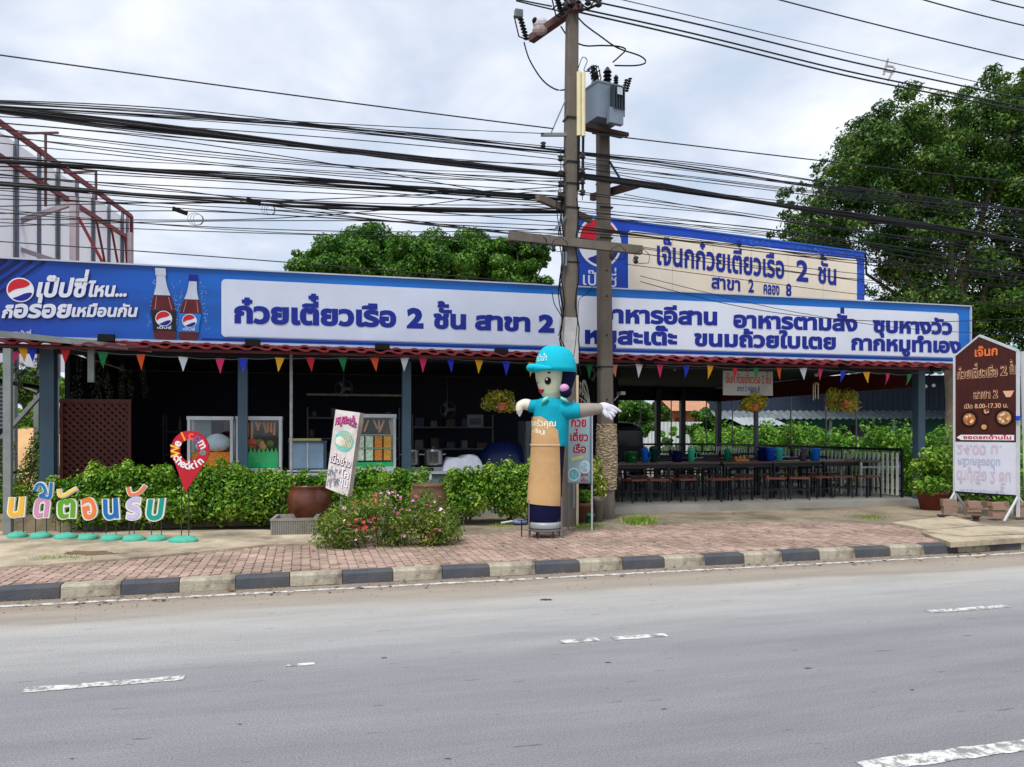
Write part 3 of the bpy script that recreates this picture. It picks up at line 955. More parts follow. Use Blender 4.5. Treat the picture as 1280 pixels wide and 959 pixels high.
# hedge outside the right side of the hall
for k, (v, lab) in enumerate(((-0.2, 'nearest bush of the side hedge, behind the terracotta planter'), (1.6, 'second bush of the side hedge, next to the corner post'), (3.4, 'third bush of the side hedge behind the picket fence'), (5.2, 'fourth bush of the side hedge behind the picket fence'), (7.0, 'fifth bush of the side hedge behind the picket fence'), (8.8, 'sixth bush of the side hedge behind the picket fence'), (10.6, 'seventh bush of the side hedge, far end'), (12.6, 'eighth bush of the side hedge, farthest back'))):
    shrub(18.35, v, 1.3, 2.1, 1.78 + R_(-.15, .15), 'bright green ' + lab, 200 + k, n=4200, size=0.11, mat=BACKG, group='bushes of the side hedge', z0=0.05, name='side_bush', base=0.0)
for k, (px, Yb) in enumerate(((1232, 21), (1290, 21))):
    x = (px - 640) / FPX * Yb
    u = (x - B.x) * B.c + (Yb - B.y) * B.s; v = -(x - B.x) * B.s + (Yb - B.y) * B.c
    shrub(u, v, 1.7, 1.6, 1.9, ['green bush behind the tall brown notice board', 'green bush at the right edge behind the notice board'][k], 230 + k, n=4200, size=0.11, mat=BACKG, group='bushes right of the notice board', z0=0.05, name='side_bush', base=0.0)

# ================================================================== RESTAURANT
rest = thing('restaurant_building', 'open-fronted roadside restaurant with slate posts, red tiled eave and dark interior', 'restaurant', B.pt(0, 0, 0), B.a)
UR = 16.4
FLOORM = M('hall_floor', (150, 148, 140), 0.6, var=0.15, scale=1.2, bump=0.15, dirt=0.35)
MB().span((0.3, -0.12, 0.0), (UR + 0.15, 8.7, SLAB)).build('floor', FLOORM, rest)
pm = lambda w: MB().span((-w / 2, -w / 2, 0), (w / 2, w / 2, 3.02))
posts = []
P0 = None
for u in (0.0, 2.9, 5.62, 8.4, UR):
    wdt = 0.2 if u == 0 else (0.15 if u < UR else 0.17)
    o = pm(wdt).build('post', SLATE, rest); o.location = (u, 0, 0 if u == 0 else SLAB - 0.02)
    if u: o.scale = (1, 1, (3.02 - SLAB) / 3.02)
for u, v in ((B.at(822, 500, 8.2)[0], 8.2), (B.at(853, 500, 8.2)[0], 8.2), (UR - .05, 8.2)):
    o = pm(0.15).build('post', DARKM, rest); o.location = (u, v, SLAB - 0.02); o.scale = (1, 1, 0.92)
o = pm(0.10).build('post', M('inner_post', (96, 98, 108), 0.5, dirt=0.2), rest); u_, z_ = B.at(945, 600, 5.6); o.location = (u_, 5.6, SLAB - 0.02); o.scale = (1, 1, 0.92)
MB().span((-0.9, -0.08, 2.88), (UR + 0.3, 0.08, 3.02)).build('front_beam', DARKM, rest)
u_, z_ = B.at(364, 500, -0.12)
MB().tube([(u_, -0.14, 0.3), (u_, -0.14, 3.0)], 0.026, 10).build('water_pipe', M('old_white_paint', (170, 172, 168), 0.6, var=0.2, scale=6, dirt=0.5), rest, label='thin weathered white pipe at the front')
# roof: dark underside, sheets, and the red curved tiles of the eave
MB().add([(-1.2, -0.55, 3.04), (UR + 0.45, -0.55, 3.04), (UR + 0.45, 4.2, 3.75), (-1.2, 4.2, 3.75), (-1.2, 8.9, 3.1), (UR + 0.45, 8.9, 3.1)], [(0, 1, 2, 3), (3, 2, 5, 4)]).build('roof_sheet', M('roof_dark', (70, 26, 24), 0.7), rest)
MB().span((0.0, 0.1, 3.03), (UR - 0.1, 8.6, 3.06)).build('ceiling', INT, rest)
TILE = M('roof_tile_red', (122, 26, 32), 0.6, var=0.22, scale=3, isl=0.12, dirt=0.25)
def tile():
    m = MB(); n = 8; W = 0.30; L = 0.42; th = 0.024
    prof = []
    for i in range(n + 1):
        t = i / n
        z = 0.020 * math.sin(2 * PI * t) + 0.016 * math.sin(PI * t)
        prof.append((t * (W + 0.03), z))
    vs = []
    for y, zz in ((0, 0), (L, 0.085)):
        for (x, z) in prof: vs.append((x, y, z + zz))
        for (x, z) in prof: vs.append((x, y, z + zz - th))
    k = n + 1; fs = []
    for i in range(n):
        fs.append((i, i + 1, 2 * k + i + 1, 2 * k + i))
        fs.append((i, k + i, k + i + 1, i + 1))
        fs.append((k + i, 3 * k + i, 3 * k + i + 1, k + i + 1))
    fs.append((0, 2 * k, 3 * k, k)); fs.append((n, k + n, 3 * k + n, 2 * k + n))
    return m.add(vs, fs)
tp = None
for row in range(2):
    for i in range(59):
        u = -1.15 + i * 0.30
        if tp is None:
            tp = tile().build('roof_tile', TILE, rest); o = tp
        else:
            o = clone(tp, rest)
        o.location = (u + row * .15, -0.72 + row * 0.11, 2.975 + row * 0.045 + R_(-0.004, 0.004)); o.rotation_euler = (0, 0, R_(-0.012, 0.012))
MB().span((-1.15, -0.62, 2.905), (UR + 0.45, -0.585, 2.945)).build('fascia_board', M('fascia_red', (92, 18, 22), 0.6, var=0.2, dirt=0.3), rest)
# walls
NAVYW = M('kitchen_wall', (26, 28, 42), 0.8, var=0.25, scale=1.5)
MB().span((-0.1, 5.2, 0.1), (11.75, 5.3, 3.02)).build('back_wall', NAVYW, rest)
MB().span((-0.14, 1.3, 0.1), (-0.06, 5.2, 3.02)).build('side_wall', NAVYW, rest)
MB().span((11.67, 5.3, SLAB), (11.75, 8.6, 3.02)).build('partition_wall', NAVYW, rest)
DRED = M('gable_cloth', (86, 14, 14), 0.8, var=0.15, scale=2)
MB().span((UR - 0.05, 0.1, 2.60), (UR + 0.02, 8.5, 3.02)).build('side_fascia', DRED, rest)
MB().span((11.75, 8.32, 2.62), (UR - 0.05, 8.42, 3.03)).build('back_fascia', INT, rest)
pp = None
for k, px in enumerate((1070, 1032, 988, 915)):
    for vv in np.linspace(0.5, 8.0, 300):
        if abs(((B.pt(UR, vv, 0)[0]) / B.pt(UR, vv, 0)[1]) * FPX + 640 - px) < 0.8:
            if pp is None:
                pp = o = MB().tube([(0, 0, SLAB + 0.9), (0, 0, 2.62)], 0.018, 8).build('thin_pole', GREYM, rest)
            else:
                o = clone(pp, rest)
            o.location = (UR, vv, 0); break
for px in (801, 839, 883):
    u_, z_ = B.at(px, 540, 8.3)
    o = clone(pp, rest); o.location = (u_, 8.3, 0)
# thin pale mottled rail deep in the kitchen
MB().span((3.9, 3.2, 2.42), (6.0, 3.24, 2.46)).build('shelf_rail', M('rail_worn', (150, 150, 120), 0.5, var=0.4, scale=12), rest)
# lattice screen and hanging plants at the left end
_ul = B.at(80, 500, .45)[0]
lt = B.root('lattice_screen', 'dark brown wooden lattice screen with diagonal slats, right of the first post', 'screen', _ul, 0.45, 0)
LW = B.at(162, 500, .45)[0] - _ul; LZ0, LZ1 = 0.45, 2.13
LATM = M('lattice_wood', (86, 36, 26), 0.55, var=0.25, scale=5, isl=0.1)
for a, b_ in (((-0.03, 0, LZ0), (-0.03, 0, LZ1)), ((LW + 0.0, 0, LZ0), (LW + 0.0, 0, LZ1)), ((-0.06, 0, LZ0), (LW + 0.03, 0, LZ0)), ((-0.06, 0, LZ1 + .03), (LW + 0.03, 0, LZ1 + .03))):
    MB().bar(a, b_, 0.05, 0.06).build('frame_rail', LATM, lt)
for s in (1, -1):
    d = -LW
    H = LZ1 - LZ0
    while d < H + 0.0:
        # z = LZ0 + d + x  (s=1) between x 0..LW
        x0 = max(0, -d); x1 = min(LW, H - d)
        if x1 - x0 > 0.06:
            A = (x0 if s == 1 else LW - x0, 0.008 * s, LZ0 + d + x0); Bq = (x1 if s == 1 else LW - x1, 0.008 * s, LZ0 + d + x1)
            MB().bar(A, Bq, 0.012, 0.045, up=(0, 1, 0)).build('slat', LATM, lt) if False else MB().bar(A, Bq, 0.045, 0.012, up=(0, 1, 0)).build('slat', LATM, lt)
        d += 0.115
MB().span((-0.02, 0.05, LZ0), (LW, 0.06, LZ1)).build('backing_board', M('lattice_backing', (46, 20, 18), 0.7), lt)

def hanging_vine(u, v, zt, l, seed, label):
    t = B.root('hanging_vine', label, 'hanging plant', u, v, 0, group='vines hanging at the left end')
    r = random.Random(seed); bl = []
    for _ in range(9):
        x = r.uniform(-.3, .3)
        bl.append((x, r.uniform(-.1, .1), zt - r.uniform(0, l), .05, .05, l * .3))
    leafobj('foliage', leaves(bl, 700, 0.04, 0.3, 1.5, 0.6, seed, 0), leafmat('vine_leaf', (40, 50, 36), (80, 92, 66), (130, 136, 110), 2), t)
    MB().tube([(0, 0, zt), (0, 0, 2.98)], 0.006, 5).build('cord', BLACKM, t)
hanging_vine(0.45, 0.6, 2.75, 1.5, 1, 'grey green vine hanging just right of the first slate post')
hanging_vine(0.9, 0.9, 2.7, 0.55, 2, 'short vine hanging over the lattice screen')
hanging_vine(-0.32, 0.3, 2.8, 0.4, 3, 'small dried vine hanging left of the first slate post, behind the blue pennant')

# counter with things on it
CV = 0.38
ct = B.root('serving_counter', 'long low grey serving counter with white top behind the hedge', 'counter', 2.0, CV, 0)
MB().span((0, -0.28, SLAB), (6.35, 0.45, 0.90)).build('front_panel', M('counter_grey', (118, 130, 136), 0.6, var=0.12, dirt=0.3), ct)
MB().span((-0.03, -0.33, 0.90), (6.4, 0.5, 0.94)).build('counter_top', M('counter_white', (188, 196, 200), 0.4, var=0.08, dirt=0.2), ct)
GL = glassmat()
def showcase(px0, px1, pyt, pyb, label, fill, v=CV - 0.2, depth=0.5):
    u0, z0 = B.at(px0, pyb, v); u1, _ = B.at(px1, pyb, v); z1 = B.at((px0 + px1) / 2, pyt, v)[1]; z0 = 0.945
    t = B.root('display_case', label, 'display case', u0, v, z0, group='snack display cases on the counter')
    W = u1 - u0; H = z1 - z0; f = 0.045
    for a, b_ in (((0, 0, 0), (f, f, H)), ((W - f, 0, 0), (W, f, H)), ((0, depth - f, 0), (f, depth, H)), ((W - f, depth - f, 0), (W, depth, H))):
        MB().span(a, b_).build('corner_post', WHITEM, t)
    MB().span((f, 0, 0), (W - f, depth, 0.09)).build('base', WHITEM, t)
    MB().span((-0.01, -0.01, H), (W + 0.01, depth + 0.01, H + 0.06)).build('top_board', WHITEM, t)
    MB().span((f, 0.012, 0.09), (W - f, 0.018, H)).build('glass_pane', GL, t)
    fill(t, W, H, depth)
    return t
GRN = M('green_paper', (30, 196, 112), 0.7, var=0.1)
def zig(t, W, H, d):
    P = [(0.06, 0.1)] + [(W - 0.06, 0.1)]
    n = 9
    for i in range(2 * n + 1):
        x = W - 0.06 - (W - 0.12) * i / (2 * n)
        P.append((x, H * .40 + (0.07 if i % 2 else -0.02)))
    MB().poly(P, lambda x, z, q: (x, 0.05 + q, z), 0.006).build('zigzag_paper', GRN, t)
    r = random.Random(3)
    for i in range(10):
        c = [(240, 110, 60), (250, 180, 110), (250, 220, 170), (230, 60, 40), (90, 140, 40)][i % 5]
        MB().ball((0.12 + (W - .24) * r.random(), 0.16 + .2 * r.random(), H * .48 + .1 * r.random()), (0.07, .06, .06), 8, 6).build('fruit', M('fruit_%d' % (i % 5), c, 0.5), t)
    for i in range(9):
        x = 0.12 + (W - .24) * i / 8
        MB().tube([(x, .2, H - .04), (x + r.uniform(-.05, .05), .2, H - .04 - r.uniform(.1, .3))], 0.02, 6).build('sausage_string', M('sausage', (220, 130, 70), 0.5, var=.3), t)
def bags(t, W, H, d):
    MB().span((0.05, 0.12, 0.09), (W - .05, 0.42, 0.36)).build('snack_stack', M('snack_orange', (250, 140, 44), 0.6, var=0.35, scale=24), t)
    m = MB()
    r = random.Random(4)
    m.ball((W * .62, .26, .52), (W * .3, .14, .16), 12, 8)
    m.ball((W * .35, .26, .46), (W * .25, .12, .1), 12, 8)
    m.smooth().build('plastic_bags', M('clear_bag', (222, 234, 242), 0.25, var=0.15, scale=12), t)
    MB().span((0.05, 0.42, 0.1), (W * .45, 0.46, H)).build('back_panel', M('pale_panel', (140, 160, 164), 0.5), t)
def rows(t, W, H, d):
    cols = [(240, 246, 226), (222, 244, 210), (255, 146, 40), (255, 176, 64)]
    n = 4
    for r_ in range(2):
        for i in range(n):
            x0 = 0.06 + (W - .12) * i / n
            o = MB().span((x0 + .012, 0.08, 0.2 + r_ * .23), (x0 + (W - .12) / n - .02, 0.2, 0.40 + r_ * .23)).build('snack_pack', M('snack_pack_%d' % i, cols[i], 0.6, var=.4, scale=30), t)
    MB().span((0.05, 0.05, 0.09), (W - .05, 0.06, 0.17)).build('green_edging', GRN, t)
    for z in (.41, .645):
        MB().span((0.045, 0.06, z), (W - .045, 0.3, z + .012)).build('shelf', M('shelf_green', (196, 226, 190), 0.4), t)
    r = random.Random(9)
    for i in range(7):
        x = .1 + (W - .2) * i / 6
        MB().tube([(x, .18, H - .04), (x + r.uniform(-.08, .08), .18, H - .04 - r.uniform(.15, .27))], 0.018, 5).build('rolled_snack', M('rolled', (226, 160, 110), 0.6, var=.3), t)
showcase(234, 291, 525, 588, 'white framed glass case with clear plastic bags behind the map pin sign', bags)
showcase(295, 352, 525, 592, 'white framed glass case with zigzag green paper and red fruit, behind the second post', zig)
showcase(441, 495, 522, 584, 'white framed glass case with rows of white and orange snacks', rows)
# dark steel cabinet
u0, _ = B.at(361, 580, CV); u1, _ = B.at(408, 580, CV)
t = B.root('glass_cabinet', 'dark steel food cabinet with two sliding panes and a yellow strip on top', 'cabinet', u0, CV - 0.1, 0.945)
W = u1 - u0; H = 0.52
SB = M('cabinet_steel', (70, 88, 108), 0.35, 0.4, var=.1)
MB().span((0, 0.42, 0), (W, 0.46, H)).build('back_panel', SB, t)
MB().span((0, 0, 0), (W, 0.46, 0.07)).build('base', SB, t)
MB().span((-.01, -.01, H), (W + .01, .47, H + .03)).build('top_panel', SB, t)
for x in (0, W - .04):
    MB().span((x, 0, .07), (x + .04, .42, H)).build('side_panel', SB, t)
for x in (0.04, W / 2):
    MB().span((x, .02, .07), (x + W / 2 - .05, .03, H)).build('sliding_pane', M('pane_blue', (140, 164, 188), 0.12, var=.12), t)
MB().span((W / 2 - .015, 0.0, .07), (W / 2 + .01, .018, H)).build('pane_rail', WHITEM, t)
MB().span((0, .1, H + .031), (W * .86, .3, H + .07)).build('yellow_strip', M('yellow_strip', (206, 206, 120), 0.5), t)
MB().span((-.03, -.06, 0.02), (W + .03, -.011, 0.045)).build('front_ledge', WHITEM, t)
# pots on gas stoves
STEEL = M('pot_steel', (170, 170, 172), 0.25, 0.85, var=.1)
for k, (px0, px1, lab) in enumerate(((503, 524, 'steel cooking pot with lid half hidden by the third slate post'), (530, 553, 'steel cooking pot with lid between the third post and the white cloth'))):
    u0, _ = B.at(px0, 578, CV); u1, _ = B.at(px1, 578, CV); rr = (u1 - u0) / 2
    t = B.root('cooking_pot', lab, 'pot', (u0 + u1) / 2, CV, 1.045, group='pots on the counter stoves')
    MB().lathe([(rr * .92, 0), (rr, .04), (rr, .24), (rr * 1.05, .25), (rr * 1.05, .262)], n=20).smooth().build('pot_body', STEEL, t)
    MB().lathe([(rr * 1.03, .264), (rr * .8, .29), (rr * .2, .305), (.03, .305), (.03, .34)], n=20).smooth().build('lid', STEEL, t)
    for s in (-1, 1):
        MB().tube([(s * rr * .98, -.05, .19), (s * (rr + .05), -.05, .2), (s * (rr + .05), .05, .2), (s * rr * .98, .05, .19)], .008, 6).build('handle', STEEL, t)
    t = B.root('gas_stove', 'low gas stove under the ' + ['left' , 'right'][k] + ' steel pot on the counter', 'stove', (u0 + u1) / 2, CV, 0.945, group='stoves on the counter')
    MB().span((-rr - .05, -.16, 0), (rr + .05, .16, .07)).build('stove_body', M('stove_grey', (130, 136, 140), 0.4, .3, var=.15), t)
    MB().span((-rr - .02, -.17, .01), (-.02, -.161, .06)).build('control_panel', BLACKM, t)
    MB().lathe([(.09, .07), (.11, .1)], n=14).build('pot_rest', BLACKM, t)
# white cloth over a basket
u0, _ = B.at(553, 585, CV); u1, _ = B.at(601, 585, CV)
W = (u1 - u0)
m = MB(); n = 18; k2 = 10; vs = []; r = random.Random(2)
for j in range(k2 + 1):
    for i in range(n + 1):
        x = -W / 2 + W * i / n; y = -.24 + .48 * j / k2
        e_ = min(1, (1 - abs(2 * i / n - 1)) * 4) ** .5 * min(1, (1 - abs(2 * j / k2 - 1)) * 4) ** .5
        z = (.25 + .03 * math.sin(x * 9) + .02 * math.sin(x * 25 + y * 9)) * e_
        vs.append((x * (1 + .08 * (1 - e_)), y, z))
m.add(vs, [(j * (n + 1) + i, j * (n + 1) + i + 1, (j + 1) * (n + 1) + i + 1, (j + 1) * (n + 1) + i) for j in range(k2) for i in range(n)])
tag(m.smooth().build('covering_cloth', M('cloth_white', (196, 200, 216), 0.9, var=.1, scale=8, bump=.3), loc=B.pt((u0 + u1) / 2, CV, .946), rz=B.a), 'white cloth draped in a low mound on the counter, right of the pots', 'cloth')
# blue covered trolley and a small picture inside
t = B.root('covered_trolley', 'dark blue plastic covered trolley inside the kitchen, left of the hanging basket', 'trolley', 7.7, 1.3, SLAB)
m = MB(); BLUEP = M('tarp_blue', (26, 40, 92), 0.4, var=.25, scale=6)
m.lathe([(.5, 0.3), (.52, .6), (.46, .95), (.3, 1.16), (.08, 1.24)], n=14, sx=1.1, sy=.7).smooth().build('plastic_cover', BLUEP, t)
for x in (-.4, .4):
    for y in (-.2, .2):
        MB().tube([(x, y, 0), (x, y, .35)], .015, 6).build('leg', GREYM, t)
t = B.root('upright_fridge', 'grey upright fridge with a glass door, left of the inflatable figure', 'fridge', 8.05, 0.9, SLAB)
GF = M('fridge_grey', (104, 112, 120), 0.4, .1, var=.1)
MB().span((0, 0.04, 0), (.56, .6, 1.62)).build('cabinet_body', GF, t)
MB().span((0, -.01, 1.42), (.56, .038, 1.62)).build('header_panel', GF, t)
MB().span((.02, 0.0, .1), (.54, .03, 1.40)).build('door', GF, t)
MB().span((.08, -.012, .2), (.48, -.002, 1.34)).build('door_glass', M('fridge_glass', (24, 58, 66), 0.08, var=.2), t)
for z in (.55, .95):
    MB().span((.08, -.02, z), (.48, -.013, z + .025)).build('shelf_edge', WHITEM, t)
MB().span((.36, -.024, .7), (.43, -.02, .85)).build('sticker', WHITEP, t)
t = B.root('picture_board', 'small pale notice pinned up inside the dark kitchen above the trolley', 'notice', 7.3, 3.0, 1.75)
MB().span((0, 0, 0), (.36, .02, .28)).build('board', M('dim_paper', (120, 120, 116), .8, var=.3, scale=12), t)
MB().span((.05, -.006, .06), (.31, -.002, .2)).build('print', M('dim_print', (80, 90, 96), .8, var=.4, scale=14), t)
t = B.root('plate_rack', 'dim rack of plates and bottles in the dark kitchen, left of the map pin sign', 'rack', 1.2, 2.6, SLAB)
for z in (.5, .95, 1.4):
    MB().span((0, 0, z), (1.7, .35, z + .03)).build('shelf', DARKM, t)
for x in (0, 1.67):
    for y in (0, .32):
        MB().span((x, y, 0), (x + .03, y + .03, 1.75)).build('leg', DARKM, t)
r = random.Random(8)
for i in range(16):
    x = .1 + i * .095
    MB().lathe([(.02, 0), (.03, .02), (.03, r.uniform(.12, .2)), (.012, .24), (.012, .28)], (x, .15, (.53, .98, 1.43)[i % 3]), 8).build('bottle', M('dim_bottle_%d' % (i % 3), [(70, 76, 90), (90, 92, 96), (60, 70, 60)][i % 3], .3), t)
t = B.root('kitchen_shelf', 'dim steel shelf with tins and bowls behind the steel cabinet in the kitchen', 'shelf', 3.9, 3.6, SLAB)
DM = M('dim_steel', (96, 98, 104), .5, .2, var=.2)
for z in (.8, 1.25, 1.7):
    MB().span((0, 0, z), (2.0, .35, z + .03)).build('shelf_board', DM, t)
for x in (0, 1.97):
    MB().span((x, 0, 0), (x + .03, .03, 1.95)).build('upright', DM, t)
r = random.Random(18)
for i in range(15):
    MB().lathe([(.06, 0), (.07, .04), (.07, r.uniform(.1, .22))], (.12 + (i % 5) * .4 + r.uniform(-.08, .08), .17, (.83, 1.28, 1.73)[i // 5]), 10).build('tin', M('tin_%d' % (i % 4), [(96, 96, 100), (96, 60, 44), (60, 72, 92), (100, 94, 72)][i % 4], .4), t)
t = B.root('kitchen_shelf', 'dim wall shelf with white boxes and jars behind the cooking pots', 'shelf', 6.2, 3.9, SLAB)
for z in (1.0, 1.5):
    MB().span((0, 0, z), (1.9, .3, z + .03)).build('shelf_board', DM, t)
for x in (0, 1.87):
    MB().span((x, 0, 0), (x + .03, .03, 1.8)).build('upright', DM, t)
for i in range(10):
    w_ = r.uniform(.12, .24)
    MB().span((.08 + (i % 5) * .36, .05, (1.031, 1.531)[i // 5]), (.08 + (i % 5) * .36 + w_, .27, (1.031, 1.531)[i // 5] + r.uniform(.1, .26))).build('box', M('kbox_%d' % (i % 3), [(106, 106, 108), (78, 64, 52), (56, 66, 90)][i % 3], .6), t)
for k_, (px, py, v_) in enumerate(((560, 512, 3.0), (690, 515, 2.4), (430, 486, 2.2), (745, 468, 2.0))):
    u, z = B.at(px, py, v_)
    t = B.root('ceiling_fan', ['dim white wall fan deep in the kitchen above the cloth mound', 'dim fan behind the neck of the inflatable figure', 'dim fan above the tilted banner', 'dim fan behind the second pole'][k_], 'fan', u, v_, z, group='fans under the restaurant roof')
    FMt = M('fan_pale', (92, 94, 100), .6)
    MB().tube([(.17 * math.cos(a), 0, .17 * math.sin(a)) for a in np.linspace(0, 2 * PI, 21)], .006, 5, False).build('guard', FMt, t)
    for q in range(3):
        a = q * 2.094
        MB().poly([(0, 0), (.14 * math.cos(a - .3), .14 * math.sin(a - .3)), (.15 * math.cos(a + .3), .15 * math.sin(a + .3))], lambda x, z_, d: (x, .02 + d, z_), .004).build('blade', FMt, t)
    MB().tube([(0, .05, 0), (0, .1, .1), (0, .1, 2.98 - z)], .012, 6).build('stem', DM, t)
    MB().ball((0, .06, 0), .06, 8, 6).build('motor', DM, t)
t = B.root('red_stool', 'red plastic stool behind the hedge left of the map pin sign', 'stool', *[*B.at(207, 600, 0.6)][:1], 0.6, 0.25)
RPL = M('red_plastic', (170, 20, 34), .35)
MB().span((-.16, -.16, .58), (.16, .16, .63)).build('seat', RPL, t)
for x in (-.13, .13):
    for y in (-.13, .13):
        MB().bar((x * 1.15, y * 1.15, 0), (x, y, .58), .035).build('leg', RPL, t)

# hanging baskets of flowers
def basket(px, py, wpx, v, label, seed, pot=(0, 0)):
    u, z = B.at(px, py, v)
    Y = B.pt(u, v, 0)[1]; k = Y / FPX
    t = B.root('hanging_basket', label, 'hanging basket', u, v, z, group='hanging flower baskets along the eave')
    W = wpx * k / 2 * 1.15
    MB().lathe([(.07, -.09), (.095, .02), (.105, .02), (.105, .045)], (pot[0], -.10, 0), 14).build('pot', M('hanging_pot', (176, 92, 64), .8, var=.1), t)
    r = random.Random(seed)
    bl = [(r.uniform(-.6, .6) * W, r.uniform(-.15, .2), r.uniform(-.25, .6) * W * .8 + .02, W * .34, W * .3, W * .3) for _ in range(14)]
    leafobj('foliage', leaves(bl, 2600, .055, .4, .4, .8, seed, .4), leafmat('basket_leaf', (90, 120, 36), (190, 190, 60), (250, 220, 100), 8, .4), t)
    V = leaves(bl, 90, .05, .8, 0, .1, seed + 1, .2)
    leafobj('flower', V, M('flower_%d' % (seed % 3), [(225, 225, 205), (220, 160, 60), (216, 120, 70)][seed % 3], .6, isl=.2), t, kind='stuff')
    for s in (-1, 1):
        MB().tube([(s * .1 + pot[0], -.1, .04), (0, 0, .35), (0, 0, 2.95 - z)], .004, 4).build('hanger', BLACKM, t)
    return t
basket(626, 507, 42, -.05, 'flower basket with small terracotta pot hanging left of the inflatable figure', 3)
basket(939, 508, 40, .25, 'orange and yellow flower basket hanging under the white notice board', 4, (0, .1))
basket(1054, 505, 44, .25, 'yellow flower basket with square pot hanging right of the wind chime', 5, (0, 0))
u, z = B.at(1020, 487, -.02)
t = B.root('wind_chime', 'small wooden wind chime hanging between two flower baskets', 'wind chime', u, -.02, z)
MB().lathe([(.07, .1), (.055, .13), (.02, .15)], n=10).build('cap', M('chime_wood', (150, 120, 84), .6), t)
for k in range(5):
    a = k * 2 * PI / 5
    MB().tube([(.05 * math.cos(a), .05 * math.sin(a), .1), (.05 * math.cos(a), .05 * math.sin(a), -.16 - .03 * (k % 3))], .011, 6).build('chime_tube', M('chime_tube', (176, 160, 130), .5), t)
MB().ball((0, 0, .3), .04, 8, 6).build('bead', M('chime_bead', (170, 140, 110), .6), t)
MB().tube([(0, 0, .15), (0, 0, 2.98 - z)], .004, 4).build('cord', BLACKM, t)

# hanging notice board
u0, z0 = B.at(904, 494, .15); u1, _ = B.at(966, 494, .15); _, z1 = B.at(935, 464, .15)
t = B.root('notice_board', 'white notice board with red and blue writing hanging under the eave', 'sign', u0, .15, z0)
W = u1 - u0; H = z1 - z0
MB().span((0, 0, 0), (W, .025, H)).build('board', M('board_grey', (176, 176, 164), .7, var=.12, dirt=.3), t)
fl = lambda x, z, d: (x, d, z)
m = MB(); write(m, 'เจ๊นก ก๋วยเตี๋ยวเรือ 2 ชั้น', .05, W - .05, H * .50, .13, fl, .012, -.004); m.build('lettering', M('ink_red', (176, 24, 40), .6), t)
m = MB(); write(m, 'สาขา 2 คลอง 8', W * .27, W * .73, H * .17, .085, fl, .015, -.004); m.build('lettering', NAVYP, t)
for x in (.1, W - .1):
    MB().tube([(x, .012, H), (x, .012, 2.98 - z0)], .004, 4).build('hanger', BLACKM, t)
# little lamps and a camera under the roof
for k, (px, py, v, lab) in enumerate(((776, 492, 1.2, 'white security camera under the roof beside the second pole'),)):
    u, z = B.at(px, py, v)
    t = B.root('security_camera', lab, 'camera', u, v, z)
    MB().span((-.05, -.13, -.03), (.05, .1, .035)).build('housing', WHITEM, t)
    MB().lathe([(.028, 0), (.028, .03)], (0, 0, 0), 10).build('lens', BLACKM, t)
    MB().bar((0, .05, 0), (-.1, .1, -.14), .025).build('bracket', WHITEM, t)
u, z = B.at(748, 513, .5)

# side fence of the hall: dark rails, white pickets
PICK = M('picket_white', (232, 235, 232), .6, var=.12, dirt=.25)
def picket_fence(u0, v0, ang, L, label):
    t = B.root('picket_fence', label, 'fence', u0, v0, SLAB, ang, 'fences round the dining hall')
    n = int(L / .145)
    p0 = None
    for i in range(n):
        if p0 is None:
            p0 = o = MB().span((-.03, .02, .04), (.03, .035, .96)).build('picket', PICK, t)
        else:
            o = clone(p0, t)
        o.location = (.1 + i * .145, 0, 0)
    for z in (.12, .45, .78, 1.0):
        MB().span((0, -.02, z), (L, .018, z + (.035 if z < 1 else .06))).build('rail', DARKM, t)
    m0 = None
    for i in range(int(L / 2) + 1):
        MB().span((i * 2 - .025, -.03, 0), (i * 2 + .025, .015, 1.02)).build('fence_post', DARKM, t)
    return t
picket_fence(UR - .12, 0.35, PI / 2, 8.0, 'dark railing with white pickets along the right side of the hall')
picket_fence(11.8, 8.25, 0, 4.4, 'dark railing with white pickets across the back of the hall')

# dining tables and chairs
TBL = M('table_top', (84, 62, 52), .45, var=.2, scale=5)
def dining_table(label, u, v, first=[None]):
    if first[0] is None:
        t = B.root('dining_table', label, 'table', u, v, SLAB, group='dining tables of the hall')
        MB().span((-.6, -.35, .74), (.6, .35, .78)).build('tabletop', TBL, t)
        for x in (-.55, .55):
            for y in (-.3, .3):
                MB().span((x - .02, y - .02, 0), (x + .02, y + .02, .74)).build('leg', DARKM, t)
        MB().span((-.55, -.31, .66), (.55, -.29, .74)).build('apron_rail', DARKM, t)
        MB().span((-.55, .29, .66), (.55, .31, .74)).build('apron_rail', DARKM, t)
        first[0] = t
        return t
    return dup(first[0], B.pt(u, v, SLAB), B.a, label)
SEATW = M('chair_seat', (116, 66, 50), .5, var=.2)
def chair(label, u, v, rot, first=[None]):
    if first[0] is None:
        t = B.root('dining_chair', label, 'chair', u, v, SLAB, rot, 'dining chairs of the hall')
        MB().span((-.2, -.2, .43), (.2, .2, .47)).build('seat', SEATW, t)
        for x in (-.18, .18):
            MB().bar((x * 1.05, -.19, 0), (x, -.18, .43), .028).build('leg', DARKM, t)
            MB().bar((x * 1.05, .22, 0), (x, .2, .86), .028).build('leg', DARKM, t)
        for z in (.56, .68, .80):
            MB().span((-.17, .19, z), (.17, .21, z + .05)).build('back_slat', DARKM, t)
        for z in (.15, .28):
            MB().span((-.18, -.2, z), (.18, -.185, z + .02)).build('stretcher', DARKM, t)
        first[0] = t
        return t
    return dup(first[0], B.pt(u, v, SLAB), B.a + rot, label)
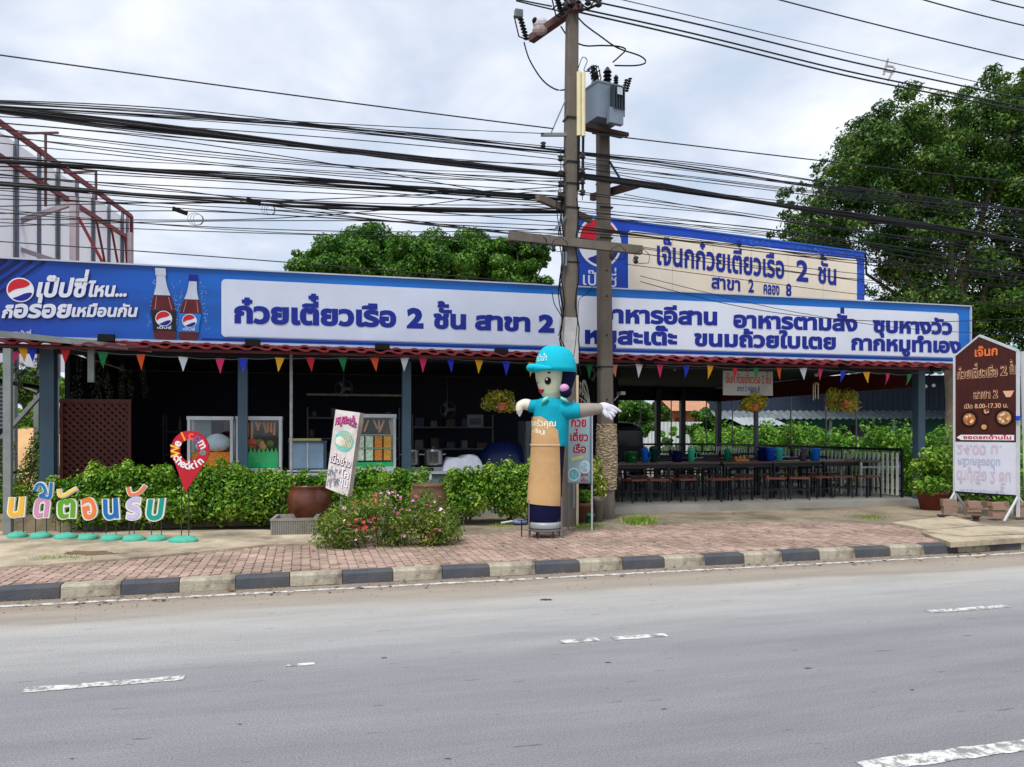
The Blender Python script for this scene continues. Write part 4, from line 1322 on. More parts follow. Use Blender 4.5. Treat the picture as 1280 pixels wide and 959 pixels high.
def stool(label, u, v, rot, first=[None]):
    if first[0] is None:
        t = B.root('dining_stool', label, 'stool', u, v, SLAB, rot, 'dining stools of the hall')
        MB().span((-.2, -.17, .43), (.2, .17, .465)).build('seat', SEATW, t)
        for x in (-.17, .17):
            for y in (-.14, .14):
                MB().bar((x * 1.1, y * 1.1, 0), (x, y, .43), .026).build('leg', DARKM, t)
        for y in (-.15, .15):
            MB().span((-.17, y - .008, .2), (.17, y + .008, .222)).build('stretcher', DARKM, t)
        first[0] = t
        return t
    return dup(first[0], B.pt(u, v, SLAB), B.a + rot, label)
def upx(px, v): return B.at(px, 600, v)[0]
row1 = [(796, 'dining table nearest the road, just right of the second pole'), (858, 'dining table of the front row, second from the second pole'), (925, 'dining table of the front row carrying a wooden tray'), (985, 'dining table of the front row carrying the blue jugs'), (1046, 'dining table of the front row carrying a blue bucket and a cream pot')]
tabs = []
for px, lab in row1:
    tabs.append((upx(px, 1.3), 1.3)); dining_table(lab, *tabs[-1])
for i, (px, lab) in enumerate(((815, 'dining table of the middle row behind the lime bush view'), (880, 'dining table of the middle row, second from left'), (940, 'dining table of the middle row behind the grey inner post'), (1000, 'dining table of the middle row, farthest right'))):
    tabs.append((upx(px, 3.6), 3.6)); dining_table(lab, *tabs[-1])
for i, (px, lab) in enumerate(((835, 'dining table of the back row, left'), (893, 'dining table of the back row, right'))):
    tabs.append((upx(px, 6.2), 6.2)); dining_table(lab, *tabs[-1])
names = ['road side left', 'road side right', 'far side left', 'far side right']
for ti, (u, v) in enumerate(tabs):
    nm = ['front row table beside the second pole', 'second table of the front row', 'front row table with the wooden tray', 'front row table with the blue jugs', 'front row table with the blue bucket', 'middle row table at the left', 'second table of the middle row', 'middle row table behind the grey inner post', 'middle row table at the right', 'back row table at the left', 'back row table at the right'][ti]
    for k, (du, dv, ro) in enumerate(((-.3, -.55, PI), (.3, -.55, PI), (-.3, .55, 0), (.3, .55, 0))):
        if v > 3 and k < 2 or (v > 6 and k == 2): continue
        (stool if k < 2 else chair)('brown seated %s, %s of the %s' % ('stool' if k < 2 else 'chair', names[k], nm), u + du + R_(-.14, .14), v + dv + R_(-.22, .08) * (1 if dv < 0 else -1), ro + R_(-.5, .5))
u0 = upx(1076, .9); u1 = upx(1127, .9)
t = B.root('steel_table', 'steel table with white legs beside the corner post', 'table', u0, .9, SLAB)
W = u1 - u0
MB().span((0, 0, .74), (W, .7, .78)).build('tabletop', M('steel_top', (110, 104, 100), .4, .2), t)
for x in (0, W - .04):
    for y in (0, .66):
        MB().span((x, y, 0), (x + .04, y + .04, .74)).build('leg', WHITEM, t)
MB().span((.04, 0.005, .62), (W - .04, .03, .645)).build('side_rail', WHITEM, t)
# things on the tables
def tub(px, v, w, h, col, name, label, cat, kind='bucket', zt=1.021):
    u = upx(px, v)
    t = B.root(name, label, cat, u, v, zt, group='tubs and jugs on the dining tables')
    mm = M('plastic_%d_%d_%d' % col, col, .3, var=.08)
    MB().lathe([(w * .42, 0), (w * .5, h * .92), (w * .54, h * .93), (w * .54, h)], n=16).smooth().build('body', mm, t)
    if kind == 'jug':
        MB().tube([(w * .45, 0, h * .8), (w * .85, 0, h * .7), (w * .8, 0, h * .3), (w * .42, 0, h * .25)], .012, 6).build('handle', mm, t)
        MB().lathe([(w * .5, h), (w * .3, h + .03), (.02, h + .035)], n=12).build('lid', mm, t)
    else:
        MB().tube([(-w * .52, 0, h * .9), (-w * .4, -.02, h * .6), (0, -w * .56, h * .45), (w * .4, -.02, h * .6), (w * .52, 0, h * .9)], .006, 5).build('handle', WHITEM, t)
    if kind == 'napkin':
        pass
    return t
tub(789, 1.25, .26, .22, (20, 110, 50), 'plastic_tub', 'green plastic tub on the table beside the second pole', 'tub')
tub(806, 1.15, .15, .27, (20, 110, 210), 'plastic_jug', 'bright blue jug on the table beside the second pole', 'jug', 'jug')
tub(817, 1.35, .16, .30, (24, 70, 60), 'plastic_jug', 'dark green jug next to the bright blue jug', 'jug', 'jug')
tub(846, 1.3, .22, .24, (20, 30, 90), 'plastic_tub', 'navy tub on the second table of the front row', 'tub')
tub(864, 1.2, .15, .26, (70, 200, 160), 'plastic_jug', 'mint green jug on the second table of the front row', 'jug', 'jug')
tub(909, 1.4, .13, .24, (30, 140, 100), 'plastic_jug', 'teal green jug left of the wooden tray', 'jug', 'jug')
tub(953, 1.5, .24, .30, (24, 36, 110), 'plastic_tub', 'navy tub, leftmost of the blue cluster', 'tub')
tub(963, 1.25, .2, .26, (30, 80, 200), 'plastic_jug', 'blue jug in the middle of the blue cluster', 'jug', 'jug')
tub(974, 1.2, .16, .26, (60, 190, 190), 'plastic_jug', 'turquoise jug, rightmost of the blue cluster', 'jug', 'jug')
tub(1004, 1.3, .16, .28, (96, 92, 110), 'plastic_tub', 'grey tub left of the bright blue bucket', 'tub')
tub(1019, 1.2, .22, .27, (20, 120, 225), 'plastic_bucket', 'bright blue bucket with handle on the front row table', 'bucket')
tub(1060, 1.3, .13, .12, (214, 204, 160), 'round_pot', 'small cream pot on the table right of the blue bucket', 'pot')
u = upx(925, 1.2)
t = B.root('wooden_tray', 'wooden condiment tray on a front row table', 'tray', u, 1.2, 1.021)
MB().span((-.16, -.1, 0), (.16, .1, .05)).build('tray_box', M('tray_wood', (176, 110, 50), .6), t)
for x in (-.1, 0, .1):
    MB().lathe([(.035, .051), (.035, .1)], (x, 0, 0), 10).build('jar', M('jar', (190, 130, 70), .3), t)
rb = random.Random(5)
for k in range(9):
    px = (812, 838, 852, 870, 900, 948, 990, 1012, 1030)[k]; v = (2.9, 3.5, 3.5, 3.7, 3.5, 3.6, 3.6, 3.4, 3.5)[k]
    t = B.root('sauce_bottle', 'dark sauce bottle on a middle row table of the hall', 'bottle', upx(px, v), v, 1.021, group='sauce bottles on the middle row tables')
    MB().lathe([(.032, 0), (.034, .13), (.014, .19), (.014, .22)], n=10).build('bottle_body', M('bottle_dark', (34, 26, 30), .2), t)
    MB().lathe([(.017, .221), (.017, .25)], n=8).build('cap', M('cap_red', (170, 30, 30), .4), t)

# ================================================================== LONG BANNER ON THE EAVE
VB = -0.42
SZ0, SZ1 = 3.10, 4.255
u0 = -3.2; u1, _ = B.at(1211, 420, VB)
bn = B.root('banner_sign', 'long blue and white banner sign along the whole front eave with dark blue Thai writing', 'sign', u0, VB, SZ0)
BW = u1 - u0; BH = SZ1 - SZ0
def bu(px, py=400): return B.at(px, py, VB)[0] - u0
def bz(px, py): return B.at(px, py, VB)[1] - SZ0
def bluemat():
    m = bpy.data.materials.new('banner_blue'); m.use_nodes = True
    t = m.node_tree; b = t.nodes['Principled BSDF']; b.inputs['Roughness'].default_value = .4
    N = t.nodes.new; L = t.links.new
    co = N('ShaderNodeTexCoord'); sp = N('ShaderNodeSeparateXYZ'); L(co.outputs['Object'], sp.inputs[0])
    mr = N('ShaderNodeMapRange'); mr.inputs[1].default_value = 2.0; mr.inputs[2].default_value = 7.5; L(sp.outputs['X'], mr.inputs[0])
    rp = N('ShaderNodeValToRGB'); e = rp.color_ramp.elements
    e[0].position = 0; e[0].color = rgb(0, 44, 160); e[1].position = 1; e[1].color = rgb(0, 112, 205)
    L(mr.outputs[0], rp.inputs[0])
    mp = N('ShaderNodeMapping'); mp.inputs['Scale'].default_value = (.35, 1, 2.2); L(co.outputs['Object'], mp.inputs[0])
    nz = N('ShaderNodeTexNoise'); nz.inputs['Scale'].default_value = 1.3; L(mp.outputs[0], nz.inputs['Vector'])
    m2 = N('ShaderNodeMapRange'); m2.inputs[1].default_value = .3; m2.inputs[2].default_value = .7; m2.inputs[3].default_value = .78; m2.inputs[4].default_value = 1.15; L(nz.outputs['Fac'], m2.inputs[0])
    s = N('ShaderNodeVectorMath'); s.operation = 'SCALE'; L(rp.outputs[0], s.inputs[0]); L(m2.outputs[0], s.inputs['Scale']); L(s.outputs[0], b.inputs['Base Color'])
    return m
BLUEB = bluemat()
def wavy(mb, x0, x1, z0, z1, nx, nz, amp, y):
    amp *= .5
    vs = []; rr = random.Random(int(x0 * 10) + nx)
    ph = [rr.uniform(0, 6) for _ in range(6)]
    for j in range(nz + 1):
        for i in range(nx + 1):
            x = x0 + (x1 - x0) * i / nx; z = z0 + (z1 - z0) * j / nz
            d = amp * (math.sin(x * 1.7 + ph[0] + z * 1.2) * .5 + math.sin(x * 4.3 + ph[1] - z * 2.5) * .3 + math.sin(x * 9 + z * 7 + ph[2]) * .12)
            k = math.sin(PI * j / nz)
            vs.append((x, y + d * (0.25 + k), z))
    mb.add(vs, [(j * (nx + 1) + i, j * (nx + 1) + i + 1, (j + 1) * (nx + 1) + i + 1, (j + 1) * (nx + 1) + i) for j in range(nz) for i in range(nx)])
m = MB().span((0, 0, 0), (BW, .10, BH)); m.build('backing_box', M('banner_back', (70, 90, 130), .6), bn)
m = MB(); wavy(m, 0.0, BW, 0.0, BH, 90, 8, .008, -.014); m.smooth().build('blue_panel', BLUEB, bn)
WPAN = M('banner_white', (218, 226, 246), .42, var=.07, scale=.7, dirt=.10)
WPAN2 = M('banner_white_new', (230, 235, 248), .42, var=.05, scale=.7, dirt=.06)
wx0 = bu(277); wx1 = bu(1197)
m = MB()
P = rrect(wx0, 0.075, wx1, BH - 0.15, .07)
m.poly(P, lambda x, z, d: (x, -.030 + d, z)); m.build('white_panel', WPAN, bn)
m = MB(); wavy(m, wx0 + .08, bu(705), 0.09, BH - 0.165, 40, 8, .009, -.040); m.smooth().build('white_panel', WPAN, bn)
m = MB(); wavy(m, bu(706), wx1 - .05, 0.09, BH - 0.165, 60, 8, .009, -.040); m.smooth().build('white_panel', WPAN2, bn)
EDGE = M('banner_edge', (200, 206, 222), .45, .1, var=.08, dirt=.2)
MB().span((-.02, -.05, BH), (BW + .02, .11, BH + .022)).build('top_edge', EDGE, bn)
MB().span((-.02, -.05, -.04), (BW + .02, .11, -.002)).build('bottom_edge', EDGE, bn)
MB().span((BW, -.05, 0), (BW + .03, .1, BH)).build('end_edge', EDGE, bn)
MB().poly([(wx0 - .3, .018), (BW - .05, .018), (BW - .05, .046), (wx0 - .3, .046)], lambda x, z, d: (x, -.032, z)).build('navy_stripe', NAVYP, bn)
NAVYL = M('letter_navy', (3, 34, 146), .5, var=.06)
def bwrite(s, pa, pb, h, off=.036, mat=NAVYL, name='lettering', d=-.0475, **kw):
    m = MB()
    xa, za = bu(*pa), bz(*pa); xb, zb = bu(*pb), bz(*pb)
    write(m, s, xa, xb, za, h, flat, off, d, z1=zb, **kw)
    m.build(name, mat, bn)
bwrite('ก๋วยเตี๋ยวเรือ', (293, 403), (495, 408.5), .27, .052)
bwrite('2', (508, 409), (529, 409.5), .27, .065)
bwrite('ชั้น', (541, 410), (582, 411), .25, .052)
bwrite('สาขา', (593, 411.5), (662, 414), .245, .052)
bwrite('2', (672, 414.5), (692, 415), .25, .065)
bwrite('อาหารอีสาน', (747, 403), (895, 406), .245, .050)
bwrite('อาหารตามสั่ง', (915, 409), (1070, 414), .24, .050)
bwrite('ซุบหางวัว', (1089, 415), (1188, 418), .24, .050)
bwrite('หมูสะเต๊ะ', (730, 429), (845, 431.5), .24, .050)
bwrite('ขนมถ้วยใบเตย', (866, 432), (1043, 436.5), .235, .050)
bwrite('กากหมูทำเอง', (1062, 437), (1199, 441), .235, .050)
WL = M('letter_white', (226, 230, 240), .5, var=.04)
for s, pa, pb, h in (('เป๊ปซี่', (46, 371), (107, 371), .22), ('ไหน...', (108, 371), (159, 370.5), .17), ('ก็', (3, 397.5), (16, 397.5), .13), ('อร่อย', (17, 397), (88, 397), .205), ('เหมือนกัน', (90, 396), (171, 396), .145)):
    bwrite(s, pa, pb, h, .075, NAVYP, 'lettering_shadow', -.036, shear=.18, ref=.042)
    bwrite(s, pa, pb, h, .042, WL, 'lettering', -.040, shear=.18)
bwrite('น้ำอัดลมตราเป๊ปซี่', (-14, 418), (40, 419.5), .045, .02, WL, 'lettering', -.04)
roundel(bn, bu(26.5, 363), bz(26.5, 363), .185, -.036)
# slanted dark stripes in the top left corner of the print
m = MB()
for k in range(5):
    x = bu(10 + k * 17 - 24); 
    a, b_ = (x, BH - .01), (x - .95, BH - .80)
    wv = .05 - k * .007
    m.poly([(a[0], a[1]), (a[0] + wv * 2, a[1]), (b_[0] + wv * 2, b_[1]), (b_[0], b_[1])], lambda x, z, d: (x, -.034, z))
m.build('dark_stripes', M('print_darkblue', (6, 16, 70), .5), bn)
# two printed bottles with round emblem
def bottle(cx, cz0, top, wd, cap, lab, tilt, par):
    H = top - cz0
    prof = [(.36, 0), (.44, .03), (.46, .12), (.44, .2), (.47, .3), (.5, .38), (.46, .5), (.34, .62), (.24, .72), (.2, .8), (.17, .92), (.17, 1.0)]
    def shape(a, b, off, mat, name, wk=1.0):
        q = [(w_ * wk, z) for w_, z in prof if a <= z <= b]
        def W(z):
            for (w1, z1), (w2, z2) in zip(prof, prof[1:]):
                if z1 <= z <= z2: return (w1 + (w2 - w1) * (z - z1) / max(z2 - z1, 1e-6)) * wk
        q = [(W(a), a)] + [p_ for p_ in q if a < p_[1] < b] + [(W(b), b)]
        P = [(cx + x * wd + (z - .5) * tilt, cz0 + z * H) for x, z in q] + [(cx - x * wd + (z - .5) * tilt, cz0 + z * H) for x, z in q[::-1]]
        MB().poly(P, lambda x, z, d: (x, off, z)).build(name, mat, par)
    shape(0, .68, -.036, M('print_cola', (92, 16, 22), .3, var=.35, scale=7), 'printed_bottle')
    shape(.62, 1, -.039, M('print_foam', (196, 204, 222), .4, var=.1), 'printed_neck')
    shape(.9, 1.0, -.042, cap, 'printed_cap', 1.25)
    shape(.12, .40, -.042, lab, 'printed_label', 1.03)
    for k in (-1, 1):
        MB().poly([(cx + k * wd * .34 + (zz - .5) * tilt + dx, cz0 + zz * H) for zz, dx in ((.42, 0), (.42, .012), (.60, .008 - k * wd * .1), (.60, -k * wd * .1))], lambda x, z, d: (x, -.040, z)).build('printed_glint', M('print_glint', (190, 130, 120), .4), par)
    roundel(par, cx + (.27 - .5) * tilt, cz0 + .29 * H, wd * .34, -.046)
    m = MB(); write(m, 'เป๊ปซี่', cx - wd * .28 + (.15 - .5) * tilt, cx + wd * .28 + (.15 - .5) * tilt, cz0 + .145 * H, .028, flat, .02, -.046); m.build('lettering', WL, par)
bottle(bu(204), .012, bz(202, 336), .36, M('print_foam', (196, 204, 222), .4), M('print_blacklabel', (18, 18, 26), .4), -.07, bn)
bottle(bu(239), .012, bz(241, 344), .32, NAVYP, M('print_bluelabel', (20, 120, 210), .4), .08, bn)
m = MB(); r = random.Random(12)
for _ in range(170):
    b_ = r.choice((bu(204), bu(239))); s = r.choice((-1, 1)); z = r.uniform(.15, .95); x = b_ + s * (.10 + .12 * (1 - z)) + s * abs(r.gauss(0, .035)) + .02
    q = r.uniform(.003, .009)
    m.poly([(x - q, z), (x, z - q), (x + q, z), (x, z + q)], lambda x, z, d: (x, -.0345, z))
m.build('printed_droplets', M('print_droplet', (140, 190, 235), .4), bn)

# floodlights at the foot of the banner
fp = None
for k, (px, py, lab) in enumerate(((133, 420, 'black floodlight below the printed bottles, leftmost of the row'), (316, 426, 'black floodlight under the left end of the white banner part'), (478, 431, 'black floodlight under the word middle of the white banner'), (627, 437, 'floodlight left of the utility pole, seen from its pale side'), (809, 447, 'black floodlight just right of the second pole'), (940, 448, 'black floodlight above the white notice board'), (1056, 452, 'black floodlight above the yellow flower basket'), (1169, 457, 'rightmost floodlight, beside the brown notice board'))):
    u, z = B.at(px, py + 4, VB - .22)
    if fp is None:
        fp = B.root('floodlight', lab, 'floodlight', u, VB - .22, z - .05, group='floodlights along the banner foot')
        MB().box((0, 0, .06), (.235, .06, .12), rot=Matrix.Rotation(R(-25), 3, 'X')).build('lamp_body', BLACKM, fp)
        MB().box((0, -.02, .085), (.2, .008, .09), rot=Matrix.Rotation(R(-25), 3, 'X')).build('lamp_glass', M('lamp_glass', (60, 66, 78), .15), fp) if False else None
        MB().box((0, .035, .07), (.20, .012, .10), rot=Matrix.Rotation(R(-25), 3, 'X')).build('lamp_glass', M('lamp_glass', (60, 64, 70), .3), fp)
        MB().bar((0, 0.03, .02), (0, .22, -.10), .02).build('bracket', BLACKM, fp)
    else:
        dup(fp, B.pt(u, VB - .22, z - .05), B.a + R_(-.12, .12), lab)

# pennants on one string under the eave
pn = B.root('pennant_string', 'string of small coloured triangular pennants under the red eave', 'bunting', 0, -.5, 0)
PC = {'pink': (216, 40, 100), 'yellow': (232, 172, 20), 'blue': (20, 50, 200), 'red': (196, 22, 36), 'green': (10, 122, 66), 'orange': (226, 84, 26), 'white': (214, 220, 228), 'peach': (220, 140, 110)}
plist = [(17, 440, 'pink'), (29, 433, 'yellow'), (40, 434, 'blue'), (82, 435, 'red'), (129, 440, 'green'), (176, 443, 'orange'), (229, 446, 'white'), (275, 448, 'pink'), (304, 448, 'blue'), (350, 447, 'yellow'), (388, 447, 'red'), (428, 447, 'green'), (468, 447, 'orange'), (506, 447, 'white'), (529, 447, 'pink'), (563, 448, 'blue'), (599, 450, 'yellow'), (633, 452, 'blue'), (664, 453, 'yellow'), (737, 456, 'green'), (767, 456, 'peach'), (799, 455, 'white'), (825, 456, 'pink'), (858, 457, 'blue'), (888, 457, 'yellow'), (919, 460, 'red'), (945, 460, 'green'), (974, 460, 'orange'), (1004, 460, 'white'), (1026, 461, 'pink'), (1054, 463, 'blue'), (1083, 465, 'yellow'), (1110, 467, 'pink'), (1137, 468, 'green')]
VP = -.5; spts = []
for px, py, c in plist:
    u, z = B.at(px, py, VP)
    spts.append((u, 0, z))
    a = rng.uniform(-.35, .35); wd = .075; hh = .245 if px < 900 else .235
    hh *= rng.uniform(.92, 1.05)
    bend = rng.uniform(-.03, .05); lean = rng.uniform(-.03, .03)
    vs = []
    for j, (t_, w_) in enumerate(((0, 1), (.35, .65), (.7, .3), (1, .02))):
        for s in (-1, 1):
            x = s * wd * w_; vs.append((x * math.cos(a) + lean * t_, x * math.sin(a) + bend * t_ * t_ * 2, -hh * t_))
    m = MB().add(vs, [(0, 1, 3, 2), (2, 3, 5, 4), (4, 5, 7, 6)])
    o = m.build('pennant', M('pennant_' + c, PC[c], .6, var=.08), pn, label=c + ' pennant')
    o.location = (u, 0, z)
path = []
for a, b_ in zip(spts, spts[1:]):
    for i in range(4):
        t_ = i / 4
        path.append((a[0] + (b_[0] - a[0]) * t_, 0, a[2] + (b_[2] - a[2]) * t_ - .02 * math.sin(PI * t_)))
MB().tube([(spts[0][0] - 1.5, 0, spts[0][2])] + path + [spts[-1], (UR + .2, 0.3, 2.95)], .005, 4).build('cord', M('cord_grey', (120, 120, 124), .8), pn)

# ================================================================== UPPER BILLBOARD
bbr, _ = BB.at(1080, 340, 0)
bb = BB.root('billboard', 'upper cream billboard with blue border behind the utility poles, round red and blue emblem', 'billboard', 0, 0, 4.1)
W2 = bbr; H2 = 1.66
MB().span((0, 0, 0), (W2, .16, H2)).build('backing_box', M('banner_back', (70, 90, 130), .6), bb)
m = MB(); wavy(m, 0, W2, 0, H2, 40, 8, .004, -.012)
def bbmat():
    m = M('billboard_blue', (4, 66, 182), .4, var=.35, scale=.9, stretch=(1, 1, 1.8))
    return m
m.smooth().build('blue_panel', bbmat(), bb)
def cu(px, py=330): return BB.at(px, py, 0)[0]
def cz(px, py): return BB.at(px, py, 0)[1] - 4.1
CREAM = M('billboard_cream', (242, 228, 206), .5, var=.06, scale=1.2, dirt=.08)
x0, x1 = cu(786), cu(1069)
MB().poly(rrect(x0, .1, x1, H2 - .19, .07), lambda x, z, d: (x, -.026, z)).build('cream_panel', CREAM, bb)
MB().poly(rrect(x0 - .03, .07, x1 + .03, H2 - .16, .08), lambda x, z, d: (x, -.022, z)).build('panel_edge', WHITEP, bb)
MB().span((-.02, -.03, H2), (W2 + .02, .17, H2 + .03)).build('top_edge', M('edge_blue', (30, 100, 200), .5), bb)
for k in range(1, 6):
    x = x0 + (x1 - x0) * k / 6
    MB().poly([(x, .11), (x + .008, .11), (x + .008, H2 - .2), (x, H2 - .2)], lambda x, z, d: (x, -.028, z)).build('panel_seam', M('seam', (190, 174, 150), .6), bb)
m = MB(); r = random.Random(6)
for _ in range(200):
    x = r.uniform(cu(900), W2 - .02); z = r.uniform(H2 - .15, H2 - .02)
    if r.random() < .4: x = r.uniform(x1 + .05, W2 - .02); z = r.uniform(.05, H2)
    l = r.uniform(.02, .06); a = r.uniform(0, 3.14); dx, dz = math.cos(a) * l, math.sin(a) * l
    m.poly([(x - dx, z - dz), (x + dz * .12, z - dx * .12), (x + dx, z + dz), (x - dz * .12, z + dx * .12)], lambda x, z, d: (x, -.018, z))
m.build('printed_ice', M('print_ice', (70, 140, 220), .4), bb)
def cwrite(s, pa, pb, h, off=.03, mat=NAVYL, d=-.034, **kw):
    m = MB(); write(m, s, cu(*pa), cu(*pb), cz(*pa), h, flat, off, d, z1=cz(*pb), **kw); m.build('lettering', mat, bb)
cwrite('เจ๊นกก๋วยเตี๋ยวเรือ', (820, 330), (979, 348), .37, .030)
cwrite('2', (994, 350.5), (1009, 352), .37, .032)
cwrite('ชั้น', (1021, 353), (1044, 356), .35, .032)
cwrite('สาขา', (888, 360), (924, 364), .22, .032)
cwrite('2', (934, 365), (941, 365.5), .22, .032)
cwrite('คลอง', (953, 367), (973, 369), .2, .032)
cwrite('8', (981, 370), (988, 370.5), .22, .032)
roundel(bb, cu(749, 303), cz(749, 303), .485, -.022)
cwrite('เป๊ปซี่', (728, 356), (770, 359), .19, .006, WL, -.022)
for px in (760, 850, 940, 1030):
    MB().bar((cu(px), .2, -1.2), (cu(px), .2, H2 - .1), .06).build('support_post', GREYM, bb)

# ================================================================== UTILITY POLES
def polemesh(h, w0, w1, lean=(0, 0)):
    m = MB(); n = 8; vs = []
    for j in range(n + 1):
        t_ = j / n; w_ = (w0 + (w1 - w0) * t_) / 2; c = w_ * .75
        for x, y in ((-w_, -c), (-c, -w_), (c, -w_), (w_, -c), (w_, c), (c, w_), (-c, w_), (-w_, c)):
            vs.append((x + lean[0] * t_, y + lean[1] * t_, h * t_ - .0))
    m.add(vs, [(j * 8 + k, j * 8 + (k + 1) % 8, (j + 1) * 8 + (k + 1) % 8, (j + 1) * 8 + k) for j in range(n) for k in range(8)] + [tuple(n * 8 + k for k in range(8))])
    return m
p1 = POLE.root('utility_pole', 'tall concrete utility pole behind the inflatable figure, the nearer of the two', 'utility pole', 0, 0, PZ)
polemesh(9.6, .25, .17, (.10, 0)).build('pole_shaft', POLEC, p1)
x1_, y1_, _ = ground(758, 648, PZ)
P2X, P2Y = x1_, y1_
POLE2 = Frame(P2X, P2Y, 0, 15)
p2 = POLE2.root('utility_pole', 'second concrete utility pole carrying the transformer, right of the first', 'utility pole', 0, 0, PZ)
polemesh(6.88, .25, .20, (-.07, 0)).build('pole_shaft', POLEC, p2)
m = MB()
r = random.Random(3)
for k in range(9):
    for pr, (lx) in ((m, 0),):
        pass
# white painted band, small holes, strap bands
def band(par, z, w_, h, mat, x=0.0, name='strap_band'):
    MB().span((x - w_ / 2, -w_ / 2, z), (x + w_ / 2, w_ / 2, z + h)).build(name, mat, par)
def z1at(py): return EYE + (HOR - py) / FPX * POLE.y - PZ
def z2at(py): return EYE + (HOR - py) / FPX * P2Y - PZ
band(p1, z1at(455), .247, z1at(398) - z1at(455), M('pole_white', (186, 184, 184), .8, var=.15, dirt=.4), .03, 'white_band')
for py in (150, 205, 232, 262, 330):
    band(p1, z1at(py), .228, .025, DARKM, .07)
for py in (230, 262, 300, 460):
    band(p2, z2at(py), .245, .022, DARKM, -.04)
for py in (340, 372, 420, 500, 560): 
    MB().lathe([(.014, 0), (.014, .012)], n=8).build('bolt_hole', BLACKM, p2).matrix_basis = Matrix.Translation((-.04, -.125, z2at(py))) @ Matrix.Rotation(R(90), 4, 'X')
MB().span((-.13, -.17, z1at(335)), (-.06, -.12, z1at(318))).build('meter_box', GREYM, p1)
m = MB()
m.span((.0, -.21, 0), (.055, -.15, z1at(600))) if False else None
MB().tube([(.12, -.16, 0), (.12, -.16, z1at(594)), (.12, -.16, z1at(470))], .022, 8).build('cable_pipe', M('pipe_cream', (206, 190, 160), .6, dirt=.4), p1)
MB().tube([(.06, -.17, z1at(634)), (.06, -.17, z1at(500))], .02, 8).build('cable_pipe', GREYM, p1)
# cables running down the first pole
for k in range(4):
    m = MB(); pts = []
    x = -.12 - k * .02 if k < 3 else .13
    for j in range(16):
        t_ = j / 15
        pts.append((x + .03 * math.sin(j * 1.3 + k) + (.06 if j < 3 else 0), -.13 - .02 * math.cos(j + k), z1at(470) + (z1at(250) - z1at(470)) * t_))
    m.tube(pts, .010, 5).build('down_cable', BLACKM, p1)
# cream conduits at the top of pole one
for px, x in ((720, .16), (727, .235)):
    o = MB().tube([(x, -.12, z1at(172)), (x, -.12, z1at(93))], .036, 10).build('cream_conduit', M('conduit_cream', (226, 214, 170), .5, var=.06, dirt=.15), p1)
    MB().tube([(x, -.12, z1at(93)), (x, -.12, z1at(90))], .042, 10).build('conduit_cap', BLACKM, o) if False else None
    MB().tube([(x, -.12, z1at(173)), (x - .01, -.12, z1at(240))], .022, 6).build('down_cable', BLACKM, p1)
def beam(par, a, b_, w_, h, name='crossarm', mat=POLEC):
    return MB().bar(a, b_, w_, h).build(name, mat, par, world=True)
a = spot(636, 12.15, 295); b_ = spot(802, 12.75, 313)
ca = beam(p1, a, b_, .10, .135)
# dark arms across the cable level
beam(p1, spot(672, 12.1, 247), spot(738, 13.1, 275), .09, .10, mat=POLEC)
beam(p2, spot(740, 14.2, 247), spot(797, 13.1, 230), .10, .12, mat=M('steel_rust', (60, 40, 34), .7, .2, var=.3))
beam(p2, spot(762, 13.5, 202), spot(782, 13.2, 235), .03, .03, 'brace', DARKM)
beam(p1, spot(693, 12.3, 288), spot(712, 12.5, 266), .03, .03, 'brace', GREYM)
beam(p1, spot(676, 12.5, 168.5), spot(712, 12.5, 168.5), .05, .05, 'bracket_arm', GREYM)
beam(p1, spot(689, 12.5, 166), spot(707, 12.5, 125), .02, .02, 'brace', GREYM)
# top arm with fuse cut-outs
beam(p1, spot(664, 13.3, 49), spot(722, 12.4, 8), .12, .12, 'crossarm', M('arm_dark', (92, 62, 56), .8, var=.3))
beam(p1, spot(640, 12.3, -14), spot(752, 12.9, -4), .10, .12, 'crossarm', POLEC)
# rack insulators on both sides of pole one
INS = M('insulator_brown', (36, 26, 30), .3, var=.2)
def insul(par, px, py, Y, r_=.055, hgt=.09, horiz=False):
    x, y, z = spot(px, Y, py)
    m = MB().lathe([(r_ * .5, -hgt / 2), (r_, -hgt * .3), (r_ * .55, 0), (r_, hgt * .3), (r_ * .5, hgt / 2)], (x, y, z), 10)
    m.smooth().build('insulator', INS, par, world=True)
for py in (195, 214, 227, 241):
    insul(p1, 701, py + 3, 12.35); insul(p1, 728, py, 12.35)
for px in (701, 728):
    beam(p1, spot(px, 12.35, 185), spot(px, 12.35, 250), .012, .012, 'insulator_rack', DARKM)
insul(p1, 679, 181, 12.5, .05, .09)
for px, py in ((640, 303), (666, 306), (692, 310), (765, 320), (795, 325)):
    insul(p1, px, py, 12.25, .045, .12)
    x, y, z = spot(px, 12.25, py)
    MB().tube([(x - .05, y, z - .02), (x, y, z + .12), (x + .12, y, z + .17), (x + .22, y, z + .08), (x + .2, y, z - .05), (x + .04, y, z - .06)], .006, 5).build('wire_loop', BLACKM, p1, world=True)
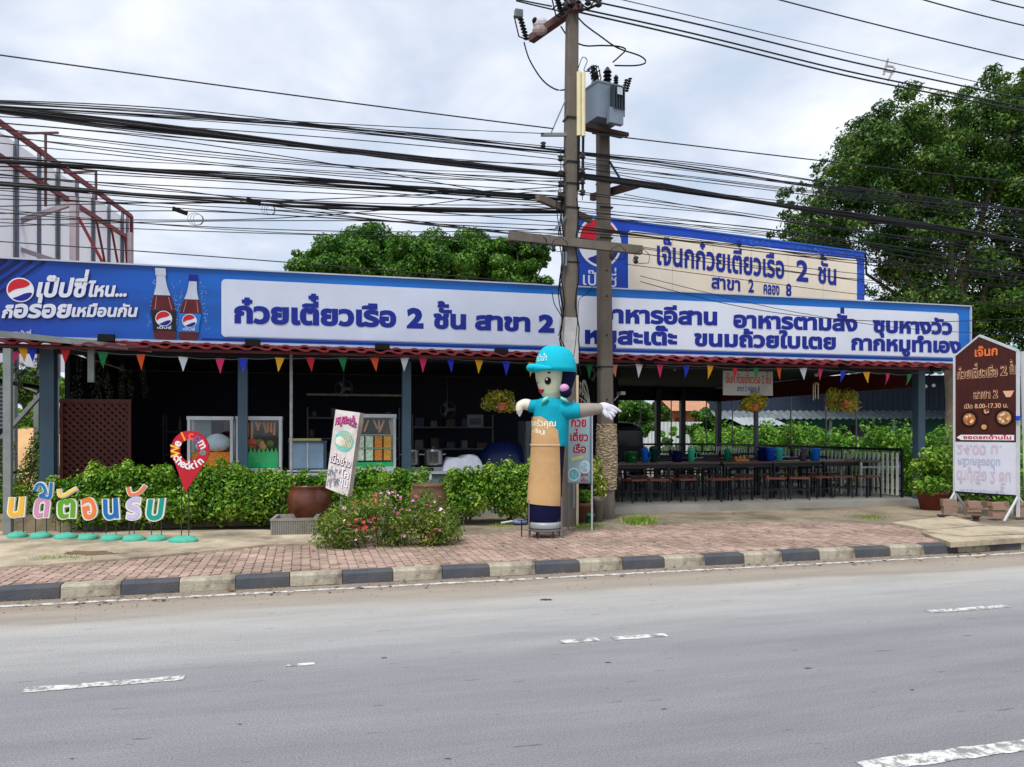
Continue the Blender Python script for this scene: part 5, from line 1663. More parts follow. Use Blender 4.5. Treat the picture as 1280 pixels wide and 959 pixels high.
# fuse cutouts at the top left
def cutout(px, py, Y, dx=14, dy=28):
    x, y, z = spot(px, Y, py); k = Y / FPX
    m = MB()
    for j in range(7):
        t_ = j / 6
        m.lathe([(.022, -.02), (.055, 0), (.022, .02)], (x + dx * k * (.5 + .5 * t_), y, z - dy * k * (.2 + .85 * t_)), 8)
    m.build('fuse_insulator', M('fuse_black', (30, 34, 44), .4), p1, world=True)
    MB().box((x + dx * k * .3, y, z + .02), (.13, .09, .12), rz=.3).build('fuse_cap', M('fuse_grey', (116, 126, 126), .5), p1, world=True)
    MB().tube([(x - .02, y - .02, z - .02), (x + .06, y - .02, z - .36), (x + dx * k, y, z - .40)], .012, 6).build('fuse_tube', BLACKM, p1, world=True)
cutout(644, 19, 12.6); cutout(690, -8, 12.5, 12, 24)
x, y, z = spot(676, 13.0, 30)
MB().ball((x, y, z), (.14, .08, .11), 10, 7).build('lightning_arrester', M('arrester', (190, 190, 196), .4, var=.2), p1, world=True)
MB().ball((x - .02, y - .1, z - .16), (.13, .05, .09), 8, 6).build('lightning_arrester', M('arrester2', (150, 130, 128), .5, var=.3), p1, world=True)
MB().ball((x - .1, y - .02, z + .04), (.05, .05, .06), 8, 6).build('arrester_cap', BLACKM, p1, world=True)
# loops of thick cable at the top
def wcable(par, pts, Y, r_=.012, name='jumper_cable'):
    P = [Vector(spot(px, Y + (q[0] if q else 0), py)) for px, py, *q in pts]
    out_ = []
    for i in range(len(P) - 1):
        p0, p1_, p2_, p3 = P[max(i - 1, 0)], P[i], P[i + 1], P[min(i + 2, len(P) - 1)]
        for j in range(5):
            t_ = j / 5
            out_.append(.5 * ((2 * p1_) + (p2_ - p0) * t_ + (2 * p0 - 5 * p1_ + 4 * p2_ - p3) * t_ ** 2 + (3 * p1_ - p0 - 3 * p2_ + p3) * t_ ** 3))
    out_.append(P[-1])
    return MB().tube(out_, r_, 6).build(name, BLACKM, par, world=True)
wcable(p1, [(655, 53), (662, 75), (678, 100), (695, 112), (708, 112)], 12.6)
wcable(p1, [(701, 33), (712, 48), (730, 57), (752, 57), (772, 58), (782, 62), (775, 70), (766, 78)], 12.7)
wcable(p1, [(716, 14), (730, 30), (750, 45), (772, 60), (800, 70), (807, 78), (795, 82), (768, 82)], 12.8)
wcable(p1, [(722, 88), (728, 72), (734, 76), (730, 88), (738, 90), (745, 95)], 12.6, .007)
wcable(p1, [(690, 12), (700, 5), (712, 12), (722, 4), (736, 10), (745, -4)], 12.5, .012)
wcable(p1, [(704, -4), (712, 8), (724, 2), (730, 12), (746, 6)], 12.4, .02)
for px, py in ((707, 8), (716, 3), (726, 10), (735, 2), (748, 4)):
    insul(p1, px, py, 12.4, .06, .12)
wcable(p1, [(700, 230), (696, 260), (700, 290), (706, 320), (700, 360), (704, 395), (698, 420)], 12.35, .008)
wcable(p1, [(690, 365), (693, 380), (700, 392), (703, 400)], 12.35, .008)
wcable(p1, [(741, 358), (733, 368), (724, 375), (722, 400), (718, 440), (712, 470)], 12.3, .006)
# the transformer
tx, ty, _ = spot(753, 13.25, 118)
tz0 = EYE + (HOR - 158) / FPX * 13.25
tf = thing('transformer', 'grey pole-mounted transformer with black bushings between the two utility poles', 'transformer', (tx, ty, tz0), R(15 + 12))
TG = M('transformer_grey', (128, 142, 156), .45, .15, var=.12, scale=3, dirt=.2)
MB().span((-.26, -.24, .04), (.24, .24, .62)).build('tank', TG, tf)
MB().span((-.275, -.255, .62), (.255, .255, .65)).build('tank_lid', TG, tf)
MB().span((-.08, -.34, -.06), (.2, -.25, .2)).build('lower_box', TG, tf)
for k in range(5):
    MB().span((-.01 + k * .052, -.37, .18), (.005 + k * .052, -.252, .58)).build('cooling_fin', M('fin_dark', (54, 64, 76), .5), tf)
MB().span((.05, -.385, .42), (.15, -.372, .54)).build('name_plate', WHITEM, tf)
for k in range(3):
    MB().span((.275, -.2 + k * .12, .15), (.33, -.19 + k * .12, .62)).build('cooling_fin', TG, tf)
for x_, y_, s_ in ((.07, -.05, 1.3), (-.09, .1, 1.1), (.20, -.12, .8)):
    prof = []
    for j in range(5):
        prof += [(.025 * s_, .65 + j * .05 * s_), (.06 * s_, .665 + j * .05 * s_)]
    prof.append((.02, .65 + .28 * s_))
    MB().lathe(prof, (x_, y_, 0), 10).build('bushing', M('bushing_black', (26, 26, 34), .3), tf)
MB().tube([(-.2, -.05, .65), (-.22, -.05, .98)], .03, 8).build('arrester_rod', TG, tf)
MB().bar((-.6, .05, -.06), (.45, .05, -.06), .09, .09).build('support_beam', M('steel_rust', (60, 40, 34), .7), tf)
MB().bar((-.6, -.12, -.11), (.45, -.12, -.11), .06, .06).build('support_beam', M('steel_rust', (60, 40, 34), .7), tf)
for k, (dx_, dz_) in enumerate(((.36, .62), (.44, .66))):
    m = MB()
    for j in range(6):
        m.lathe([(.02, -.014), (.04, 0), (.02, .014)], (dx_ + j * .014, -.1, dz_ + j * .045), 8)
    m.build('surge_arrester', INS, tf)
m = MB()
for k in range(14):
    a = R_(0, 6.28); q = R_(.05, .12)
    c = Vector((-.3 + R_(-.08, .08), -.1, .75 + R_(-.05, .15)))
    m.tube([c, c + Vector((q, 0, q)), c + Vector((q * 1.6, .05, 0)), c + Vector((.1, 0, -.1))], .012, 5)
m.build('cable_tangle', BLACKM, tf)

# ================================================================== OVERHEAD CABLES
WIREM = M('cable_black', (20, 20, 26), .5, var=.1)
def wpath(pts, v, x0=-13.0, x1=22.0):
    """curve through photo points on the vertical plane of the pole line; continues past the frame"""
    Q = [POLE.at(px, py, v) for px, py in pts]
    Q.sort()
    us = np.array([q[0] for q in Q]); zs = np.array([q[1] for q in Q])
    left = pts[0][0] <= 2; right = pts[-1][0] >= 1278
    out_ = []
    A = us[0]; E_ = us[-1]
    deg = min(len(Q) - 1, 2)
    n = max(8, int((E_ - A) / .5))
    if len(Q) == 2:
        sag = .012 * (E_ - A)
        f = lambda u: zs[0] + (zs[1] - zs[0]) * (u - A) / (E_ - A) - sag * .35 * 4 * ((u - A) * (E_ - u)) / (E_ - A) ** 2
    else:
        c = np.polyfit(us, zs, deg)
        if len(Q) > 3:
            c = None
            f = lambda u: float(np.interp(u, us, zs)) 
        else:
            f = lambda u: float(np.polyval(c, u))
    U = list(np.linspace(A, E_, n + 1))
    Z = [f(u) for u in U]
    if len(Q) > 3:      # soften corners
        for _ in range(3):
            Z = [Z[0]] + [(Z[i - 1] + 2 * Z[i] + Z[i + 1]) / 4 for i in range(1, len(Z) - 1)] + [Z[-1]]
    if left:
        s = (Z[0] - Z[1]) / (U[1] - U[0]); zf = Z[0]
        for k in range(1, 9):
            d = k * 2.0
            U.insert(0, A - d); Z.insert(0, zf + s * d + .004 * d * d)
    if right:
        s = (Z[-1] - Z[-2]) / (U[-1] - U[-2])
        zl = Z[-1]
        for k in range(1, 9):
            d = k * 2.0
            U.append(E_ + d); Z.append(zl + s * d + .004 * d * d)
    return [POLE.pt(u, v, z) for u, z in zip(U, Z)]
def cable(pts, v, r_, label, cat='cable', group='thin black cables along the road', name='overhead_cable'):
    P = wpath(pts, v)
    c = P[0]
    o = MB().tube(P, r_, 5).build(name, WIREM, loc=tuple(c), world=True)
    return tag(o, label, cat, group)
def bundle(pts, v, n, spread, r_, label):
    t = None
    P = wpath(pts, v); c = P[0]
    t = thing('cable_bundle', label, 'cable bundle', tuple(c), 0, 'thick bundles of telecom cable')
    for k in range(n):
        rr = random.Random(k * 17 + len(label))
        a = rr.uniform(0, 6.28); q = spread * rr.uniform(.1, 1); ph = rr.uniform(0, 6); fr = rr.uniform(.2, .5)
        sg = rr.uniform(-1, 1) * spread * 1.2
        L = len(P)
        pts_ = [(p[0], p[1] + q * .5 * math.cos(a + i * fr), p[2] + q * math.sin(a + i * fr * .6 + ph) * .6 + sg * math.sin(PI * i / (L - 1) * 3 + ph) * .5) for i, p in enumerate(P)]
        MB().tube(pts_, r_ * rr.uniform(.6, 1.2), 5).build('cable_strand', WIREM, t, world=True)
    return t
thin = 'thin black cable strung along the poles above the restaurant'
cable([(0, 69), (320, 113), (692, 161)], -.1, .011, 'single black cable high above all the others, left of the poles', group=None)
cable([(740, 167), (1000, 198), (1280, 229)], -.1, .011, 'single black cable right of the poles, topmost of those below the transformer', group=None)
bundle([(0, 138), (320, 176), (712, 219)], .02, 11, .075, .016, 'thickest black cable bundle left of the poles, upper level')
bundle([(712, 219), (860, 238), (1000, 261), (1280, 302)], .02, 10, .075, .015, 'thick black cable bundle sagging to the right of the poles')
bundle([(0, 202), (320, 222), (712, 250)], .02, 9, .085, .013, 'middle black cable bundle left of the poles')
bundle([(0, 231), (320, 254), (540, 262), (712, 264)], .02, 8, .06, .012, 'lowest black cable bundle left of the poles')
bundle([(0, 130), (200, 142), (450, 163), (712, 190)], .02, 8, .09, .008, 'loose bundle of thin cables over the thickest bundle, left')
bundle([(712, 190), (860, 209), (1020, 232), (1280, 264)], .02, 7, .09, .008, 'loose bundle of thin cables over the thickest bundle, right')
bundle([(712, 285), (860, 300), (1060, 322), (1280, 346)], .02, 5, .08, .008, 'loose bundle of cables crossing the upper billboard')
L_ = [
 [(0, 128), (320, 149), (680, 167)], [(0, 133), (330, 153), (706, 185)], [(0, 136), (330, 157), (706, 195)], [(0, 146), (330, 166), (706, 200)],
 [(60, 168), (320, 196), (706, 228)], [(0, 154), (170, 168), (420, 205), (620, 242), (700, 258)], [(0, 179), (320, 211), (706, 240)], [(0, 196), (320, 209), (706, 232)],
 [(0, 213), (300, 228), (706, 262)], [(0, 219), (180, 232), (360, 256), (640, 292)], [(0, 238), (330, 262), (706, 268)], [(0, 249), (230, 256), (480, 246), (706, 232)],
 [(0, 258), (250, 252), (500, 262), (706, 278)], [(0, 267), (240, 262), (460, 276), (700, 288)], [(0, 274), (320, 276), (500, 262), (640, 240), (706, 236)], [(0, 283), (330, 276), (706, 282)],
 [(0, 302), (320, 325), (690, 356)], [(330, 262), (500, 278), (706, 300)], [(300, 252), (450, 272), (706, 292)], [(0, 244), (330, 268), (600, 283), (706, 288)], [(0, 222), (330, 238), (706, 254)],
]
Rr = [
 [(740, 194), (900, 209), (1040, 230), (1280, 262)], [(740, 200), (980, 228), (1280, 268)], [(740, 207), (960, 232), (1280, 272)], [(740, 213), (980, 240), (1280, 282)],
 [(740, 226), (1000, 254), (1280, 288)], [(740, 242), (900, 262), (1100, 292), (1280, 318)], [(780, 243), (960, 275), (1130, 296), (1280, 306)], [(740, 255), (900, 266), (1080, 290), (1280, 312)],
 [(740, 262), (900, 280), (1280, 330)], [(740, 268), (940, 283), (1130, 310), (1280, 336)], [(740, 276), (960, 290), (1280, 344)], [(720, 283), (930, 312), (1280, 352)],
 [(780, 330), (930, 350), (1100, 372), (1280, 382)], [(800, 345), (960, 385), (1110, 410), (1280, 420)], [(790, 290), (900, 300), (1060, 330), (1280, 348)], [(740, 270), (860, 283), (1010, 296), (1280, 352)],
 [(760, 312), (900, 330), (1090, 352), (1280, 356)], [(800, 352), (900, 380), (1010, 398), (1150, 404), (1280, 398)],
]
_rc = random.Random(31)
for _k in range(10):
    _a = _rc.uniform(140, 285); _b = 215 + (_a - 140) * .52 + _rc.uniform(-14, 14)
    L_.append([(0, _a), (_rc.uniform(260, 420), (_a + _b) / 2 + _rc.uniform(2, 12)), (706, _b)])
for _k in range(10):
    _a = _rc.uniform(200, 300); _b = _a + _rc.uniform(55, 85)
    Rr.append([(740, _a), (_rc.uniform(940, 1080), (_a + _b) / 2 + _rc.uniform(-2, 7)), (1280, _b)])
ORD = ['first', 'second', 'third', 'fourth', 'fifth', 'sixth', 'seventh', 'eighth', 'ninth', 'tenth', 'eleventh', 'twelfth', 'thirteenth', 'fourteenth', 'fifteenth', 'sixteenth', 'seventeenth', 'eighteenth', 'nineteenth', 'twentieth'] + ['twenty-' + w_ for w_ in ('first', 'second', 'third', 'fourth', 'fifth', 'sixth', 'seventh', 'eighth', 'ninth')] + ['thirtieth'] + ['thirty-' + w_ for w_ in ('first', 'second', 'third', 'fourth', 'fifth', 'sixth')]
_le = sorted([q for q in L_ if q[0][0] == 0], key=lambda q: q[0][1])
L_ = [[(p_[0], p_[1]) if not 700 <= p_[0] <= 706 else (713, p_[1] + 1) for p_ in q] for q in L_]
_le = sorted([q for q in L_ if q[0][0] == 0], key=lambda q: q[0][1])
for q in L_:
    lab = 'thin black cable, %s thin one from the top at the left photo edge' % ORD[_le.index(q)] if q in _le else {60: 'thin black cable starting at the T-shaped bracket over the left billboard', 330: 'thin black cable from the small cable tangle to the first pole', 300: 'thin black cable splitting off the lowest bundle left of the pole'}[q[0][0]]
    cable(q, R_(-.06, .06), .0065 + R_(-.001, .002), lab)
Rr = [[(p_[0], p_[1]) if not 735 <= p_[0] <= 745 else (713, p_[1] - 3.5) for p_ in q] for q in Rr]
_re = sorted(Rr, key=lambda q: q[-1][1] + .01 * Rr.index(q))
for q in Rr:
    cable(q, R_(-.06, .06), .0062 + R_(-.001, .0018), 'thin black cable, %s thin one from the top at the right photo edge' % ORD[_re.index(q)], group='thin black cables right of the poles')
HV = 'black high voltage lines leaving the pole top'
cable([(742, 2), (860, 27), (1060, 77), (1280, 124)], .25, .015, 'high voltage line leaving the pole top, uppermost of the three thick ones', group=HV)
cable([(730, 12), (860, 40), (1060, 90), (1280, 134)], .0, .015, 'high voltage line leaving the pole top, middle of the three thick ones', group=HV)
cable([(722, 15), (860, 46), (1060, 96), (1280, 139)], -.25, .015, 'high voltage line leaving the pole top, lowest of the three thick ones', group=HV)
cable([(770, -2), (860, 19), (1060, 66), (1280, 116)], .3, .008, 'thin guard wire above the three thick high voltage lines', group=None)
cable([(967, -2), (1100, 32), (1280, 75)], -2.2, .010, 'lone cable crossing the open sky at upper right', group=None)
cable([(1148, -2), (1210, 15), (1280, 32)], -2.6, .010, 'lone cable crossing the top right of the sky', group=None)
cable([(1232, -2), (1280, 10)], -2.9, .010, 'short piece of cable in the top right corner of the sky', group=None)
cable([(640, -2), (690, 8)], .0, .012, 'thick line reaching the pole top from the left, upper', group=None)
cable([(645, 1), (700, 14)], -.2, .012, 'thick line reaching the pole top from the left, lower', group=None)
# wire spacer
x, y, z = spot(1110, 14.9, 88)
t = thing('line_spacer', 'pale insulating spacer clipped between the high voltage lines', 'spacer', (x, y, z), R(15))
SP = M('spacer_pale', (170, 160, 156), .6)
for q in (((-.1, 0, -.1), (.0, 0, .22)), ((.0, 0, -.2), (.16, 0, .06)), ((-.1, 0, -.02), (.14, 0, -.02)), ((-.02, 0, .08), (.13, 0, .08))):
    MB().bar(q[0], q[1], .03).build('arm', SP, t)
# coils and splice boxes
def coil(px, py, r_, label, v=-.15):
    u, z = POLE.at(px, py, v)
    t = POLE.root('cable_coil', label, 'cable coil', u, v, z)
    for k in range(3):
        rr = r_ * (1 - .15 * k)
        MB().tube([(rr * math.cos(a) + .02 * k, .01 * k, rr * math.sin(a) * (.9 + .1 * k)) for a in np.linspace(0, 6.1, 18)], .003, 5, False).build('coil_loop', WIREM, t)
    MB().box((-.2, 0, .1), (.2, .06, .05), rot=Matrix.Rotation(.3, 3, 'Y')).build('splice_box', BLACKM, t)
coil(244, 274, .10, 'coil of spare cable hanging at the left under the lowest bundle')
coil(335, 262, .09, 'small tangle of cable on the lowest bundle, right of the coil')

# stone-clad collar and palm fronds at the second pole
t = POLE2.root('bark_cladding', 'rough knobbly bark-like cladding wrapped round the second pole', 'cladding', 0, 0, PZ)
m = MB(); r = random.Random(4); vs = []
n = 34; k2 = 78
zA, zB = z2at(612), z2at(530)
for j in range(k2 + 1):
    for i in range(n):
        a = 2 * PI * i / n
        tt = j / k2; rad = .150 + .02 * math.sin(PI * tt) + r.uniform(-.016, .02)
        vs.append((rad * math.cos(a) - .01 + .03 * (a < 1 or a > 5.2), rad * math.sin(a), zA + (zB - zA) * tt))
m.add(vs, [(j * n + i, j * n + (i + 1) % n, (j + 1) * n + (i + 1) % n, (j + 1) * n + i) for j in range(k2) for i in range(n)])
m.build('cladding_body', M('knobbly_bark', (172, 154, 128), .95, var=.35, scale=12, bump=.9, bscale=50, dirt=.4), t)
t = POLE2.root('dry_palm_frond', 'dry grey palm fronds sticking out left of the second pole', 'palm frond', -.25, .1, z2at(495) + PZ)
for k, (ex_, ez_) in enumerate(((-.42, .05), (-.36, .20), (-.28, .32), (-.16, .36), (-.46, -.08), (-.2, .22))):
    m = MB()
    pts = [(ex_ * q, .02 * k - .05, -.28 + (ez_ + .28) * (1 - (1 - q) ** 2) - .10 * q ** 3) for q in np.linspace(0, 1, 9)]
    m.tube(pts, [.011 * (1 - .09 * i) for i in range(9)], 5)
    for i in range(2, 9):
        p_ = pts[i]
        for s in (-1, 1):
            m.add([p_, (p_[0] + .012, p_[1], p_[2]), (p_[0] + .01 + s * .02, p_[1] + s * .03, p_[2] - .11)], [(0, 1, 2)])
    m.build('frond', M('dry_frond', (150, 146, 132), .8, var=.2), t)

# ================================================================== INFLATABLE FIGURE
mx_, my_, _ = ground(681, 672, PZ)
K = my_ / FPX                               # metres per photo pixel at the figure
FM = thing('inflatable_figure', 'tall inflatable waitress figure in turquoise cap and shirt with a tan apron, arms out', 'inflatable figure', (mx_, my_, PZ), 0)
def fx(px): return (px - 681) * K
def fz(py): return (672 - py) * K
TEAL = M('nylon_teal', (8, 150, 172), .78, var=.12, scale=3, spec=.18, bump=.55, bscale=6)
CAPT = M('nylon_turquoise', (20, 178, 200), .78, var=.07, scale=3, spec=.18, bump=.55, bscale=6)
NAVYN = M('nylon_navy', (8, 12, 52), .78, var=.15, spec=.18, bump=.55, bscale=6)
TAN = M('nylon_tan', (196, 158, 112), .78, var=.08, scale=3, spec=.18, bump=.55, bscale=6, dirt=.15)
SKIN = M('nylon_cream', (196, 200, 172), .78, var=.06, spec=.18, bump=.55, bscale=6)
GREYN = M('nylon_grey', (150, 142, 134), .78, var=.12, dirt=.2, spec=.18, bump=.55, bscale=6)
LIGHTN = M('nylon_pale', (206, 204, 214), .78, var=.06, spec=.18, bump=.55, bscale=6)
# main body: skirt, shirt. rows (py, left px, right px)
def shell(rows, n=28, depth=.85, a0=0, a1=2 * PI, grow=0.0, closed=True, wob=.004):
    m = MB(); vs = []
    rr = random.Random(len(rows))
    for j, (py, l, r_) in enumerate(rows):
        cx = (fx(l) + fx(r_)) / 2; rx = (fx(r_) - fx(l)) / 2 + grow
        for i in range(n + (0 if closed else 1)):
            a = a0 + (a1 - a0) * i / n
            w_ = 1 + wob * math.sin(a * 7 + j * 2.1) * 2 + wob * 1.5 * math.sin(j * 2.6 + 2 * math.sin(a * 2)) + wob * math.sin(a * 3 - j * .9)
            vs.append((cx + rx * math.cos(a) * w_, rx * depth * math.sin(a) * w_, fz(py)))
    c = n if closed else n + 1
    fs = []
    for j in range(len(rows) - 1):
        for i in range(n):
            i2 = (i + 1) % n if closed else i + 1
            fs.append((j * c + i, j * c + i2, (j + 1) * c + i2, (j + 1) * c + i))
    if closed:
        fs.append(tuple(range(n))[::-1]); fs.append(tuple((len(rows) - 1) * n + i for i in range(n)))
    return m.add(vs, fs)
def dense(rows, k=4):
    o = []
    for (a, b_) in zip(rows, rows[1:]):
        for i in range(k):
            t_ = i / k; o.append(tuple(a[q] + (b_[q] - a[q]) * t_ for q in range(3)))
    return o + [rows[-1]]
body = [(656, 661, 700), (648, 659.5, 701), (632, 659.5, 701.5), (600, 661.5, 703), (575, 663.5, 705), (557, 665, 706)]
shell(dense(body)).smooth().build('skirt', NAVYN, FM)
shirt = [(558, 665, 709), (556, 664.5, 710), (540, 665, 710.5), (520, 667, 711), (508, 667.5, 710), (501, 670, 706), (498, 676, 698)]
shell(dense(shirt), grow=.004).smooth().build('shirt', TEAL, FM)
# apron: a tan sheet over the front left of the body
def apron(rows, depth=.85):
    m = MB(); vs = []; n = 20
    for (py, l, r_, xr) in rows:
        cx = (fx(l) + fx(r_)) / 2; rx = (fx(r_) - fx(l)) / 2 + .013
        ca = max(-.995, min(.995, (fx(xr) - cx) / rx)); a1 = -math.acos(ca); a0 = -PI - .45
        for i in range(n + 1):
            a = a0 + (a1 - a0) * i / n
            vs.append((cx + rx * math.cos(a), rx * depth * math.sin(a), fz(py + (0.0 if py > 560 else 0) + (5 * (i / n) if py > 600 else 0))))
    k_ = n + 1
    return m.add(vs, [(j * k_ + i, j * k_ + i + 1, (j + 1) * k_ + i + 1, (j + 1) * k_ + i) for j in range(len(rows) - 1) for i in range(n)])
ap = [(627, 659.5, 701.5, 700), (615, 660.5, 702.5, 700), (600, 661.5, 703, 700), (585, 663, 704.5, 699.5), (570, 664, 706, 699), (557, 664.5, 710, 698.5), (545, 665, 710.5, 697), (538, 665.5, 710.5, 696), (531, 666, 711, 689), (525, 666.5, 711, 682), (521, 667, 711, 676)]
apn = []
for a, b_ in zip(ap, ap[1:]):
    for i in range(3):
        apn.append(tuple(a[q] + (b_[q] - a[q]) * i / 3 for q in range(4)))
apron(apn + [ap[-1]]).smooth().build('apron', TAN, FM)
apron([(556.5, 663.2, 711.2, 699), (555, 663.2, 711.2, 699)]).build('apron_seam', M('seam_tan', (220, 190, 150), .6), FM)
# printed words on the bib
def bibfn(depth_off):
    def f(x, z, d):
        py = 672 - z / K
        cx = (fx(666) + fx(710.5)) / 2; rx = (fx(710.5) - fx(666)) / 2 + .020
        a = -PI + (x) / rx
        return (cx + rx * math.cos(a), rx * .85 * math.sin(a) - .0, z)
    return f
LW_ = M('bib_print', (236, 230, 206), .5)
for s, x0, x1, py, h in (('สั่งครัวคุณ', .0, .50, 533, .07), ('เส้น', .10, .34, 543, .06), ('สวย', .02, .36, 553, .06)):
    m = MB(); write(m, s, x0, x1, fz(py), h, bibfn(0), .02); m.build('bib_lettering', LW_, FM)
# neck, face, hair
face = [(500, 680, 698), (497, 679, 700), (492, 676, 702), (484, 672.5, 703), (475, 670, 704), (466, 668.5, 705), (458, 668, 706)]
shell(dense(face), depth=.95).smooth().build('face', SKIN, FM)
hair = [(494, 699, 712), (488, 697, 714), (480, 697.5, 717), (470, 699, 720), (463, 699.5, 720.5), (458, 699, 720.5)]
shell(dense(hair), depth=1.1).smooth().build('hair', NAVYN, FM)
x, z = fx(706), fz(491)
MB().ball((x, -.2, z), (7.4 * K, 7 * K, 7.4 * K), 16, 10).smooth().build('hair_bun', NAVYN, FM)
MB().ball((fx(704), -.235, fz(486.5)), (6 * K, 5 * K, 5.3 * K), 14, 9).smooth().build('hair_band', M('band_pink', (208, 150, 196), .5), FM)
# cap with crown and brim
m = MB(); vs = []; n = 32; k2 = 9
for j in range(k2 + 1):
    t_ = j / k2 * PI / 2
    for i in range(n):
        a = 2 * PI * i / n
        rx = 26.2 * K * (math.cos(t_) ** .62 if t_ < PI / 2 - .01 else .02)
        crease = 1 - .012 * (abs(math.sin(a * 3)) < .2)
        vs.append((fx(694.5) + rx * math.cos(a) * crease, rx * .88 * math.sin(a) * crease, fz(465) + 32.5 * K * math.sin(t_) - .01 * math.cos(a)))
m.add(vs, [(j * n + i, j * n + (i + 1) % n, (j + 1) * n + (i + 1) % n, (j + 1) * n + i) for j in range(k2) for i in range(n)] + [tuple(range(n))[::-1]])
m.smooth().build('cap_crown', CAPT, FM)
m = MB()
P = []
for i in range(13):
    a = R(128 + 140 * i / 12)
    P.append((fx(690) + 24.5 * K * math.cos(a), 22 * K * math.sin(a) - .02, fz(462.5) + .02 * math.sin((i / 12) * PI)))
m.tube(P, [.02, .035, .045, .055, .06, .062, .062, .06, .055, .05, .04, .03, .015], 10)
P2 = [(p_[0] - .035 * 1, p_[1] - .02, p_[2] + .006) for p_ in P[2:9]]
m.tube(P2, [.02, .045, .055, .058, .055, .045, .02], 10)
m.smooth().build('cap_brim', CAPT, FM)
def capfn(x, z, d):
    rx = 26.2 * K; a = -PI + x / rx
    hgt = (z - fz(465)) / (32.5 * K); q = (1 - hgt * hgt) ** .5
    q = q ** .62 * 1.015
    return (fx(694.5) + rx * q * math.cos(a), rx * .9 * q * math.sin(a), z)
m = MB(); write(m, 'ครัวน้ำ', .06, .32, fz(452.5), .075, capfn, .012); m.build('cap_lettering', M('cap_print', (190, 236, 236), .5), FM)
# features
def onface(px, py, rx, rz, mat, name, push=.0, n=16):
    P = disc(px, py, rx, n, rz)
    m = MB(); vs = []
    for a_, b_ in P:
        t_ = (b_ - 458) / 42
        l = np.interp(b_, [458, 466, 475, 484, 492, 500], [668, 668.5, 670, 672.5, 676, 680]); r_ = np.interp(b_, [458, 466, 475, 484, 492, 500], [706, 705, 704, 703, 702, 698])
        cx = (fx(l) + fx(r_)) / 2; R0 = (fx(r_) - fx(l)) / 2
        q = max(-.98, min(.98, (fx(a_) - cx) / R0))
        vs.append((fx(a_), -.95 * R0 * math.sqrt(1 - q * q) - .008 - push, fz(b_)))
    m.add(vs, [tuple(range(len(vs)))])
    m.build(name, mat, FM)
onface(684, 477.3, 4.0, 4.5, BLACKM, 'eye')
onface(682.7, 475.3, 1.1, 1.2, WHITEP, 'eye_glint', .008)
onface(685.5, 467.3, 2.3, 1.0, BLACKM, 'eyebrow')
onface(671.8, 478.5, .9, 1.3, M('face_grey', (120, 116, 104), .6), 'eye')
onface(676.3, 488.8, 3.0, 3.4, M('mouth_red', (190, 26, 40), .5), 'mouth')
onface(676.0, 486.4, 2.7, .8, WHITEP, 'teeth', .008)
# collar
for s, (xa, xb) in ((1, (676, 684)), (-1, (700, 709))):
    MB().tube([(fx(xa if s == 1 else xb), -.19, fz(505 if s == 1 else 503)), (fx((xa + xb) / 2), -.22, fz(500.5)), (fx(xb if s == 1 else xa), -.2, fz(497.5))], [.01, .028, .02], 8).smooth().build('collar', M('collar_mint', (130, 214, 190), .5), FM)
# arms: sleeves, forearms, hands with fingers
def limb(pts, rs, mat, name, n=14):
    P = [Vector((fx(px), y, fz(py))) for px, py, y in pts]
    out_ = []; rr = []
    for i in range(len(P) - 1):
        for j in range(4):
            t_ = j / 4
            p0, p1_, p2_, p3 = P[max(i - 1, 0)], P[i], P[i + 1], P[min(i + 2, len(P) - 1)]
            out_.append(.5 * ((2 * p1_) + (p2_ - p0) * t_ + (2 * p0 - 5 * p1_ + 4 * p2_ - p3) * t_ ** 2 + (3 * p1_ - p0 - 3 * p2_ + p3) * t_ ** 3))
            rr.append((rs[i] + (rs[i + 1] - rs[i]) * t_) * K)
    out_.append(P[-1]); rr.append(rs[-1] * K)
    return MB().tube(out_, rr, n).smooth().build(name, mat, FM)
limb([(677, 508, .02), (668, 508, .02), (661, 507.5, .02)], [9.4, 8.4, 7.6], TEAL, 'sleeve')
limb([(661.5, 506.5, .02), (656, 505.5, .02), (650.5, 508, .0), (649, 514, -.02), (649.5, 517, -.02)], [7.3, 7.0, 6.0, 4.2, 3.0], M('nylon_hand_cream', (214, 208, 190), .5, var=.05), 'hand')
for dx_, l in ((-1.5, 4), (.2, 5), (1.8, 3.5), (3.2, 1.5)):
    limb([(648.5 + dx_, 511, -.03), (649 + dx_ * .8, 515, -.04), (649.5 + dx_ * .6, 516 + l, -.04)], [1.5, 1.3, .6], LIGHTN, 'finger', 8)
limb([(699, 513, -.05), (711, 514, -.07), (724, 513.5, -.08)], [13.0, 11.0, 9.8], TEAL, 'sleeve')
limb([(723.5, 513.5, -.08), (735, 512.5, -.08), (744, 511.5, -.08), (752, 511, -.08)], [9.4, 8.4, 7.2, 6.0], GREYN, 'forearm')
limb([(748, 510, -.06), (753, 510.5, -.06), (758, 512, -.06), (761, 516, -.08)], [5.6, 7.6, 7.6, 5.4], LIGHTN, 'hand')
for q in ([(756, 508, -.06), (764, 509, -.06), (771, 512.5, -.06), (776, 515, -.06)], [(757, 512, -.09), (765, 514, -.1), (770, 516.5, -.1)], [(758, 514, -.1), (764, 518, -.12), (767, 521, -.12)], [(757, 516, -.1), (761, 521, -.12), (764, 525, -.12)], [(754, 514, -.12), (756, 519, -.15), (758, 522, -.15)]):
    limb(q, [3.4, 2.9, 2.2, 1.0][:len(q)] if len(q) == 4 else [3.2, 2.6, 1.4], LIGHTN, 'finger', 8)
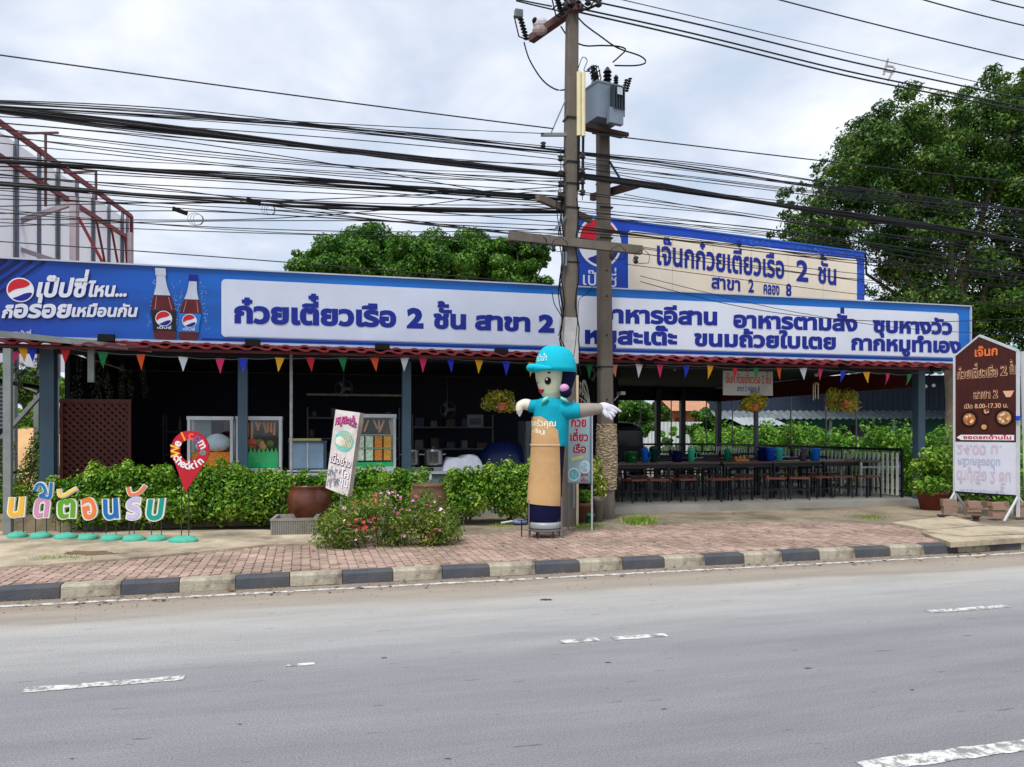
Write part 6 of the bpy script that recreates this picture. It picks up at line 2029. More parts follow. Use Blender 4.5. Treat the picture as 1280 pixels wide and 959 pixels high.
# blower base
MB().lathe([(.19, .09), (.235, .12), (.24, .2), (.23, .235)], n=22).smooth().build('blower_drum', M('blower_grey', (152, 156, 158), .4, .1, var=.08), FM)
MB().lathe([(.243, .14), (.243, .15)], n=22).build('blower_ring', DARKM, FM)
for a in (20, 120, 160, 240, 300):
    x, y = .22 * math.cos(R(a)), .2 * math.sin(R(a))
    MB().tube([(x, y, .1), (x * 1.05, y * 1.05, 0.0)], .01, 6).build('foot', DARKM, FM)
for px, hgt in ((661, .55), (673.5, .22), (701.5, .6), (697, .3)):
    MB().tube([(fx(px), -.12, 0), (fx(px) + .0, -.10, hgt)], .011, 6).build('tie_rod', M('rod_grey', (110, 104, 100), .6), FM)

# ================================================================== SIGNS ON THE PAVEMENT
# noodle sign between the poles
sx, sy, _ = ground(725.5, 664, PZ); k = sy / FPX
t = thing('noodle_sign', 'narrow pale blue sign with dark red Thai words, between the figure and the second pole', 'sign', (sx, sy, PZ), R(4))
def sxx(px): return (px - 725.5) * k
def szz(py): return (664 - py) * k
MB().span((sxx(710), 0, szz(603)), (sxx(739), .03, szz(519))).build('board', M('sign_paleblue', (150, 178, 182), .5, var=.12, scale=4), t)
MB().span((sxx(709), -.008, szz(604.5)), (sxx(740), .035, szz(603))).build('frame_rail', GREYM, t)
MB().span((sxx(709), -.008, szz(603)), (sxx(710), .035, szz(519))).build('frame_rail', GREYM, t)
MB().span((sxx(737.4), -.01, szz(604)), (sxx(739.4), .036, szz(518))).build('frame_rail', M('rail_blue', (96, 116, 136), .5), t)
MB().tube([(sxx(740.3), .02, 0), (sxx(740.3), .02, szz(519))], .014, 8).build('stand_pole', WHITEM, t)
MB().tube([(sxx(711), .04, 0.02), (sxx(711), .04, szz(560))], .012, 8).build('stand_pole', GREYM, t)
DR = M('ink_crimson', (166, 10, 50), .5)
for s, a, b_, py, h in (('ก๋วย', 713.5, 733, 533, .105), ('เตี๋ยว', 712.5, 735.5, 551, .10), ('เรือ', 716, 733, 566, .10)):
    for off, mt, d in ((.085, WHITEP, -.003), (.045, DR, -.006)):
        m = MB(); write(m, s, sxx(a), sxx(b_), szz(py), h, flat, off, d, ref=.045); m.build('lettering', mt, t)
for cx, cy, rr, c in ((717.5, 593, 7.5, (110, 180, 190)), (731, 584, 7, (160, 196, 204))):
    MB().poly(disc(sxx(cx), szz(cy), rr * k, 22, rr * k * 1.1), lambda x, z, d: (x, -.004, z)).build('bowl_print', WHITEP, t)
    MB().poly(disc(sxx(cx), szz(cy), rr * k * .85, 20, rr * k * .9), lambda x, z, d: (x, -.007, z)).build('soup_print', M('soup_%d' % cx, c, .5, var=.5, scale=22), t)
m = MB(); m.poly([(sxx(713), szz(577)), (sxx(713.3), szz(572)), (sxx(729), szz(569)), (sxx(729), szz(573))], lambda x, z, d: (x, -.009, z)); m.build('yellow_flash', M('flash_yellow', (206, 200, 120), .5), t)
m = MB(); write(m, 'สูตร', sxx(726), sxx(735), szz(595), .035, flat, .03, -.011); write(m, 'เด็ด', sxx(726), sxx(735), szz(602), .035, flat, .03, -.011); m.build('lettering', DR, t)

# tilted beef banner
cs_ = [spot(407, 11.15, 610), spot(435, 11.0, 621), spot(450, 11.05, 516), spot(419.5, 11.2, 512)]
o0 = Vector(cs_[0]); ex = Vector(cs_[1]) - o0; ey = Vector(cs_[3]) - o0; nn = ex.cross(ey).normalized()
g0 = ground(432, 655, PZ)
t = thing('tilted_banner', 'tilted dirty white banner board with pink and black Thai words above the left clay jar', 'banner', (o0.x + .3, o0.y, PZ), 0)
def tb(x, z, d):      # x,z in 0..1 of the board, d metres back
    top = Vector(cs_[2]) - Vector(cs_[1])
    p_ = o0 + ex * x + (ey * (1 - x) + top * x) * z - nn * d
    return tuple(p_)
MB().poly([(0, 0), (1, 0), (1, 1), (0, 1)], tb, .05).build('board', M('dirty_white', (214, 208, 204), .6, var=.14, scale=6, dirt=.35), t, world=True)
MB().add([tb(1.005, 0, 0), tb(1.09, .02, .05), tb(1.09, 1.0, .05), tb(1.005, 1, 0)], [(0, 1, 2, 3)]).build('board_edge', M('edge_worn', (140, 130, 122), .8, var=.3, dirt=.4), t, world=True)
MB().tube([tb(.6, .02, .06), (tb(.6, .02, .06)[0] - .03, tb(.6, .02, .06)[1], PZ)], .018, 8).build('stake', GREYM, t, world=True)
INKP = M('ink_pink', (196, 70, 140), .5); INKR = M('ink_redbrown', (150, 36, 50), .5)
bk = M('ink_black', (30, 24, 28), .5)
def twrite(s, x0, x1, z, h, mat, off=.03, d=-.003, warp=None, ref=None):
    m = MB(); write(m, s, x0, x1, z, h, tb, off, d, warp=warp, ref=ref); m.build('lettering', mat, t, world=True)
arch = lambda X, Z: (X, Z + .045 * math.sin(PI * min(1, max(0, X))) )
twrite('หมูสะเต๊ะ', .07, .93, .80, .085, bk, .075, -.003, arch, ref=.03); twrite('หมูสะเต๊ะ', .07, .93, .805, .085, INKP, .035, -.007, arch, ref=.03)
twrite('เนื้อย่าง', .06, .94, .335, .075, bk, .075, -.003, ref=.03); twrite('เนื้อย่าง', .06, .94, .34, .075, INKR, .05, -.006, ref=.03); twrite('เนื้อย่าง', .06, .94, .34, .075, WHITEP, .015, -.009, ref=.03)
for s, z in (('โค', .20), ('ขุน', .10)):
    twrite(s, .56, .92, z, .075, INKR, .075, -.003, ref=.03); twrite(s, .56, .92, z, .075, WHITEP, .03, -.007, ref=.03)
MB().poly([(.52 + .40 * math.cos(a), .63 + .13 * math.sin(a)) for a in np.linspace(0, 2 * PI, 24)[:-1]], lambda x, z, d: tb(x, z, -.003)).build('dish_print', M('dish_teal', (110, 186, 172), .5, var=.35, scale=14), t, world=True)
MB().poly([(.36 + .20 * math.cos(a), .62 + .06 * math.sin(a)) for a in np.linspace(0, 2 * PI, 20)[:-1]], lambda x, z, d: tb(x, z, -.006)).build('dish_print', M('dish_cream', (216, 214, 200), .5, var=.25, scale=24), t, world=True)
m = MB()
for q in range(7):
    x = .42 + q * .06
    m.poly([(x, .56), (x + .03, .56), (x + .05 + .01 * q, .74), (x + .02 + .01 * q, .74)], lambda x, z, d: tb(x, z, -.008))
m.build('skewer_print', M('skewer', (214, 196, 160), .5, var=.3, scale=18), t, world=True)
m = MB(); r = random.Random(3)
for _ in range(60):
    x, z = r.uniform(.04, .55), r.uniform(.03, .28); q = r.uniform(.01, .05)
    m.poly([(x - q, z), (x, z - q * .5), (x + q, z + .01), (x, z + q * .6)], lambda x, z, d: tb(x, z, -.003 - .00002 * _))
m.build('photo_print', M('photo_grey', (130, 130, 146), .5, var=.5, scale=26), t, world=True)

# tall brown notice board at the right
pl = Vector(spot(1193, 14.3, 640)); pr = Vector(spot(1272, 13.35, 640))
dirv = (pr - pl); dirv.z = 0; WB = dirv.length; ang = math.atan2(dirv.y, dirv.x)
t = thing('notice_stand', 'tall brown and white notice board on a steel stand with opening hours and bowls', 'sign', (pl.x, pl.y, PZ), ang)
NB = Frame(pl.x, pl.y, PZ, math.degrees(ang))
nz = lambda px, py: NB.at(px, py, 0)[1]
zt = nz(1192, 446); zb = nz(1195, 614); zm = nz(1195, 552); zp = nz(1224, 421)
BROWN = M('sign_brown', (66, 26, 20), .5, var=.35, scale=2.5, stretch=(5, 1, .4))
xp = NB.at(1224, 421, 0)[0]
MB().poly([(0.02, zm), (WB - .02, zm), (WB - .02, zt), (xp, zp), (.02, zt)], flat, .03).build('brown_panel', BROWN, t)
MB().span((.02, 0, zb), (WB - .02, .03, zm - .006)).build('white_panel', M('sign_faded', (214, 216, 230), .5, var=.05, dirt=.06), t)
fr = WHITEM
for x in (0, WB):
    MB().span((x - .02, -.01, .0 if x == 0 else .05), (x + .02, .04, zt + .01)).build('frame_post', fr, t)
MB().bar((0, .015, zt + .01), (xp, .015, zp + .02), .04, .03).build('frame_rail', fr, t)
MB().bar((xp, .015, zp + .02), (WB, .015, zt + .01), .05, .04).build('frame_rail', fr, t)
MB().span((.02, -.012, zb - .03), (WB - .02, .04, zb)).build('frame_rail', DARKM, t)
MB().span((-.02, .0, .0), (.02, .04, .03)).build('foot_plate', fr, t)
for x, s in ((0, -1), (WB, -1), (WB, 1), (0, 1)):
    MB().bar((x, .02, zb - .02), (x + (.0), .02 + s * .45, .0), .03).build('brace_leg', fr, t)
MB().bar((WB + .03, .25, 0), (WB + .02, .1, zt), .045).build('frame_post', fr, t)
ORG = M('ink_orange', (236, 120, 60), .5); PCH = M('ink_peach', (226, 176, 140), .5)
def nw(s, x0, x1, z, h, mat, off=.02, d=-.006, ref=None, flip=False):
    m = MB(); write(m, s, x0, x1, z, h, flat, off, d, ref=ref, flipz=flip); m.build('lettering', mat, t)
H_ = zt - zm
nw('เจ๊นก', WB * .34, WB * .70, zm + H_ * .98, .125, ORG, .03)
for s, x0, x1, z, h in (('ก๋วยเตี๋ยวเรือ', .05, .70, .74, .15), ('2', .75, .84, .75, .15), ('ชั้น', .88, .97, .76, .14), ('สาขา 2', .32, .70, .50, .13)):
    nw(s, WB * x0, WB * x1, zm + H_ * z, h, PCH, .06, -.004, ref=.02); nw(s, WB * x0, WB * x1, zm + H_ * z, h, BROWN, .012, -.007, ref=.02)
nw('เปิด 8.00-17.30 น.', WB * .17, WB * .86, zm + H_ * .385, .065, PCH, .012)
for cx, cz_, rr, c in ((.25, .2, .155, (176, 110, 60)), (.53, .29, .08, (140, 56, 40)), (.80, .21, .165, (186, 130, 80)), (.49, .11, .07, (190, 130, 80))):
    MB().poly(disc(WB * cx, zm + H_ * (cz_ + .06), rr, 22), lambda x, z, d: (x, -.004, z)).build('bowl_print', M('bowl_dark', (26, 16, 16), .4), t)
    MB().poly(disc(WB * cx, zm + H_ * (cz_ + .06), rr * .72, 18), lambda x, z, d: (x, -.007, z)).build('soup_print', M('soup_b%d' % int(cx * 100), c, .5, var=.7, scale=16), t)
    r = random.Random(int(cx * 100)); m = MB()
    for q in range(5):
        a = r.uniform(0, 6.28); m.poly(disc(WB * cx + rr * .4 * math.cos(a), zm + H_ * (cz_ + .06) + rr * .4 * math.sin(a), rr * .16, 8), lambda x, z, d: (x, -.010 - q * .0004, z))
    m.build('topping_print', M('topping', (236, 206, 170), .5, var=.3, scale=30), t)
MB().poly([(WB * .78, zm + H_ * .57), (WB * .83, zm + H_ * .50), (WB * .90, zm + H_ * .50), (WB * .95, zm + H_ * .57)], lambda x, z, d: (x, -.005, z)).build('bowl_icon', PCH, t)
MB().poly([(WB * .04, zm + .075), (WB * .11, zm + .03), (WB * .95, zm + .03), (WB * .95, zm + .125), (WB * .11, zm + .125)], lambda x, z, d: (x, -.004, z)).build('arrow_label', WHITEP, t)
nw('จอดรถด้านใน', WB * .15, WB * .91, zm + .052, .05, M('ink_red2', (196, 30, 40), .5), .03, -.008)
FADP = M('ink_fadedpink', (204, 186, 204), .5); FADB = M('ink_fadedblue', (176, 182, 210), .5)
Hw = zm - zb
nw('24.00 น.', WB * .04, WB * .76, zb + Hw * .93, .14, FADP, .02, -.005, flip=True)
nw('ครัวเครื่องดื่ม', WB * .06, WB * .74, zb + Hw * .66, .11, FADB, .02, -.005, flip=True)
nw('ตำปูเรือ 2 ชั้น', WB * .04, WB * .90, zb + Hw * .42, .17, FADP, .02, -.005, flip=True)
nw('ก๋วยเตี๋ยวเรือ', WB * .10, WB * .80, zb + Hw * .055, .03, FADB, .01, -.005, flip=True)
MB().box((WB + .03, -.04, nz(1270, 523)), (.05, .04, .08)).build('blue_strap', M('strap_blue', (20, 70, 200), .5), t)

# paver stacks that weigh the stand down
BRK = M('brick_pinkgrey', (158, 128, 110), .9, var=.25, scale=8, dirt=.4, bump=.5)
bp0 = None
for k_, (px, py, nr, nc, lab) in enumerate(((1186, 643, 4, 1, 'stack of pinkish pavers just left of the notice board leg'), (1216, 646, 4, 1, 'stack of pinkish pavers in the middle under the notice board'), (1246, 648, 4, 1, 'stack of pinkish pavers right of the middle under the notice board'), (1251, 637, 2, 1, 'low stack of pavers behind, topped by a dark lump'), (1277, 647, 4, 1, 'stack of pavers at the right edge of the photo'), (1228, 636, 2, 1, 'pile of pale broken pavers behind the middle stack'))):
    x, y, _ = ground(px, py, PZ + .03)
    t = thing('paver_stack', lab, 'bricks', (x, y, PZ + .0), R(-6 + k_ * 5), 'stacks of pavers round the notice board foot')
    for j in range(nr):
        for i in range(1):
            o = MB().box((0, 0, .034), (.235, .12, .062)).build('paver', BRK, t) if bp0 is None else clone(bp0, t)
            if bp0 is None: bp0 = o
            o.location = (R_(-.012, .012), R_(-.02, .02), j * .064 + .05)
            o.rotation_euler = (0, 0, R_(-.1, .1))
for k_, (px, py) in enumerate(((1177, 650), (1220, 651))):
    x, y, _ = ground(px, py, PZ)
    t = thing('small_block', ['small dark block standing before the left paver stack', 'small dark block lying before the middle paver stack'][k_], 'block', (x, y, PZ), .2)
    MB().lathe([(.05, 0), (.045, .06), (.075, .07), (.075, .09)], n=10).build('block_body', M('block_dark', (60, 46, 42), .8), t)

# welcome letters on rods
TURQ = M('base_turquoise', (78, 182, 158), .9, var=.3, scale=10, dirt=.4, bump=.8, bscale=16)
ROD = M('rod_dark', (50, 46, 44), .6)
WEDGE = M('letter_edge_white', (226, 224, 216), .5, var=.04)
def basestone(par, x, w_, s):
    m = MB(); r = random.Random(s); n = 16; vs = []
    for j, (q, z) in enumerate(((1, 0), (1.02, .025), (.85, .055), (.5, .075), (.1, .08))):
        for i in range(n):
            a = 2 * PI * i / n
            vs.append((x + w_ * q * math.cos(a) * (1 + r.uniform(-.05, .05)), .14 * q * math.sin(a), z * (1 + r.uniform(-.1, .1))))
    m.add(vs, [(j * n + i, j * n + (i + 1) % n, (j + 1) * n + (i + 1) % n, (j + 1) * n + i) for j in range(4) for i in range(n)] + [tuple(4 * n + i for i in range(n))])
    m.smooth().build('base_stone', TURQ, par)
Lt = [('น', None, 10, 31, 620, 647, 22, 671.5, (240, 182, 50), None, 'yellow Thai letter on two rods, first of the welcome word', (16, 28)),
      ('ด', 'ี', 41, 62, 620, 648, 51, 672, (206, 140, 178), (20, 116, 178), 'pink Thai letter topped by a blue vowel mark on two rods', (44, 57)),
      ('ต', '้', 70, 95, 623, 649, 82, 673, (96, 160, 34), (236, 200, 90), 'green Thai letter topped by a yellow tone mark on two rods', (75, 88)),
      ('อ', None, 101, 121, 621, 650, 110, 674, (232, 124, 66), None, 'orange round Thai letter on two rods', (106, 115)),
      ('น', None, 128, 149, 622, 650, 139, 675, (14, 106, 178), None, 'blue Thai letter on two rods', (132, 144)),
      ('ร', 'ั', 157, 177, 620, 650, 167, 675.5, (196, 186, 222), (232, 120, 76), 'lavender Thai letter topped by an orange vowel mark on two rods', (161, 167)),
      ('บ', None, 183, 206, 622, 651, 196, 675.5, (10, 150, 140), None, 'teal Thai letter on two rods, last of the welcome word', (189, 201))]
for k_, (ch, mark, pa, pb, pt, pbm, pbase, pyb, c1, c2, lab, rods) in enumerate(Lt):
    x, y, _ = ground(pbase, pyb, PZ + .035); kk = y / FPX
    t = thing('welcome_letter', lab, 'letter sign', (x, y, PZ + .033), R(6), 'free standing letters spelling a welcome')
    X = lambda px: (px - pbase) * kk
    Z = lambda py: EYE + (HOR - py) * kk - PZ - .033
    h = (pbm - pt) * kk - .04
    wk = .11 if ch in 'นบร' else .09
    def wob(X_, Z_): return (X_ + .012 * math.sin(Z_ * 14 + k_), Z_ + .008 * math.sin(X_ * 20))
    for off, mt, d, th in ((.078, WEDGE, 0.0, .035), (.028, M('letter_paint_%d' % k_, c1, .45, var=.08), -.006, .005)):
        m = MB(); write(m, ch, X(pa) + .02, X(pb) - .02, Z(pbm) + .03, h, flat, off, d, thick=th, warp=wob, ref=.028)
        m.build('letter_edge' if off > .05 else 'letter_face', mt, t)
    if mark:
        x0, x1, zt_, zb_ = {'ี': (42, 65, 603, 622), '้': (71, 96, 610, 622), 'ั': (158, 182, 607, 620)}[mark]
        # hand drawn strokes
        S = {'ี': [[(.08, .45), (.25, .85), (.5, .8), (.62, .35), (.35, .1), (.6, .0), (.85, .05), (.93, 1.0)]], '้': [[(.12, .9), (.18, .2), (.42, .25), (.65, .55), (.96, .95)]], 'ั': [[(.1, .85), (.2, .2), (.45, .15), (.7, .4), (.95, 1.0)]]}[mark]
        for st in S:
            P = [Vector((X(x0) + (X(x1) - X(x0)) * a, 0, Z(zb_) + (Z(zt_) - Z(zb_)) * b_)) for a, b_ in st]
            sm = []
            for i in range(len(P) - 1):
                for j in range(4):
                    t_ = j / 4; p0, p1_, p2_, p3 = P[max(i - 1, 0)], P[i], P[i + 1], P[min(i + 2, len(P) - 1)]
                    sm.append(.5 * ((2 * p1_) + (p2_ - p0) * t_ + (2 * p0 - 5 * p1_ + 4 * p2_ - p3) * t_ ** 2 + (3 * p1_ - p0 - 3 * p2_ + p3) * t_ ** 3))
            sm.append(P[-1])
            def ribbon(w_, y0, y1):
                m = MB(); L = []; Rr_ = []
                for i, p_ in enumerate(sm):
                    d = (sm[min(i + 1, len(sm) - 1)] - sm[max(i - 1, 0)]).normalized(); n_ = Vector((-d.z, 0, d.x))
                    L.append(p_ + n_ * w_); Rr_.append(p_ - n_ * w_)
                V = []
                for i in range(len(sm)):
                    V += [(L[i].x, y0, L[i].z), (Rr_[i].x, y0, Rr_[i].z), (Rr_[i].x, y1, Rr_[i].z), (L[i].x, y1, L[i].z)]
                n_ = len(sm); F_ = [(0, 1, 2, 3), tuple(4 * (n_ - 1) + q for q in (3, 2, 1, 0))]
                for i in range(n_ - 1):
                    for q in range(4):
                        F_.append((4 * i + q, 4 * i + (q + 1) % 4, 4 * i + 4 + (q + 1) % 4, 4 * i + 4 + q))
                return m.add(V, F_)
            ribbon(.034, 0.004, .036).build('mark_edge', WEDGE, t)
            ribbon(.020, -.007, -.001).build('mark_face', M('mark_paint_%d' % k_, c2, .45, var=.06), t)
    for px in rods:
        MB().tube([(X(px), .02, .03), (X(px), .02, Z(pbm) + .05)], .006, 6).build('rod', ROD, t)
    basestone(t, 0, .125 + .012 * (k_ % 3), k_)

# red map pin
x, y, _ = ground(229, 677, PZ + .035); kk = y / FPX
t = thing('map_pin_sign', 'red map pin shaped sign with coloured Welcome check in lettering on two rods', 'sign', (x, y, PZ + .033), R(5))
X = lambda px: (px - 229) * kk
Z = lambda py: EYE + (HOR - py) * kk - PZ - .033
cx, cz_ = X(237), Z(563)
RO = 23.2 * kk; RI = 11.6 * kk
outer = []
for i in range(41):
    a = R(-38 + (180 + 76) * i / 40)
    outer.append((cx + RO * math.cos(a), cz_ + RO * 1.06 * math.sin(a)))
tip = (X(231.5), Z(615))
inner = [(cx - .01 + RI * math.cos(R(-38 + 256 * i / 40)), cz_ + .0 + RI * 1.22 * math.sin(R(-38 + 256 * i / 40))) for i in range(41)]
inner_b = [(cx - .01 + RI * math.cos(R(218 + 104 * i / 12)), cz_ + RI * 1.22 * math.sin(R(218 + 104 * i / 12))) for i in range(13)]
def pinmesh(y0, y1, grow):
    m = MB()
    O = [(cx + (p_[0] - cx) * grow, cz_ + (p_[1] - cz_) * grow) for p_ in outer]
    n = 41
    def side(poly_out, poly_in):
        vs = []; n_ = len(poly_out)
        for (a, b_), (c_, d_) in zip(poly_out, poly_in):
            vs += [(a, y0, b_), (c_, y0, d_), (c_, y1, d_), (a, y1, b_)]
        fs = []
        for i in range(n_ - 1):
            for q in range(4):
                fs.append((4 * i + q, 4 * i + (q + 1) % 4, 4 * i + 4 + (q + 1) % 4, 4 * i + 4 + q))
        m.add(vs, fs)
    side(O, inner)
    tp_ = (tip[0], tip[1] - (grow - 1) * .2)
    L = []
    for i in range(13):
        f = i / 12
        L.append((O[40][0] + (tp_[0] - O[40][0]) * f * 2, O[40][1] + (tp_[1] - O[40][1]) * f * 2) if f <= .5 else (tp_[0] + (O[0][0] - tp_[0]) * (f - .5) * 2, tp_[1] + (O[0][1] - tp_[1]) * (f - .5) * 2))
    side(L, inner_b)
    return m
pinmesh(0, .04, 1.0).build('pin_body', M('pin_red', (186, 16, 40), .4, var=.15, scale=6, dirt=.12), t)
cols_ = [(240, 196, 60), (240, 226, 220), (246, 150, 40), (236, 90, 60), (110, 90, 150), (240, 210, 220), (110, 140, 130)]
def around(s, angs, rad, h, cols, flipr=1):
    for ch, a in zip(s, angs):
        V, F, wd = text2d(ch, .03)
        sc_ = h / .72; ca = R(a); up_ = Vector((math.cos(ca), math.sin(ca) * 1.08)) * flipr
        rt = Vector((up_.y, -up_.x))
        c = Vector((cx, cz_)) + Vector((math.cos(ca), math.sin(ca) * 1.08)) * rad
        P = [c + rt * ((v[0] - wd / 2) * sc_) + up_ * ((v[1] - .3) * sc_) for v in V]
        col = cols.pop(0)
        m = MB(); m.add([(p_.x, -.004, p_.y) for p_ in P], F)
        m.build('lettering', M('pin_letter_%d_%d_%d' % col, col, .4), t)
around('Welcome', [182, 152, 116, 84, 54, 24, -2 - 8], 17.2 * kk, .115, list(cols_))
around('checkin', [207, 225, 243, 260, 277, 295, 315], 17.6 * kk, .105, [(232, 226, 228)] * 7, -1)
for px in (225.5, 234.5):
    MB().tube([(X(px), .045, .03), (X(px), .045, Z(600))], .007, 6).build('rod', ROD, t)
basestone(t, 0, .20, 20)

# clay jars, trough, planters
def jar(px, pyb, pyt, wpx, label, mat, plant=False):
    x, y, _ = ground(px, pyb, PZ); kk = y / FPX
    t = thing('clay_jar', label, 'jar', (x, y, PZ), 0, 'big clay jars in the hedge')
    Hh = (pyb - pyt) * kk; W = wpx * kk / 2
    MB().lathe([(W * .55, 0), (W * .72, Hh * .12), (W * .93, Hh * .4), (W, Hh * .62), (W * .93, Hh * .82), (W * .80, Hh * .92), (W * .86, Hh * .96), (W * .86, Hh), (W * .76, Hh), (W * .74, Hh * .88)], n=30).smooth().build('jar_body', mat, t)
    MB().lathe([(.02, Hh * .86), (W * .74, Hh * .87)], n=20).build('soil', M('soil', (60, 46, 36), .95, var=.3), t)
    return t, Hh
JM = M('jar_glaze_brown', (92, 50, 34), .28, var=.55, scale=3.2, dirt=.25)
jar(387, 662, 606, 56, 'large glossy brown clay jar standing in the concrete trough', JM)
jar(535, 663, 605, 48, 'brown clay jar behind the flower bed, right of the tilted banner', M('jar_matt_brown', (104, 76, 56), .5, var=.5, scale=3, dirt=.4))
for k_, (px, py) in enumerate(((386, 597), (537, 596))):
    x, y, z = spot(px, 13.0 + k_ * .3, py)
    t = thing('white_ornament_post', 'short white bottle shaped ornament above the ' + ['left', 'right'][k_] + ' clay jar', 'ornament', (x, y, z - .6), 0, 'white ornaments over the jars')  # plain white ornament on a thin stem, not a lamp
    MB().lathe([(.02, 0), (.02, .45), (.045, .5), (.045, .6), (.025, .66)], n=10).smooth().build('ornament_body', WHITEM, t)
x, y, _ = ground(363, 671, PZ); kk = y / FPX
t = thing('concrete_trough', 'grey ribbed concrete trough below the left clay jar', 'trough', (x, y + .3, PZ), R(10))
w_ = 56 * kk; hh = 23 * kk
TRM = M('trough_grey', (142, 138, 132), .9, var=.2, scale=5, dirt=.5, bump=.4)
MB().span((-w_ / 2, -.32, 0), (w_ / 2, -.27, hh)).build('front_side', TRM, t)
MB().span((-w_ / 2, .27, 0), (w_ / 2, .32, hh)).build('back_side', TRM, t)
MB().span((-w_ / 2, -.27, 0), (-w_ / 2 + .05, .27, hh)).build('end_side', TRM, t)
MB().span((w_ / 2 - .05, -.27, 0), (w_ / 2, .27, hh)).build('end_side', TRM, t)
MB().span((-w_ / 2 + .05, -.27, .02), (w_ / 2 - .05, .27, hh * .5)).build('trough_soil', M('soil', (60, 46, 36), .95), t)
m = MB()
for i in range(26):
    q = -w_ / 2 + w_ * (i + .5) / 26
    m.span((q - .007, -.332, .01), (q + .007, -.3205, hh - .04))
m.build('rib', TRM, t, kind='stuff')
MB().span((-w_ / 2 - .01, -.335, hh - .035), (w_ / 2 + .01, -.3205, hh + .005)).build('rim', TRM, t)
# low concrete planter wall behind the letters
t = B.root('planter_wall', 'low grey concrete planter wall under the hedge behind the letters', 'wall', -1.6, -.30, PZ)
PW = M('planter_concrete', (176, 160, 134), .95, var=.2, scale=2, dirt=.7, bump=.5, bscale=20)
r = random.Random(2)
for i in range(9):
    MB().span((i * .6 + .004, -.05, 0), (i * .6 + .596, .03, .27 + r.uniform(-.012, .012))).build('wall_panel', PW, t)
MB().span((-.0, .03, 0), (5.4, .95, .22)).build('planter_soil', M('soil', (60, 46, 36), .95), t)
t = B.root('planter_wall', 'low grey planter edge under the shrubs left of the inflatable figure', 'wall', 4.9, .1, PZ)
for i in range(5):
    MB().span((i * .55 + .004, -.05, 0), (i * .55 + .546, .03, .16)).build('wall_panel', PW, t)
MB().span((0, .03, 0), (2.75, .7, .13)).build('planter_soil', M('soil', (60, 46, 36), .95), t)

# flower bed
x, y, _ = ground(482, 690, PZ)
t = thing('flower_bed', 'low flowering bushes with red, pink and white blooms on the pavement before the jars', 'flower bush', (x, y + .55, PZ), R(10))
kk = y / FPX
r = random.Random(77); bl = []
for _ in range(46):
    X_ = r.uniform(-88, 82) * kk; e_ = 1 - abs(X_ / (92 * kk)) ** 2.5
    h_ = r.uniform(.1, .64) * (0.35 + .65 * e_) * (1.0 if not -.1 < X_ < .35 else .85)
    bl.append((X_, r.uniform(-.36, .42) * (.5 + .5 * e_), h_, .2, .18, .13))
FL = leafmat('flower_leaf', (48, 80, 26), (104, 134, 48), (186, 190, 90), 3.0)
leafobj('foliage', leaves(bl, 12000, .048, .38, -.4, .7, 77, .3), FL, t)
sp_ = [(r.uniform(-84, 80) * kk, r.uniform(-.3, .35), r.uniform(.45, .78), .07, .07, .14) for _ in range(26)]
sp_ = [(a, b_, c * (1 - .45 * abs(a / (90 * kk)) ** 2), d, e_, f) for a, b_, c, d, e_, f in sp_]
leafobj('sprig', leaves(sp_, 1700, .045, .3, -.6, .8, 78, .2), FL, t, kind='stuff')
def blooms(n, colr, name, cx0, cx1, seed, size=.024):
    rr = random.Random(seed); m = MB()
    for _ in range(n):
        X_ = rr.uniform(cx0, cx1) * kk; e_ = 1 - abs(X_ / (95 * kk)) ** 2
        Y_ = rr.uniform(-.45, .15); Zb = rr.uniform(.3, .74) * (.4 + .6 * e_)
        if rr.random() < .25: Zb = rr.uniform(.12, .4)
        c = Vector((X_, Y_, Zb)); nn_ = Vector((rr.uniform(-.6, .6), rr.uniform(-1, -.2), rr.uniform(.2, 1))).normalized()
        e1 = nn_.cross(Vector((0, 0, 1))).normalized(); e2 = nn_.cross(e1)
        sz = size * rr.uniform(.9, 1.9)
        for q in range(5):
            a0 = 2 * PI * q / 5 + rr.uniform(-.2, .2)
            d0 = e1 * math.cos(a0) + e2 * math.sin(a0); d1 = e1 * math.cos(a0 + 1.57) + e2 * math.sin(a0 + 1.57)
            m.add([c, c + d0 * sz * .6 + d1 * sz * .38 + nn_ * sz * .25, c + d0 * sz + nn_ * sz * rr.uniform(.05, .35), c + d0 * sz * .6 - d1 * sz * .38 + nn_ * sz * .25], [(0, 1, 2, 3)])
    m.build(name, M('bloom_' + name, colr, .6, var=.2), t, kind='stuff')
blooms(30, (196, 60, 50), 'red_flower', -60, -20, 1, .018)
blooms(34, (200, 60, 120), 'pink_flower', -84, 60, 2, .017)
blooms(34, (200, 130, 190), 'lilac_flower', -20, 66, 3, .016)
blooms(26, (226, 210, 220), 'white_flower', -84, 76, 4, .014)
m = MB()
for _ in range(60):
    a = r.choice(bl); m.tube([(a[0] * .8, a[1] * .7, -.01), (a[0] * .95, a[1] * .9, a[2] * .5), (a[0], a[1], a[2])], [.006, .005, .003], 4)
m.build('stem', TWIG, t, kind='stuff')

